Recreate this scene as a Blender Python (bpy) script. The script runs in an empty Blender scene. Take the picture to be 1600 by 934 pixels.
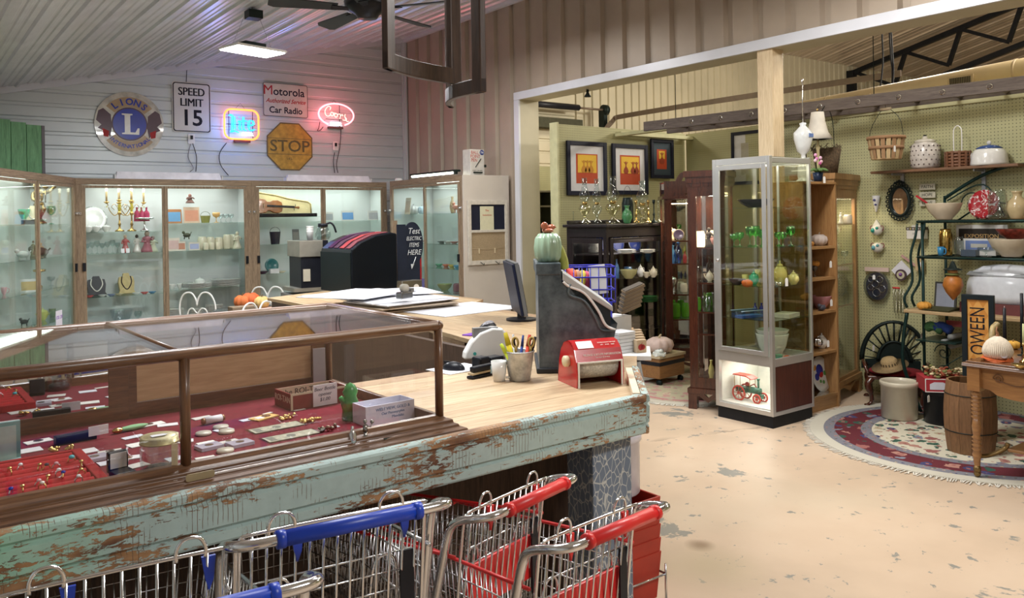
import bpy, math, random
from mathutils import Vector, Matrix, Euler
PI=math.pi
random.seed(7)
C=bpy.context.scene.collection
S=bpy.context.scene
# ---------------------------------------------------------------- camera, world, light, exposure
YAW,FPX,Y0,ROLL,CH=0.6476,1278.5,339.9,-0.01643,1.6
_s,_c=math.sin(YAW),math.cos(YAW)
Fv=Vector((_s,_c,0)); R0=Vector((_c,-_s,0)); U0=Vector((0,0,1))
Rv=R0*math.cos(ROLL)+U0*math.sin(ROLL); Uv=-R0*math.sin(ROLL)+U0*math.cos(ROLL)
cam=bpy.data.objects.new('camera',bpy.data.cameras.new('camera')); C.objects.link(cam)
cam.matrix_world=Matrix(((Rv.x,Uv.x,-Fv.x,0),(Rv.y,Uv.y,-Fv.y,0),(Rv.z,Uv.z,-Fv.z,CH),(0,0,0,1)))
cam.data.sensor_width=36; cam.data.lens=36*FPX/1600; cam.data.shift_y=-(467-Y0)/1600; cam.data.clip_start=.05
S.camera=cam
S.view_settings.view_transform='Standard'; S.view_settings.look='None'; S.view_settings.gamma=1
S.view_settings.use_curve_mapping=False; S.view_settings.exposure=0.0
try: S.cycles.transparent_max_bounces=32
except Exception: pass
wd=bpy.data.worlds.new('world'); S.world=wd; wd.use_nodes=True
wd.node_tree.nodes['Background'].inputs[0].default_value=(.92,.95,1,1); wd.node_tree.nodes['Background'].inputs[1].default_value=.2
def area(name,loc,size,power,col=(1,1,1),rot=(0,0,0),size_y=None,spread=None):
    l=bpy.data.lights.new(name,'AREA'); l.energy=power; l.color=col; l.size=size
    if size_y: l.shape='RECTANGLE'; l.size_y=size_y
    if spread: l.spread=spread
    o=bpy.data.objects.new(name,l); o.location=loc; o.rotation_euler=rot; C.objects.link(o); return o
# the LED panel's light, then unseen front lamps added as fill; unseen hall lamps
area('front_light',(2.47,6.91,2.98),.5,75,(.95,.98,1),size_y=.3)
area('front_light',(1.6,3.2,2.9),1.2,66,(.97,.99,1),size_y=.5)
area('front_light',(4.3,3.0,3.5),1.2,98,(1,.97,.93),size_y=.5)
area('front_light',(2.2,-.6,3.1),1.2,78,(1,.98,.95),size_y=.5)
area('front_light',(4.3,6.8,3.55),1.2,50,(1,.98,.95),size_y=.5)
area('hall_light',(8.2,1.5,4.6),1.6,150,(1,.93,.80),size_y=.8)
area('hall_light',(11.5,6.0,4.9),1.6,130,(1,.93,.80),size_y=.8)
for q in ((10.5,5.5,3.9),(12.5,1.5,4.6)):  # unseen point lamps added to brighten the hall ceiling
    l=bpy.data.lights.new('hall_fill','POINT'); l.energy=360; l.color=(1,.93,.8); l.shadow_soft_size=.3; o=bpy.data.objects.new('hall_fill',l); o.location=q; C.objects.link(o)
area('hall_light',(7.2,8.8,3.8),1.2,60,(1,.9,.74),size_y=.6)
# ---------------------------------------------------------------- helpers
def P(px,py,X=None,Y=None,Z=None,D=None):
    d=Fv+(px-800)/FPX*Rv+(Y0-py)/FPX*Uv
    t=D if D is not None else X/d.x if X is not None else Y/d.y if Y is not None else (Z-CH)/d.z
    return Vector((0,0,CH))+d*t
def dep(p): return (Vector(p)-Vector((0,0,CH))).dot(Fv)
def px2m(px,p): return px*dep(p)/FPX
_jr=random.Random(11)
class MB:
    def __init__(s): s.v=[];s.f=[];s.m=[];s.sm=[]
    def add(s,vs,fs,mat=0,smooth=False,M=None):
        b=len(s.v)
        for v in vs:
            v=Vector(v)
            if M is not None: v=M@v
            s.v.append(v)
        for f in fs: s.f.append([i+b for i in f]); s.m.append(mat); s.sm.append(smooth)
        return s
    def box(s,x0,y0,z0,x1,y1,z1,mat=0,M=None):
        J=_jr.random; x0,x1=min(x0,x1)-J()*8e-5,max(x0,x1)+J()*8e-5; y0,y1=min(y0,y1)-J()*8e-5,max(y0,y1)+J()*8e-5; z0,z1=min(z0,z1)-J()*8e-5,max(z0,z1)+J()*8e-5   # keeps joined boards from sharing a plane
        vs=[(x,y,z) for z in (z0,z1) for y in (y0,y1) for x in (x0,x1)]
        return s.add(vs,[(0,2,3,1),(4,5,7,6),(0,1,5,4),(2,6,7,3),(0,4,6,2),(1,3,7,5)],mat,False,M)
    def bc(s,c,d,mat=0,M=None): return s.box(c[0]-d[0]/2,c[1]-d[1]/2,c[2]-d[2]/2,c[0]+d[0]/2,c[1]+d[1]/2,c[2]+d[2]/2,mat,M)
    def beam(s,a,b,w,h,mat=0,up=(0,0,1)):
        a=Vector(a);b=Vector(b);z=(b-a);L=z.length;z.normalize();u=Vector(up)
        if abs(z.dot(u))>.98: u=Vector((1,0,0))
        x=u.cross(z).normalized();y=z.cross(x)
        M=Matrix(((x.x,y.x,z.x,a.x),(x.y,y.y,z.y,a.y),(x.z,y.z,z.z,a.z),(0,0,0,1)))
        return s.box(-w/2,-h/2,0,w/2,h/2,L,mat,M)
    def tube(s,pts,r,n=8,closed=False,mat=0):
        pts=[Vector(p) for p in pts];N=len(pts)
        rs=r if isinstance(r,(list,tuple)) else [r]*N
        vs=[];t0=None;u=None
        for i,p in enumerate(pts):
            a=pts[(i-1)%N] if (closed or i>0) else p; b=pts[(i+1)%N] if (closed or i<N-1) else p
            t=(b-a)
            if t.length<1e-9: t=Vector((0,0,1))
            t.normalize()
            if u is None:
                u=t.orthogonal().normalized()
            else:
                u=(u-t*u.dot(t))
                u=u.normalized() if u.length>1e-6 else t.orthogonal().normalized()
            w=t.cross(u)
            for k in range(n):
                an=2*PI*k/n; vs.append(p+(u*math.cos(an)+w*math.sin(an))*rs[i])
        fs=[]
        for i in range(N if closed else N-1):
            j=(i+1)%N
            for k in range(n): fs.append((i*n+k,i*n+(k+1)%n,j*n+(k+1)%n,j*n+k))
        if not closed: fs.append(tuple(range(n-1,-1,-1))); fs.append(tuple((N-1)*n+k for k in range(n)))
        return s.add(vs,fs,mat,True)
    def cyl(s,a,b,r,r2=None,n=16,mat=0): return s.tube([a,b],[r,r if r2 is None else r2],n,False,mat)
    def lathe(s,prof,n=24,mat=0,M=None,c=(0,0,0),sx=1,sy=1,lob=0,nl=8):
        vs=[];fs=[];K=len(prof)
        for r,z in prof:
            for k in range(n):
                a=2*PI*k/n; q=r*(1+lob*(abs(math.cos(a*nl/2))-.6))
                vs.append((c[0]+q*sx*math.cos(a),c[1]+q*sy*math.sin(a),c[2]+z))
        for i in range(K-1):
            for k in range(n): fs.append((i*n+k,i*n+(k+1)%n,(i+1)*n+(k+1)%n,(i+1)*n+k))
        if prof[0][0]>1e-6: fs.append(tuple(range(n-1,-1,-1)))
        if prof[-1][0]>1e-6: fs.append(tuple((K-1)*n+k for k in range(n)))
        return s.add(vs,fs,mat,True,M)
    def ball(s,c,r,sz=1,n=12,mat=0,sx=1,sy=1,M=None):
        pr=[(r*math.sin(PI*i/(n)) ,-r*sz*math.cos(PI*i/(n))) for i in range(n+1)]
        return s.lathe(pr,n+4,mat,M,c,sx,sy)
    def prism(s,poly,z0,z1,mat=0,M=None):
        n=len(poly); vs=[(x,y,z0) for x,y in poly]+[(x,y,z1) for x,y in poly]
        ar=sum(poly[i][0]*poly[(i+1)%n][1]-poly[(i+1)%n][0]*poly[i][1] for i in range(n))
        fs=[tuple(range(n-1,-1,-1)),tuple(range(n,2*n))]+[(i,(i+1)%n,n+(i+1)%n,n+i) for i in range(n)]
        if ar<0: fs=[tuple(reversed(f)) for f in fs]
        return s.add(vs,fs,mat,False,M)
    def disc(s,r,z0,z1,n=40,mat=0,M=None,sx=1,sy=1):
        return s.prism([(r*sx*math.cos(2*PI*k/n),r*sy*math.sin(2*PI*k/n)) for k in range(n)],z0,z1,mat,M)
    def text(s,st,size,x=0,y=0,rot=0,depth=.001,mat=0,M=None,w=1,align='CENTER',sh=0,bo=0):
        vs,fs=glyphs(st,align,sh,bo); ca,sa=math.cos(rot),math.sin(rot)
        b=len(s.v)
        for z in (0,):
            out=[]
            for vx,vy,vz in vs:
                ax,ay=vx*size*w,vy*size
                v=Vector((x+ax*ca-ay*sa,y+ax*sa+ay*ca,vz*depth))
                out.append(M@v if M is not None else v)
            s.v+=out
            for f in fs: s.f.append([i+b for i in f]); s.m.append(mat); s.sm.append(False)
        return s
    def build(s,name,mats,parent=None,loc=None,rot=None,bev=0,sub=0,kind=None):
        me=bpy.data.meshes.new(name); me.from_pydata([tuple(v) for v in s.v],[],s.f)
        if not isinstance(mats,(list,tuple)): mats=[mats]
        for m in mats: me.materials.append(m)
        for i,p in enumerate(me.polygons): p.material_index=min(s.m[i],len(mats)-1); p.use_smooth=s.sm[i]
        me.validate(); me.update()
        o=bpy.data.objects.new(name,me); C.objects.link(o)
        if parent is not None: o.parent=parent
        if loc is not None: o.location=loc
        if rot is not None: o.rotation_euler=rot
        if bev: b=o.modifiers.new('bevel','BEVEL'); b.width=bev; b.segments=2; b.limit_method='ANGLE'; b.angle_limit=.9
        if sub: b=o.modifiers.new('sub','SUBSURF'); b.levels=sub; b.render_levels=sub
        if kind: o['kind']=kind
        return o
_gl={}
def glyphs(st,align,sh=0,bo=0):
    k=(st,align,sh,bo)
    if k in _gl: return _gl[k]
    cu=bpy.data.curves.new('t','FONT'); cu.body=st; cu.size=1; cu.extrude=.5; cu.align_x=align; cu.align_y='CENTER'; cu.resolution_u=3; cu.shear=sh; cu.offset=bo
    o=bpy.data.objects.new('t',cu); C.objects.link(o)
    dg=bpy.context.evaluated_depsgraph_get(); dg.update()
    me=bpy.data.meshes.new_from_object(o.evaluated_get(dg))
    vs=[tuple(v.co) for v in me.vertices]; fs=[tuple(p.vertices) for p in me.polygons]
    bpy.data.objects.remove(o); bpy.data.curves.remove(cu); bpy.data.meshes.remove(me)
    _gl[k]=(vs,fs); return _gl[k]
def tag(o,label,cat,group=None,kind=None):
    o['label']=label; o['category']=cat
    if group: o['group']=group
    if kind: o['kind']=kind
    return o
def thing(name,label,cat,loc=(0,0,0),rz=0,group=None,rot=None):
    o=bpy.data.objects.new(name,None); o.empty_display_size=.05; C.objects.link(o); o.location=loc
    o.rotation_euler=rot if rot else (0,0,rz); return tag(o,label,cat,group)
def struct(name,mb,mat,**k):
    o=mb.build(name,mat,**k); o['kind']='structure'; return o
def copy_tree(o,parent=None):
    c=o.copy(); C.objects.link(c)
    if parent is not None: c.parent=parent
    for ch in list(o.children): copy_tree(ch,c)
    return c
def smooth(pts,n=4,closed=False):
    pts=[Vector(p) for p in pts];N=len(pts);out=[]
    for i in range(N if closed else N-1):
        g=lambda j:pts[j%N] if closed else pts[max(0,min(N-1,j))]
        a,b,c,d=g(i-1),g(i),g(i+1),g(i+2)
        for k in range(n):
            t=k/n; out.append(.5*((2*b)+(c-a)*t+(2*a-5*b+4*c-d)*t*t+(3*b-a-3*c+d)*t**3))
    if not closed: out.append(pts[-1])
    return out
def VM(loc,axis):   # local x right, y up, z out of a vertical face; axis names the way the face looks
    if axis=='-Y': x,y,z=(1,0,0),(0,0,1),(0,-1,0)
    elif axis=='-X': x,y,z=(0,-1,0),(0,0,1),(-1,0,0)
    else:
        a=axis; z=(math.cos(a),math.sin(a),0); y=(0,0,1); x=(-z[1],z[0],0)
    return Matrix(((x[0],y[0],z[0],loc[0]),(x[1],y[1],z[1],loc[1]),(x[2],y[2],z[2],loc[2]),(0,0,0,1)))
def place(o,M): o.matrix_world=M; return o
# ---------------------------------------------------------------- materials
def newm(name,rough=.5,metal=0,col=(.5,.5,.5)):
    m=bpy.data.materials.new(name); m.use_nodes=True; nt=m.node_tree; b=nt.nodes['Principled BSDF']
    b.inputs['Roughness'].default_value=rough; b.inputs['Metallic'].default_value=metal; b.inputs['Base Color'].default_value=(*col,1)
    return m,nt,b
def nd(nt,t,**k):
    n=nt.nodes.new(t)
    for a,v in k.items():
        if a in n.inputs.keys() if hasattr(n.inputs,'keys') else False: n.inputs[a].default_value=v
        else: setattr(n,a,v)
    return n
def lk(nt,a,b): nt.links.new(a,b)
def coords(nt,scale=(1,1,1),rot=(0,0,0)):
    tc=nt.nodes.new('ShaderNodeTexCoord'); mp=nt.nodes.new('ShaderNodeMapping')
    mp.inputs['Scale'].default_value=scale; mp.inputs['Rotation'].default_value=rot
    lk(nt,tc.outputs['Object'],mp.inputs['Vector']); return mp.outputs[0]
def noise(nt,vec,scale,detail=3,rough=.55,dist=0):
    n=nt.nodes.new('ShaderNodeTexNoise'); n.inputs['Scale'].default_value=scale; n.inputs['Detail'].default_value=detail
    n.inputs['Roughness'].default_value=rough; n.inputs['Distortion'].default_value=dist; lk(nt,vec,n.inputs['Vector']); return n.outputs['Fac']
def ramp(nt,fac,stops,interp='LINEAR'):
    r=nt.nodes.new('ShaderNodeValToRGB'); e=r.color_ramp; e.interpolation=interp
    while len(e.elements)<len(stops): e.elements.new(1)
    for el,(p,c) in zip(e.elements,stops): el.position=p; el.color=(*c,1) if len(c)==3 else c
    lk(nt,fac,r.inputs[0]); return r.outputs[0]
def bw(nt,fac,a,b): return ramp(nt,fac,[(a,(0,0,0)),(b,(1,1,1))])
def mix(nt,fac,a,b,mode='MIX'):
    n=nt.nodes.new('ShaderNodeMix'); n.data_type='RGBA'; n.blend_type=mode
    for i,v in ((0,fac),(6,a),(7,b)):
        if hasattr(v,'links'): lk(nt,v,n.inputs[i])
        elif i==0: n.inputs[0].default_value=v
        else: n.inputs[i].default_value=(*v,1)
    return n.outputs[2]
def mth(nt,op,a,b=None,c=None):
    n=nt.nodes.new('ShaderNodeMath'); n.operation=op
    for i,v in enumerate((a,b,c)):
        if v is None: continue
        if hasattr(v,'links'): lk(nt,v,n.inputs[i])
        else: n.inputs[i].default_value=v
    return n.outputs[0]
def bump(nt,b,h,st=.3,dist=.01):
    n=nt.nodes.new('ShaderNodeBump'); n.inputs['Strength'].default_value=st; n.inputs['Distance'].default_value=dist
    lk(nt,h,n.inputs['Height']); lk(nt,n.outputs[0],b.inputs['Normal'])
_mc={}
def cached(f):
    def g(*a,**k):
        key=(f.__name__,a,tuple(sorted(k.items())))
        if key not in _mc: _mc[key]=f(*a,**k)
        return _mc[key]
    return g
@cached
def pm(name,col,rough=.5,metal=0,var=.12,scale=8,coat=0,bmp=0):
    m,nt,b=newm(name,rough,metal,col)
    f=noise(nt,coords(nt),scale,4)
    c=ramp(nt,f,[(.3,tuple(x*(1-var) for x in col)),(.7,tuple(min(1,x*(1+var)) for x in col))])
    lk(nt,c,b.inputs['Base Color'])
    if max(col)<.06: b.inputs['Specular IOR Level'].default_value=.22
    if coat: b.inputs['Coat Weight'].default_value=coat
    if bmp: bump(nt,b,noise(nt,coords(nt),scale*12,2),bmp,.002)
    return m
def cer(*c): return pm('glazed_ceramic',c,.18,0,.06,20)
def mat_(*c): return pm('matte_finish',c,.7,0,.15,15)
def met(*c): return pm('polished_metal',c,.22,1,.1,15)
def pap(*c): return pm('paper',c,.8,0,.04,30)
def vel(*c): return pm('fabric',c,.95,0,.2,60,0,.4)
@cached
def glow(name,col,st):
    m,nt,b=newm(name,.5,0,col); b.inputs['Emission Color'].default_value=(*col,1); b.inputs['Emission Strength'].default_value=st
    return m
@cached
def glass(r=1,g=1,b_=1,refl=.04,t=None):
    """thin clear glass: transmits straight through, reflects by Fresnel"""
    m=bpy.data.materials.new('clear_glass'); m.use_nodes=True; nt=m.node_tree; nt.nodes.clear()
    out=nt.nodes.new('ShaderNodeOutputMaterial'); tr=nt.nodes.new('ShaderNodeBsdfTransparent'); gl=nt.nodes.new('ShaderNodeBsdfGlossy')
    tr.inputs[0].default_value=(r,g,b_,1); gl.inputs['Roughness'].default_value=.02; gl.inputs[0].default_value=(1,1,1,1)
    fr=nt.nodes.new('ShaderNodeFresnel'); ge=nt.nodes.new('ShaderNodeNewGeometry'); lk(nt,mth(nt,'MULTIPLY_ADD',ge.outputs['Backfacing'],1/1.45-1.45,1.45),fr.inputs[0])
    f=mth(nt,'MULTIPLY_ADD',fr.outputs[0],1.0,refl-.04)
    mx=nt.nodes.new('ShaderNodeMixShader'); lk(nt,f,mx.inputs[0]); lk(nt,tr.outputs[0],mx.inputs[1]); lk(nt,gl.outputs[0],mx.inputs[2]); lk(nt,mx.outputs[0],out.inputs[0])
    return m
def gware(r=.84,g=.88,b_=.88): return glass(r,g,b_,.07)
@cached
def wood(name,a,b,axis='x',sc=1.0,rough=.45,plank=0,coat=0,contrast=1,paxis='y'):
    m,nt,bs=newm(name,rough,0,a)
    st={'x':(1.2,14,14),'y':(14,1.2,14),'z':(14,14,1.2)}[axis]
    v=coords(nt,tuple(s*sc for s in st))
    n1=noise(nt,v,3,6,.6,1.2); n2=noise(nt,v,14,3,.6)
    f=mth(nt,'MULTIPLY_ADD',n2,.35,mth(nt,'MULTIPLY',n1,.65))
    c=ramp(nt,f,[(.5-.18/contrast,b),(.5+.12/contrast,a)])
    if plank:
        sp=nt.nodes.new('ShaderNodeSeparateXYZ'); tc=nt.nodes.new('ShaderNodeTexCoord'); lk(nt,tc.outputs['Object'],sp.inputs[0])
        q=mth(nt,'FLOOR',mth(nt,'DIVIDE',sp.outputs['XYZ'.index(paxis.upper())],plank))
        wn=nt.nodes.new('ShaderNodeTexWhiteNoise'); wn.noise_dimensions='1D'; lk(nt,q,wn.inputs['W'])
        c=mix(nt,.75,c,ramp(nt,wn.outputs[0],[(0,(.62,.5,.42)),(.5,(.95,.9,.82)),(1,(1.0,1.0,.95))]),'MULTIPLY')
    lk(nt,c,bs.inputs['Base Color'])
    if coat: bs.inputs['Coat Weight'].default_value=coat; bs.inputs['Coat Roughness'].default_value=.12
    bump(nt,bs,f,.15,.004); return m
def make_floor():
    m,nt,b=newm('painted_concrete',.42)
    v=coords(nt)
    base=ramp(nt,noise(nt,v,.9,5),[(.3,(.46,.35,.25)),(.5,(.57,.435,.315)),(.72,(.63,.50,.375))])
    tint=ramp(nt,noise(nt,v,.55,3),[(.56,(0,0,0)),(.7,(.55,.55,.55))])
    base=mix(nt,tint,base,(.56,.47,.35))
    big=bw(nt,noise(nt,v,2.3,7,.66,.3),.615,.635)
    small=bw(nt,noise(nt,v,9,6,.66,.2),.625,.64)
    fl=mth(nt,'MAXIMUM',big,small)
    vo=nt.nodes.new('ShaderNodeTexVoronoi'); vo.feature='DISTANCE_TO_EDGE'; vo.inputs['Scale'].default_value=.42
    wv=nt.nodes.new('ShaderNodeVectorMath'); wv.operation='ADD'
    ns=nt.nodes.new('ShaderNodeTexNoise'); ns.inputs['Scale'].default_value=3.0; ns.inputs['Detail'].default_value=6; lk(nt,v,ns.inputs[0])
    sc=nt.nodes.new('ShaderNodeVectorMath'); sc.operation='SCALE'; sc.inputs['Scale'].default_value=.45; lk(nt,ns.outputs['Color'],sc.inputs[0])
    lk(nt,v,wv.inputs[0]); lk(nt,sc.outputs[0],wv.inputs[1]); lk(nt,wv.outputs[0],vo.inputs['Vector'])
    cr=mth(nt,'MULTIPLY',mth(nt,'LESS_THAN',vo.outputs['Distance'],.0075),bw(nt,noise(nt,v,1.1,2),.45,.55))
    c=mix(nt,fl,base,(.25,.24,.21)); c=mix(nt,cr,c,(.2,.15,.11))
    for q,r0,r1,cc in ((P(1092,847,Z=0),.03,.085,(.16,.085,.035)),(P(1105,880,Z=0),.05,.30,(.46,.37,.24))):
        vd=nt.nodes.new('ShaderNodeVectorMath'); vd.operation='DISTANCE'; vd.inputs[1].default_value=q; wv2=nt.nodes.new('ShaderNodeVectorMath'); wv2.operation='SCALE'; wv2.inputs['Scale'].default_value=.05; lk(nt,ns.outputs['Color'],wv2.inputs[0]); wv3=nt.nodes.new('ShaderNodeVectorMath'); wv3.operation='ADD'; lk(nt,v,wv3.inputs[0]); lk(nt,wv2.outputs[0],wv3.inputs[1]); lk(nt,wv3.outputs[0],vd.inputs[0])
        c=mix(nt,ramp(nt,vd.outputs['Value'],[(r0,(.8,.8,.8)),(r1,(0,0,0))]),c,cc)
    lk(nt,c,b.inputs['Base Color']); bump(nt,b,mth(nt,'MULTIPLY',fl,-1),.25,.003)
    return m
def make_peel(name='peeling_mint_paint',g0=.46):
    m,nt,b=newm(name,.6)
    v=coords(nt); vs=coords(nt,(.32,1,1)); tc=nt.nodes.new('ShaderNodeTexCoord'); sp=nt.nodes.new('ShaderNodeSeparateXYZ'); lk(nt,tc.outputs['Object'],sp.inputs[0])
    gx=mth(nt,'ADD',mth(nt,'DIVIDE',sp.outputs[0],3.6),mth(nt,'MULTIPLY',noise(nt,v,6,3),.08))
    paint=ramp(nt,gx,[(g0,(.30,.62,.43)),(g0+.1,(.44,.57,.55))])
    paint=mix(nt,.5,paint,ramp(nt,noise(nt,v,30,4),[(.3,(.8,.8,.8)),(.7,(1,1,1))]),'MULTIPLY')
    patch=noise(nt,vs,7,3,.5)
    chips=noise(nt,vs,75,6,.72,.4)
    th=mth(nt,'MULTIPLY_ADD',patch,.55,mth(nt,'MULTIPLY',chips,.62))
    mask=bw(nt,th,.592,.602)
    wd_=ramp(nt,noise(nt,vs,22,3),[(.35,(.13,.055,.03)),(.6,(.40,.22,.10))])
    c=mix(nt,mask,paint,wd_)
    # fine vertical checking of the old paint
    w=nt.nodes.new('ShaderNodeTexWave'); w.wave_type='BANDS'; w.bands_direction='X'; w.inputs['Scale'].default_value=26; w.inputs['Distortion'].default_value=1.2; w.inputs['Detail'].default_value=2; lk(nt,v,w.inputs[0])
    ck=mth(nt,'MULTIPLY',mth(nt,'GREATER_THAN',w.outputs['Fac'],.965),bw(nt,noise(nt,v,14,3),.5,.56))
    c=mix(nt,ck,c,(.16,.10,.06)); lk(nt,c,b.inputs['Base Color']); bump(nt,b,mth(nt,'MULTIPLY',mask,-1),.6,.002); return m
def make_crackle():
    m,nt,b=newm('crackled_blue_paint',.6); v=coords(nt,(1,1,.6))
    vo=nt.nodes.new('ShaderNodeTexVoronoi'); vo.feature='DISTANCE_TO_EDGE'; vo.inputs['Scale'].default_value=46; lk(nt,v,vo.inputs['Vector'])
    f=ramp(nt,vo.outputs['Distance'],[(.02,(.55,.58,.58)),(.06,(.16,.21,.29))])
    lk(nt,mix(nt,.4,f,ramp(nt,noise(nt,v,7,4),[(.3,(.6,.6,.6)),(.7,(1,1,1))]),'MULTIPLY'),b.inputs['Base Color']); return m
def make_peg(name,col):
    m,nt,b=newm(name,.65); tc=nt.nodes.new('ShaderNodeTexCoord'); sp=nt.nodes.new('ShaderNodeSeparateXYZ'); lk(nt,tc.outputs['Object'],sp.inputs[0])
    fx=mth(nt,'SUBTRACT',mth(nt,'FRACT',mth(nt,'DIVIDE',sp.outputs[0],.0265)),.5); fz=mth(nt,'SUBTRACT',mth(nt,'FRACT',mth(nt,'DIVIDE',sp.outputs[2],.0265)),.5)
    d=mth(nt,'SQRT',mth(nt,'ADD',mth(nt,'POWER',fx,2),mth(nt,'POWER',fz,2)))
    h=mth(nt,'LESS_THAN',d,.14)
    base=ramp(nt,noise(nt,coords(nt),3,4),[(.3,tuple(x*.9 for x in col)),(.7,tuple(x*1.06 for x in col))])
    lk(nt,mix(nt,h,base,(.05,.05,.03)),b.inputs['Base Color']); return m
def make_rug(name,R,field,band,edge,cols,r1,r2):
    m,nt,b=newm(name,.95); tc=nt.nodes.new('ShaderNodeTexCoord'); sp=nt.nodes.new('ShaderNodeSeparateXYZ'); lk(nt,tc.outputs['Object'],sp.inputs[0])
    x,y=sp.outputs[0],sp.outputs[1]; r=mth(nt,'DIVIDE',mth(nt,'SQRT',mth(nt,'ADD',mth(nt,'POWER',x,2),mth(nt,'POWER',y,2))),R)
    v=coords(nt)
    def motif(scale,th,bg,seedoff):
        v2=nt.nodes.new('ShaderNodeVectorMath'); v2.operation='ADD'; v2.inputs[1].default_value=(seedoff,seedoff,0)
        ns=nt.nodes.new('ShaderNodeTexNoise'); ns.inputs['Scale'].default_value=scale*1.6; ns.inputs['Detail'].default_value=2; lk(nt,v,ns.inputs[0])
        s2=nt.nodes.new('ShaderNodeVectorMath'); s2.operation='SCALE'; s2.inputs['Scale'].default_value=.9/scale; lk(nt,ns.outputs['Color'],s2.inputs[0])
        lk(nt,s2.outputs[0],v2.inputs[0]); v3=nt.nodes.new('ShaderNodeVectorMath'); v3.operation='ADD'; lk(nt,v2.outputs[0],v3.inputs[0]); lk(nt,v,v3.inputs[1])
        vo=nt.nodes.new('ShaderNodeTexVoronoi'); vo.inputs['Scale'].default_value=scale; lk(nt,v3.outputs[0],vo.inputs['Vector'])
        s3=nt.nodes.new('ShaderNodeSeparateColor'); lk(nt,vo.outputs['Color'],s3.inputs[0])
        n=len(cols); cc=ramp(nt,s3.outputs[0],[(i/n,cols[i]) for i in range(n)],'CONSTANT')
        inner=mth(nt,'LESS_THAN',vo.outputs['Distance'],th*.45); cc=mix(nt,inner,cc,cols[0])
        return mix(nt,mth(nt,'LESS_THAN',vo.outputs['Distance'],th),bg,cc)
    f1=motif(10,.40,motif(18,.28,field,3.1),0)
    f2=motif(9,.40,band,5.3)
    ed=motif(30,.3,edge,8.8)
    c=mix(nt,mth(nt,'GREATER_THAN',r,r1),f1,ed); c=mix(nt,mth(nt,'GREATER_THAN',r,r1+.07),c,f2)
    c=mix(nt,mth(nt,'GREATER_THAN',r,r2),c,ed); c=mix(nt,mth(nt,'GREATER_THAN',r,r2+.07),c,(.50,.47,.39))
    lk(nt,c,b.inputs['Base Color']); bump(nt,b,noise(nt,v,160,2),.5,.004); return m
def make_galv(name,c1,c2,scale=18,rough=.42,metal=.8):
    m,nt,b=newm(name,rough,metal); lk(nt,ramp(nt,noise(nt,coords(nt),scale,6,.65),[(.35,c1),(.65,c2)]),b.inputs['Base Color']); return m
M={}
M['floor']=make_floor(); M['peel']=make_peel(); M['crackle']=make_crackle()
M['peg']=make_peg('olive_pegboard',(.43,.42,.23))
M['white_metal']=pm('white_wall_sheet',(.58,.63,.645),.38,.15,.05,2)
M['tan_metal']=pm('tan_wall_sheet',(.40,.33,.26),.45,.1,.08,2)
M['ceil']=pm('ceiling_sheet',(.66,.68,.70),.30,.35,.10,3)
M['hall_sheet']=pm('beige_wall_sheet',(.50,.46,.34),.5,.1,.08,2)
M['hall_roof']=pm('hall_roof_sheet',(.50,.43,.36),.3,.4,.1,2)
M['trim_white']=pm('white_trim_sheet',(.66,.68,.74),.35,.1,.05,3)
M['pine']=wood('pine_post',(.72,.58,.38),(.52,.38,.22),'z',1.0)
M['wcab']=wood('weathered_wood_frame',(.33,.24,.155),(.13,.085,.055),'x',1.4,.65)
M['wcabz']=wood('weathered_wood_stile',(.33,.24,.155),(.12,.08,.05),'z',1.4,.65)
M['case_wood']=wood('walnut_stained_wood',(.19,.088,.038),(.065,.028,.013),'x',1.3,.36,0,.2)
M['case_woody']=wood('walnut_stained_rail',(.19,.088,.038),(.065,.028,.013),'y',1.3,.36,0,.2)
M['case_woodz']=wood('walnut_stained_post',(.19,.088,.038),(.065,.028,.013),'z',1.3,.36,0,.2)
M['top_x']=wood('pine_counter_boards',(.64,.49,.32),(.38,.26,.155),'x',.8,.5,.165,0,1,'y')
M['top_y']=wood('pine_leg_boards',(.55,.41,.25),(.32,.21,.12),'y',.8,.5,.19,0,1,'x')
M['dark_panel']=wood('dark_counter_panel',(.085,.05,.033),(.03,.018,.012),'z',1,.7)
M['mahog']=wood('mahogany',(.085,.024,.012),(.028,.009,.006),'z',1.1,.25,0,.5)
M['ebony']=wood('ebonised_wood',(.018,.012,.014),(.006,.004,.005),'z',1,.35)
M['oak']=wood('golden_oak',(.42,.235,.095),(.24,.12,.045),'z',1,.4)
M['oakx']=wood('golden_oak_board',(.42,.235,.095),(.24,.12,.045),'x',1,.4)
M['chrome']=pm('chrome',(.72,.73,.75),.14,1,.08,6)
M['wire']=pm('zinc_wire',(.62,.63,.65),.25,1,.12,20)
M['alu']=pm('satin_aluminium',(.58,.575,.56),.32,.75,.06,4)
M['black']=pm('black_plastic',(.012,.013,.018),.35,0,.2,10)
M['iron']=pm('wrought_iron',(.012,.02,.018),.4,.3,.2,20)
M['white']=pm('white_enamel',(.82,.82,.80),.35,0,.04,8)
M['cab_white']=pm('cabinet_white_lining',(.50,.52,.52),.6,0,.04,2)
M['panel_beige']=pm('beige_painted_panel',(.55,.50,.44),.6,0,.05,3)
M['brass']=met(.55,.38,.14); M['silver']=met(.65,.65,.66); M['gold']=met(.72,.52,.2)
M['galv']=make_galv('galvanised_tin',(.30,.31,.32),(.62,.63,.62))
M['reg']=make_galv('worn_grey_register_steel',(.035,.05,.062),(.15,.19,.21),9,.38,.35)
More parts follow.
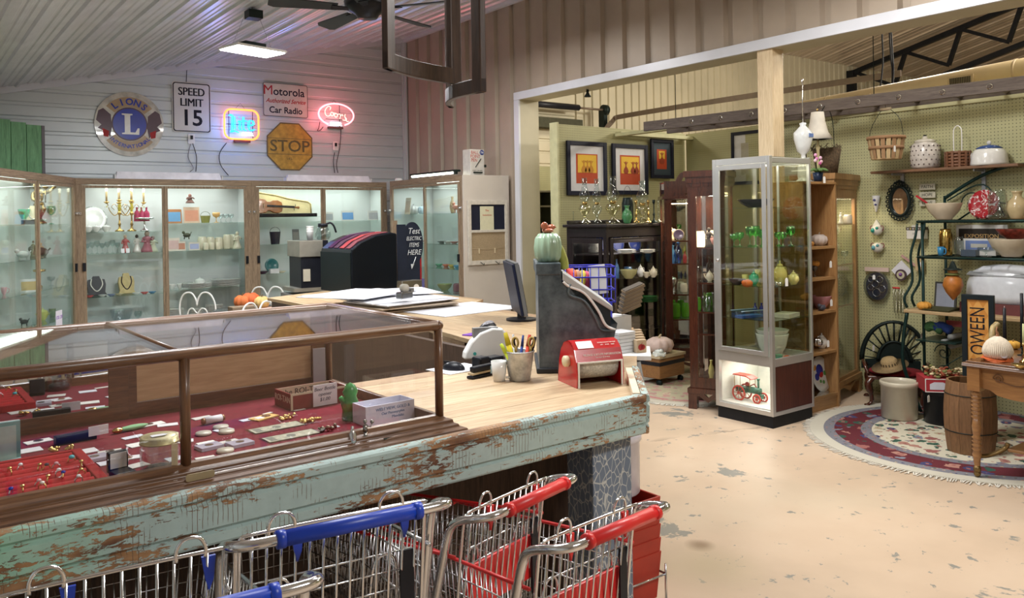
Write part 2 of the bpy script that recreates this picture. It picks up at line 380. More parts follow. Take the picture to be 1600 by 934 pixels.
# ---------------------------------------------------------------- setting
def ribsheet(u0,u1,w0,w1,pitch,phase,gw,dp,M_,minor=None,th=.04):
    """sheet in local (u,w), normal +n towards the room; grooves of width gw run along w"""
    us=[];k=math.floor((u0-phase)/pitch)
    pr=[(u0,0)]
    while True:
        c=phase+k*pitch
        for du,dn in ((-gw/2,0),(-gw*.28,-dp),(gw*.28,-dp),(gw/2,0)):
            if u0<c+du<u1: pr.append((c+du,dn))
        if minor:
            for q in minor:
                for du,dn in ((-.02,0),(-.01,dp*.35),(.01,dp*.35),(.02,0)):
                    if u0<c+q+du<u1: pr.append((c+q+du,dn))
        k+=1
        if phase+k*pitch-gw>u1: break
    pr.append((u1,0)); pr.sort()
    vs=[];n=len(pr)
    for u,d in pr: vs+=[(u,w0,d),(u,w1,d)]
    for u,d in pr: vs+=[(u,w0,-th),(u,w1,-th)]
    fs=[]
    for i in range(n-1):
        fs.append((2*i,2*i+2,2*i+3,2*i+1)); b=2*n; fs.append((b+2*i,b+2*i+1,b+2*i+3,b+2*i+2))
    b=2*n
    fs+= [(0,1,b+1,b),(2*n-2,b+2*n-2,b+2*n-1,2*n-1)]
    for i in range(n-1): fs+=[(2*i,b+2*i,b+2*i+2,2*i+2),(2*i+1,2*i+3,b+2*i+3,b+2*i+1)]
    return MB().add(vs,fs,0,False,M_)
XT,YW=5.9,10.29
struct('floor',MB().box(-4,-3,-.1,26,10.6,0),M['floor'])
# back wall of the front room: horizontal ribs (u = height)
Mw=Matrix(((0,1,0,0),(0,0,-1,YW),(1,0,0,0),(0,0,0,1)))
struct('wall_back',ribsheet(0,4.3,-1.5,XT,.155,.14,.05,.014,Mw,th=.1),M['white_metal'])
struct('wall_front',MB().box(-1.6,-3.1,0,XT+.27,-3,4.4),M['tan_metal']); struct('wall_hall_front',MB().box(XT+.27,-3.1,0,26,-3,8),M['hall_sheet'])
struct('wall_left',MB().box(-1.6,-3,0,-1.5,YW,3.0),M['white_metal'])
# tan wall with the wide opening: vertical ribs (u = distance along y)
def Mt(y0,z0): return Matrix(((0,0,-1,XT),(1,0,0,0),(0,1,0,0),(0,0,0,1)))
w=ribsheet(7.64,YW,0,4.3,.315,4.28,.10,.04,Mt(0,0),th=.1)
w2=ribsheet(-2.9,7.64,3.08,4.3,.315,4.28,.10,.04,Mt(0,0),th=.1); w.v+= [] ; b=len(w.v); w.v+=w2.v; w.f+=[[i+b for i in f] for f in w2.f]; w.m+=w2.m; w.sm+=w2.sm
struct('wall_right',w,M['tan_metal'])
struct('wall_right_core',MB().box(XT+.1,7.64,0,XT+.27,YW,4.3).box(XT+.1,-2.9,3.06,XT+.27,7.64,4.3),M['hall_sheet']).name='wall_right_inner'
struct('trim_1',MB().box(XT-.025,-2.9,2.985,XT+.005,7.70,3.075).box(XT-.025,7.61,0,XT+.005,7.70,2.984),M['trim_white'],bev=.003)
struct('trim_2',MB().box(XT,-2.9,2.985,XT+.28,7.66,3.06).box(XT,7.61,0,XT+.28,7.66,2.985),M['hall_sheet'])
struct('trim_3',MB().box(XT-.06,YW-.03,0,XT,YW-.005,4.2).box(XT-.03,YW-.06,0,XT-.005,YW,4.2),M['white_metal'])
# front ceiling: ribs along y on a slope that rises to the tan wall
k=.2275; an=math.atan(k); zc=lambda x:3.08+k*(x-.93)
x0=-1.6
Mc=Matrix(((math.cos(an),0,math.sin(an),x0),(0,1,0,0),(math.sin(an),0,-math.cos(an),zc(x0)),(0,0,0,1)))
struct('ceiling',ribsheet(0,(XT+.05-x0)/math.cos(an),-3,YW,.2435,.07,.05,-.022,Mc,minor=(.09,.155),th=.06),M['ceil'])
struct('trim_4',MB().add([(x0,YW-.05,zc(x0)-.07),(XT,YW-.05,zc(XT)-.07),(XT,YW-.05,zc(XT)+.02),(x0,YW-.05,zc(x0)+.02),(x0,YW,zc(x0)-.07),(XT,YW,zc(XT)-.07),(XT,YW,zc(XT)+.02),(x0,YW,zc(x0)+.02)],[(0,1,2,3),(0,4,5,1),(3,2,6,7),(4,7,6,5)]).box(XT-.05,-3,zc(XT)-.08,XT,YW,zc(XT)+.02),M['trim_white'])
# rear hall
Mh=Matrix(((1,0,0,0),(0,0,-1,YW),(0,1,0,0),(0,0,0,1)))
struct('wall_hall_far',ribsheet(9.1,26,0,4.96,.19,9.15,.06,.03,Mh,th=.1),M['hall_sheet'])
struct('wall_hall_end',MB().box(25.9,-3,0,26,YW,7.5),M['hall_sheet'])
hs=.235
a2=math.atan(hs); Mr=Matrix(((1,0,0,0),(0,-math.cos(a2),-math.sin(a2),YW+.05),(0,math.sin(a2),-math.cos(a2),4.95),(0,0,0,1)))
struct('ceiling_hall',ribsheet(XT+.3,26,0,13,.6,.1,.05,-.03,Mr,minor=(.2,.4),th=.05),M['hall_roof'])
d=ribsheet(0,4.4,6.2,9.1,.2,.05,.05,.02,Matrix(((0,1,0,0),(0,0,-1,YW-.05),(1,0,0,0),(0,0,0,1))),th=.05)
struct('door_1',d,M['hall_sheet'])
# timber post under the header
struct('trim_5',MB().box(5.905,4.15,0,6.06,4.30,2.99),M['pine'],bev=.004)
# pegboard partitions: built along local x so that the hole grid follows each panel
def peg(name,p0,p1,z1,th=.02):
    p0=Vector(p0);p1=Vector(p1);d=(p1-p0);L=d.length;a=math.atan2(d.y,d.x)
    o=MB().box(0,0,0,L,th,z1).build(name,M['peg'],loc=(p0.x,p0.y,0),rot=(0,0,a)); o['kind']='structure'; return o
peg('wall_pegboard_back',(5.95,7.05),(8.2,7.1),2.65)
peg('wall_pegboard_inner',(8.2,7.08),(8.1,4.7),2.64)
peg('wall_pegboard_right',(6.94,4.9),(6.94,-1.2),2.485)
M['olive']=pm('olive_board',(.52,.51,.30),.6)
struct('trim_6',MB().box(5.93,6.98,0,5.955,7.11,2.66).box(6.9,6.95,2.56,8.2,7.05,2.60).box(6.92,-1.2,2.46,6.97,4.9,2.49).box(6.75,4.9,2.53,6.85,6.9,2.565),M['olive'])
peg('wall_pegboard_store',(5.6+.75,8.7),(7.6,8.75),2.3)

# painted cabinets --------------------------------------------------------
def lit_cabinet(label,loc,rz,L,doors,shelves,H=2.10,dep=.46,lock=True,zb=.45,endpanel=None,stile=.06):
    t=thing('display_cabinet',label,'display cabinet',loc,rz,'glazed wooden wall cabinets')
    c=MB().box(0,dep-.015,0,L,dep,H).box(0,0.02,0,.015,dep,H).box(L-.015,.02,0,L,dep,H).box(0,.02,H-.02,L,dep,H-.003).box(0,.03,zb-.03,L,dep,zb)
    c.build('carcass',M['cab_white'],t)
    MB().box(0,0,H-.07,L,.025,H).build('top_rail',M['wcab'],t,bev=.003); MB().box(0,0,0,L,.025,zb).build('base_board',M['wcab'],t,bev=.003)
    for a in (0,L-stile): MB().box(a,-.002,zb,a+stile,.024,H-.07).build('frame_stile',M['wcabz'],t,bev=.003)
    for i,(a,b) in enumerate(doors):
        y=-.012 if i%2 else .0
        q=.035
        d=MB().box(a,y-.0,zb+.02,a+q,y+.016,H-.075).box(b-q,y,zb+.02,b,y+.016,H-.075).box(a+q,y,zb+.02,b-q,y+.016,zb+.05).box(a+q,y,H-.105,b-q,y+.016,H-.075)
        d=d.build('door',M['wcabz'],t,bev=.002)
        MB().box(a+q,y+.006,zb+.05,b-q,y+.010,H-.105).build('pane',glass(.985,.995,.99,.035),d)
    for z,a,b in shelves:
        MB().box(a,.07,z-.006,b,dep-.02,z).build('glass_shelf',glass(.86,.94,.91,.05),t)
        for xx in (a+.06,b-.08): pass
    MB().box(.2,dep-.05,H-.045,L-.2,dep-.02,H-.022).build('light_strip',glow('cabinet_tube',(.9,1,.9),5),t)
    for x in (stile*.5,L-stile*.5):
        MB().cyl((x,-.03,1.72),(x,0,1.72),.012,n=10).box(x-.02,-.012,1.705,x+.02,-.002,1.735).build('lock',M['chrome'],t)
    for x in (stile+.01,L-stile-.01): MB().box(x-.015,-.03,1.10,x+.015,-.014,1.19).build('door_pull',M['black'],t)
    return t
CY=9.79
def zs(px,py,Y=9.98): return P(px,py,Y=Y).z
cabA=lit_cabinet('weathered wood glass cabinet with candelabra and necklace busts',(1.56,CY,0),0,1.90,[(.06,.91),(.90,1.84)],
  [(zs(200,361.5),.02,.94),(zs(200,394.5),.02,.94),(zs(200,460),.02,.94),(zs(200,510),.02,.94),(zs(320,348),.96,1.88),(zs(320,390),.96,1.88),(zs(320,449),.96,1.88),(zs(320,500),.96,1.88)])
cabB=lit_cabinet('weathered wood glass cabinet holding the violin case, right of the candelabra one',(3.46,CY,0),0,1.84,[(.06,.93),(.92,1.78)],
  [(zs(450,339),.02,.92),(zs(450,380.5),.02,.92),(zs(450,425),.02,.92),(zs(560,344.5),.94,1.82),(zs(560,383),.94,1.82),(zs(560,428),.94,1.82)])
for q in (cabA,cabB):
    pass
AL=2.0; hx,hy=math.sin(math.radians(28)),math.cos(math.radians(28))
LOX,LOY=1.56-hx*AL,CY-hy*AL
cabL=lit_cabinet('angled weathered wood glass cabinet with brass statue at far left',(LOX,LOY,0),math.atan2(hy,hx),AL,[(.06,1.02),(1.0,1.94)],
  [(1.61,.03,1.97),(1.275,.03,1.97),(.96,.03,1.97),(.62,.03,1.97)])
cabR=lit_cabinet('weathered wood glass cabinet standing along the tan wall',(5.2,9.52,0),-PI/2,1.71,[(.04,.90),(.86,1.66)],
  [(1.664,.02,1.69),(1.295,.02,1.69),(1.0,.02,1.69),(.706,.02,1.69)],dep=.65)
# beige end panel of the cabinet by the tan wall
MB().box(1.71,0,0,1.735,.65,2.1).build('end_panel',M['panel_beige'],cabR,bev=.002)
area('cabinet_light',(2.5,10.0,2.04),1.5,8.5,(.92,1,.96),size_y=.25); area('cabinet_light',(4.4,10.0,2.04),1.5,9.5,(.88,1,.92),size_y=.25)
o=area('cabinet_light',(LOX+hx*1.1-.2,LOY+hy*1.1+.1,2.04),1.3,7.5,(.86,1,.88),size_y=.2); o.rotation_euler=(0,0,math.atan2(hy,hx))
area('cabinet_light',(5.55,8.65,2.04),.25,7,(.90,1,.94),size_y=1.3)
for cx,lab in ((2.55,'long white light strip lying on the candelabra cabinet'),(4.52,'long white light strip lying on the violin cabinet')):
    t=thing('light_strip',lab,'light',(cx,9.90,2.10),0,'white light strips on the wall cabinets')
    MB().add([(-.58,-.05,0),(.58,-.05,0),(.58,.05,0),(-.58,.05,0),(-.56,-.015,.085),(.56,-.015,.085),(.56,.02,.085),(-.56,.02,.085)],[(3,2,1,0),(4,5,6,7),(0,1,5,4),(1,2,6,5),(2,3,7,6),(3,0,4,7)]).build('housing',pm('white_plastic',(.82,.82,.9),.5),t)
    MB().box(-.59,-.05,0,-.58,.05,.05).box(.58,-.05,0,.59,.05,.05).build('end_cap',M['white'],t)
# ---------------------------------------------------------------- kinds of small wares (local z up, base at 0)
G_=[(0,0),(.62,0),(.60,.03),(.12,.08),(.09,.40),(.2,.48),(.82,.62),(1,.82),(.90,1),(.86,1),(.94,.82),(.76,.66),(0,.52)]
PR={
'goblet':G_,
'bowl':[(0,0),(.42,0),(.46,.08),(.82,.5),(1,.97),(1,1),(.94,1),(.76,.52),(.38,.14),(0,.12)],
'tumbler':[(0,0),(.72,0),(.86,.4),(1,1),(.95,1),(.8,.4),(.66,.06),(0,.05)],
'vase':[(0,0),(.55,0),(.6,.05),(1,.35),(.8,.62),(.35,.8),(.4,.93),(.55,1),(.48,1),(.3,.82),(.7,.6),(0,.1)],
'bottle':[(0,0),(.95,0),(1,.05),(1,.55),(.75,.68),(.32,.78),(.3,.96),(.38,.97),(.38,1),(0,1)],
'jar':[(0,0),(.9,0),(1,.08),(1,.78),(.85,.9),(.8,1),(.74,1),(.78,.9),(.92,.76),(.92,.1),(0,.06)],
'candlestick':[(0,0),(1,0),(.95,.06),(.3,.12),(.2,.3),(.38,.36),(.18,.45),(.16,.8),(.4,.88),(.42,1),(0,1)],
'saucer':[(0,0),(.5,0),(.55,.2),(1,.85),(1,1),(.5,.4),(0,.35)],
'cakestand':[(0,0),(.5,0),(.45,.08),(.1,.2),(.1,.7),(.3,.8),(1,.86),(1,.96),(.95,.96),(.3,.88),(0,.88)],
'finial':[(0,0),(.3,.1),(1,.4),(.6,.8),(0,1)],
'lid':[(0,.9),(0.0,.9),(.16,.85),(.2,.7),(.1,.55),(.5,.4),(.95,.08),(1,0)],
'crock':[(0,0),(.9,0),(.96,.03),(.97,.86),(1.03,.87),(1.04,.97),(1.0,1),(.93,1),(.9,.9),(.9,.08),(0,.06)],
'dome':[(1,0),(1,.5),(.9,.75),(.6,.93),(.12,1),(.1,1.03),(0,1.12)],
}
def lat(kind,w,h,n=24,mb=None,z=0,**k):
    mb=mb or MB(); return mb.lathe([(r*w/2,z+q*h) for r,q in PR[kind]],n,**k)
def wob(mb,s,seed=1):
    r=random.Random(seed)
    for v in mb.v: v+=Vector((r.uniform(-s,s),r.uniform(-s,s),r.uniform(-s,s)))
    return mb
def ring_handle(w,h,x,z,r=.005,flat=1): return MB().tube(smooth([(x,0,z+h*.45),(x+w*.8,0,z+h*.42),(x+w,0,z),(x+w*.7,0,z-h*.4),(x-.002,0,z-h*.45)],4),r,6)
def k_simple(kind,n=24):
    def f(w,h,m): return [(None,lat(kind,w,h,n),m[0])]
    return f
def k_plates(w,h,m):
    mb=MB();q=max(3,int(h/.011))
    for i in range(q): lat('saucer',w*(1-.01*(i%3)),.016,28,mb,i*h/q)
    return [(None,mb,m[0])]
def k_plate_up(w,h,m):   # plate leaning on a stand, facing -y
    Mx=Matrix.Translation((0,w*.12,w*.5))@Matrix.Rotation(PI/2-.2,4,'X')
    a=MB().lathe([(0,0),(w*.3,0),(w*.5,.012),(w*.5,.018),(w*.3,.008),(0,.008)],32,0,Mx)
    b=MB().lathe([(w*.34,.0105),(w*.47,.0185),(w*.46,.02),(w*.35,.0125)],32,0,Mx).lathe([(0,.0085),(w*.16,.0085),(w*.15,.0105),(0,.0105)],16,0,Mx)
    return [('plate',a,m[0]),('painted_rim',b,m[1 if len(m)>1 else 0]),('stand',MB().tube([(-w*.15,-.03,.005),(-w*.15,w*.3,.005)],.003).tube([(w*.15,-.03,.005),(w*.15,w*.3,.005)],.003).tube([(-w*.15,-.03,.002),(-w*.15,-.03,.03)],.003).tube([(w*.15,-.03,.002),(w*.15,-.03,.03)],.003),M['black'])]
def k_cup(w,h,m): return [('bowl',lat('bowl',w*.75,h),m[0]),('handle',ring_handle(w*.25,h*.6,w*.33,h*.55,.003),m[0])]
def k_mug(w,h,m): return [('body',lat('tumbler',w*.78,h),m[0]),('handle',ring_handle(w*.25,h*.7,w*.36,h*.5,.005),m[0])]
def k_teapot(w,h,m):
    b=MB().lathe([(r*w*.33,z*h) for r,z in [(0,0),(.5,0),(.55,.04),(1,.3),(.95,.5),(.6,.7),(.5,.74),(0,.74)]],24)
    l=MB().lathe([(r*w*.33,h*.74+z*h) for r,z in [(.52,0),(.3,.1),(.08,.14),(.12,.22),(0,.26)]],20)
    s=MB().tube(smooth([(-w*.28,0,h*.25),(-w*.4,0,h*.4),(-w*.5,0,h*.68)],4),[w*.07]*3+[w*.05]*3+[w*.03]*3,8)
    return [('body',b,m[0]),('lid',l,m[-1]),('spout',s,m[0]),('handle',ring_handle(w*.2,h*.6,w*.28,h*.42,w*.025),m[0])]
def k_pitcher(w,h,m):
    b=lat('vase',w*.7,h); return [('body',b,m[0]),('handle',ring_handle(w*.3,h*.55,w*.2,h*.6,w*.03),m[0])]
def k_box(w,h,m,d=None):
    d=d or w*.6; return [(None,MB().box(-w/2,-d/2,0,w/2,d/2,h),m[0])]
def k_card(w,h,m):   # standing printed card
    Mx=Matrix.Rotation(-.12,4,'X'); return [('board',MB().box(-w/2,0,0,w/2,.004,h,0,Mx),m[0]),('picture',MB().box(-w*.42,-.001,h*.12,w*.42,0,h*.8,0,Mx),m[-1])]
def k_figure(w,h,m):
    r=random.Random(int(w*1e5)+int(h*1e4))
    b=MB().lathe([(q*w/2,z*h) for q,z in [(0,0),(1,0),(.85,.12),(.55,.35),(.4,.5),(.62,.64),(.55,.72),(.2,.78),(.0,.8)]],14)
    b.tube([(-w*.28,0,h*.68),(-w*.4,-w*.12,h*.5),(-w*.12,-w*.3,h*.5)],w*.07,6).tube([(w*.28,0,h*.68),(w*.42,-w*.1,h*.55),(w*.25,-w*.3,h*.62)],w*.07,6)
    hd=MB().ball((0,0,h*.88),w*.19,1.2,8)
    return [('dress',b,m[0]),('head',hd,m[-1])]
def k_animal(w,h,m):
    b=MB().ball((0,0,h*.45),w*.32,.8,8,sx=1.3).ball((-w*.35,0,h*.75),w*.17,1,8).tube([(-w*.2,0,h*.5),(-w*.35,0,h*.72)],w*.1,8).tube([(-w*.25,.01,0),(-w*.22,.01,h*.4)],w*.06,6).tube([(w*.25,.01,0),(w*.22,.01,h*.4)],w*.06,6).tube([(w*.35,0,h*.5),(w*.5,0,h*.8)],w*.04,6)
    return [(None,b,m[0])]
def k_tag(w,h,m): return [(None,MB().prism([(-w/2,0),(w/2,0),(w/2,h*.8),(w*.2,h),(-w*.2,h),(-w/2,h*.8)],0,.0015,0,Matrix.Rotation(PI/2,4,'X')),pap(.85,.85,.85))]
def k_stem(w,h,m): return [(None,lat('goblet',w,h),m[0])]
def k_tureen(w,h,m):
    return [('bowl',lat('bowl',w*.8,h*.6),m[0]),('lid',MB().lathe([(r*w*.4,h*.6+z*h*.4) for r,z in [(1,0),(.8,.35),(.3,.6),(.08,.65),(.14,.85),(0,1)]],24),m[0]),('handle',MB().tube([(-w*.36,0,h*.5),(-w*.5,0,h*.55),(-w*.38,0,h*.38)],.004,6),m[0]),('handle',MB().tube([(w*.36,0,h*.5),(w*.5,0,h*.55),(w*.38,0,h*.38)],.004,6),m[0])]
def k_tealight(w,h,m):   # small pitcher-cup cluster
    return [(None,lat('jar',w,h),m[0])]
def k_busts(w,h,m):
    pr=[(-.5,0),(.5,0),(.42,.15),(.48,.55),(.42,.82),(.2,.86),(.16,1),(-.16,1),(-.2,.86),(-.42,.82),(-.48,.55),(-.42,.15)]
    Mx=Matrix.Translation((0,.05,0))@Matrix.Rotation(PI/2-.25,4,'X')
    b=MB().prism([(x*w,y*h) for x,y in pr],0,.05,0,Mx)
    n=[(-.25*w,.84*h),(-.3*w,.55*h),(-.14*w,.28*h),(0,.2*h),(.14*w,.28*h),(.3*w,.55*h),(.25*w,.84*h)]
    return [('bust',b,m[0]),('necklace',MB().tube([Mx@Vector((p.x,p.y,.054)) for p in smooth([(a_,b_,0) for a_,b_ in n],4)],.006,6),m[-1])]
def k_pumpkin(w,h,m):
    b=MB().lathe([(w*.5*q,z*h*.86) for q,z in [(0,.06),(.5,0),(.86,.2),(1,.5),(.9,.8),(.5,1),(.12,.93),(0,.9)]],40,lob=.16,nl=10)
    return [('body',b,m[0]),('stem',MB().tube(smooth([(0,0,h*.78),(.0,0,h*.92),(w*.08,0,h)],3),[w*.06,w*.05,w*.045,w*.04,w*.035,w*.035,w*.04],7),m[-1])]
def k_candle(w,h,m): return [('holder',lat('candlestick',w,h*.5),m[0]),('candle',MB().cyl((0,0,h*.5),(0,0,h),w*.16,w*.12,10),m[-1])]
def k_oillamp(w,h,m):
    f=MB().lathe([(q*w/2,z*h) for q,z in [(0,0),(.95,0),(.9,.04),(.3,.1),(.2,.16),(.7,.25),(.95,.33),(.7,.41),(.2,.43),(0,.43)]],20)
    c=MB().lathe([(q*w/2,z*h) for q,z in [(.42,.46),(.75,.55),(.8,.63),(.5,.75),(.36,.85),(.4,1),(.38,1),(.34,.85)]],20)
    return [('font',f,m[0]),('burner',MB().cyl((0,0,h*.42),(0,0,h*.48),w*.17,w*.2,14).tube([(w*.15,0,h*.45),(w*.36,0,h*.45)],.003,6),M['brass']),('chimney',c,gware())]
def k_basket(w,h,m):
    b=MB().lathe([(w*.5*q,z*h) for q,z in [(0,0),(.75,0),(.78,.04),(1,.96),(1,1),(.95,1),(.73,.05),(0,.03)]],24)
    hd=MB().tube([(w*.48*math.cos(a),0,h+w*.42*math.sin(a)) for a in [PI*i/12 for i in range(13)]],w*.02,6)
    return [('body',b,m[0]),('handle',hd,m[-1])]
KD=dict(plates=k_plates,plate=k_plate_up,cup=k_cup,mug=k_mug,teapot=k_teapot,pitcher=k_pitcher,box=k_box,card=k_card,figure=k_figure,animal=k_animal,tag=k_tag,tureen=k_tureen,bust=k_busts,pumpkin=k_pumpkin,candle=k_candle,oillamp=k_oillamp,basket=k_basket)
for q in ('goblet','bowl','tumbler','vase','bottle','jar','candlestick','saucer','cakestand','crock'): KD[q]=k_simple(q)
def item(kind,name,label,cat,loc,w,h,mats,rz=None,group=None):
    if rz is None: rz=0
    if not isinstance(mats,(list,tuple)): mats=[mats]
    ps=KD[kind](w,h,mats)
    if len(ps)==1:
        o=ps[0][1].build(name,ps[0][2],loc=loc,rot=(0,0,rz)); return tag(o,label,cat,group)
    t=thing(name,label,cat,loc,rz,group)
    for n,mb,m in ps: mb.build(n,m,t)
    return t
def put(kind,name,label,cat,px,yb,wpx,hpx,mats,X=None,Y=None,Z=None,z=None,rz=None,group=None):
    """stand a ware on a surface: px,yb = where its foot shows, on the plane X / Y / Z"""
    p=P(px,yb,X=X,Y=Y,Z=Z)
    if z is not None: p.z=z
    return item(kind,name,label,cat,p,px2m(wpx,p),px2m(hpx,p),mats,rz,group)
# ---------------------------------------------------------------- counter
poly=[(-1.45,2.09),(2.13,2.09),(2.86,2.78),(3.5,3.45),(3.5,5.2),(3.85,5.5),(3.85,6.9),(2.6,6.9),(2.6,4.3),(2.42,3.2),(2.42,3.09),(-1.6,3.05)]
cnt=thing('counter','long pine topped counter with peeling mint front board and a leg running back','counter',(0,0,0))
def clip_strip(poly,axis,a,b):
    def cut(pl,keep,c):
        out=[]
        for i in range(len(pl)):
            p,q=pl[i],pl[(i+1)%len(pl)]; ip,iq=keep(p[axis]),keep(q[axis])
            if ip: out.append(p)
            if ip!=iq:
                t=(c-p[axis])/(q[axis]-p[axis]); out.append((p[0]+t*(q[0]-p[0]),p[1]+t*(q[1]-p[1])))
        return out
    r=cut(poly,lambda v:v>=a,a); return cut(r,lambda v:v<=b,b) if r else r
front=[(-1.45,2.02),(2.13,2.09),(3.14,3.07),(2.42,3.07),(-1.45,3.05)]
leg=[(2.42,3.07),(3.14,3.07),(3.5,3.45),(3.5,5.2),(3.85,5.5),(3.85,7.5),(2.6,7.0),(2.6,4.3)]
mb=MB();y=1.98
while y<3.07:
    s_=clip_strip(front,1,y,min(y+.1625,3.1))
    if len(s_)>2: mb.prism(s_,.91,.935)
    y+=.165
mb.build('front_boards',M['top_x'],cnt,bev=.0015)
mb=MB();x=2.28
while x<3.85:
    s_=clip_strip(leg,0,x,x+.1875)
    if len(s_)>2: mb.prism(s_,.91,.935)
    x+=.19
mb.build('leg_boards',M['top_y'],cnt,bev=.0015)
# moulded front board: grooved profile along x, old mint paint
def moulding(L): 
    pr=[(0,.0),(-.022,0),(-.026,.006),(-.026,.028),(-.016,.033),(-.016,.038),(-.027,.043),(-.030,.10),(-.020,.106),(-.020,.111),(-.030,.117),(-.030,.132),(-.026,.138),(-.018,.142),(0,.142)]
    vs=[];n=len(pr);N=int(L/.05)+1
    for i in range(N+1):
        for d,z in pr: vs.append((L*i/N,d,z))
    fs=[(i*n+k,i*n+(k+1)%n,(i+1)*n+(k+1)%n,(i+1)*n+k) for i in range(N) for k in range(n)]
    fs+=[tuple(range(n-1,-1,-1)),tuple(N*n+k for k in range(n))]
    return MB().add(vs,fs,0,False)
moulding(3.6).build('front_board',M['peel'],cnt,loc=(-1.45,2.018,.815),rot=(0,0,.02))
moulding(.56).build('corner_board',make_peel('peeling_blue_mint_paint',-.9),cnt,loc=(2.14,2.075,.815),rot=(0,0,math.radians(48)))
MB().box(.0,.002,.93,.50,.028,.961).build('corner_strip',pm('raw_pine_strip',(.74,.62,.46),.6),cnt,loc=(2.14,2.078,0),rot=(0,0,math.radians(48)))
m_=MB(); m_.beam((2.45,2.37,.86),(3.5,3.45,.86),.02,.10); m_.build('corner_apron',pm('grey_worn_board',(.12,.12,.11),.7),cnt)
MB().box(-1.45,2.52,.02,2.2,2.56,.91).box(2.42,3.1,.02,2.46,4.3,.91).box(2.6,4.3,.02,2.63,6.9,.91).box(3.46,3.5,.02,3.5,5.2,.91).build('dark_panel',M['dark_panel'],cnt)
MB().box(-1.45,3.03,.45,2.42,3.05,.91).build('back_panel',M['dark_panel'],cnt)
MB().box(1.95,2.13,0,2.14,2.27,.91).build('post',M['crackle'],cnt,bev=.004)
MB().box(1.95,2.62,0,2.08,2.75,.91).build('post',pm('worn_green_post',(.16,.25,.17),.7,0,.4,9),cnt,bev=.004)
# ---------------------------------------------------------------- wooden display case on the counter
x0,x1,y0_,y1_,zb,zt=-1.0,1.34,2.16,2.93,.937,1.27
case=thing('countertop_showcase','long walnut framed glass showcase standing on the pine counter','display case',(.0435,-.0264,0),.02)
r=.016
def rail(a,b,r=.016,m='case_wood'): return MB().cyl(a,b,r,n=12)
fr=MB()
# moulded base
pr=[(0,0),(-.060,0),(-.066,.008),(-.062,.018),(-.045,.022),(-.043,.030),(-.032,.034),(-.030,.044),(-.016,.048),(-.006,.058),(.012,.060),(.012,0)]
def mould(pr,pts):
    vs=[];n=len(pr)
    for (x,y,nx,ny) in pts:
        for d,z in pr: vs.append((x-nx*d,y-ny*d,z))
    fs=[(i*n+k,i*n+(k+1)%n,(i+1)*n+(k+1)%n,(i+1)*n+k) for i in range(len(pts)-1) for k in range(n)]
    fs+=[tuple(range(n-1,-1,-1)),tuple((len(pts)-1)*n+k for k in range(n))]
    return MB().add(vs,fs,0,False)
b_=mould(pr,[(x0,y0_,0,-1),(x1,y0_,1,-1),(x1,y1_,1,0)]).build('base_moulding',M['case_wood'],case,loc=(0,0,zb),bev=.002)
MB().box(x0,y0_+.01,zb,x1-.01,y1_,zb+.022).build('base_board',M['case_wood'],case)
MB().box(x0,y0_+.012,zb+.022,x1-.014,y1_-.03,zb+.027).build('velvet_lining',vel(.17,.010,.020),case)
for nm,a,b in (('top_rail',(x0,y0_,zt),(x1,y0_,zt)),('top_rail',(x0,y1_,zt),(x1,y1_,zt))): rail(a,b,.0155).build(nm,M['case_wood'],case)
rail((x1,y0_,zt),(x1,y1_,zt),.0155).ball((x1,y0_,zt),.0165).build('end_rail',M['case_woody'],case)
rail((.565,y0_,zt),(.565,y1_,zt),.014).build('cross_rail',M['case_woody'],case)
for xx,yy in ((x1,y0_),(.580,y0_),(x1-.005,y1_-.01)): rail((xx,yy,zb+.055),(xx,yy,zt),.013).build('corner_post',M['case_woodz'],case)
MB().box(x0,y0_-.002,zb+.05,x1,y0_+.002,zt).build('front_glass',glass(),case)
MB().box(x1-.002,y0_,zb+.05,x1+.002,y1_,zt).build('end_glass',glass(),case)
MB().box(x0,y0_,zt+.006,x1,y1_,zt+.010).build('top_glass',glass(1,1,1,.07),case)
# sliding doors at the back: left one mirrored, right one of pine board
dr=MB().box(x0,y1_-.03,zb+.022,.62,y1_-.012,zb+.075).box(.56,y1_-.03,zb+.07,.62,y1_-.012,zt-.01).box(x0,y1_-.03,zt-.04,.62,y1_-.012,zt-.012)
dr=dr.build('sliding_door',M['case_wood'],case,bev=.002)
MB().box(x0,y1_-.026,zb+.075,.56,y1_-.02,zt-.04).build('mirror',pm('mirror_silver',(.75,.76,.76),.02,1,0),dr)
d2=MB().box(.60,y1_-.010,zb+.022,x1-.02,y1_+.008,zb+.075).box(.60,y1_-.01,zb+.07,.65,y1_+.008,zt-.01).box(x1-.075,y1_-.01,zb+.07,x1-.02,y1_+.008,zt-.01).build('sliding_door',M['case_wood'],case,bev=.002)
MB().box(.65,y1_-.006,zb+.075,x1-.075,y1_+.002,zt-.01).build('pine_panel',wood('pine_panel',(.60,.42,.24),(.42,.27,.14),'x',.7,.5),d2)
pl=P(312,757,Y=y0_-.05)
MB().prism([(-.035,-.006),(-.03,-.009),(.03,-.009),(.035,-.006),(.035,.006),(.03,.009),(-.03,.009),(-.035,.006)],0,.002,0,Matrix.Translation((.60,y0_-.0475,zb+.034))@Matrix.Rotation(PI/2+.0,4,'X')).build('maker_plate',pm('aged_brass',(.42,.34,.2),.5,.4),case)
FZ=zb+.0275
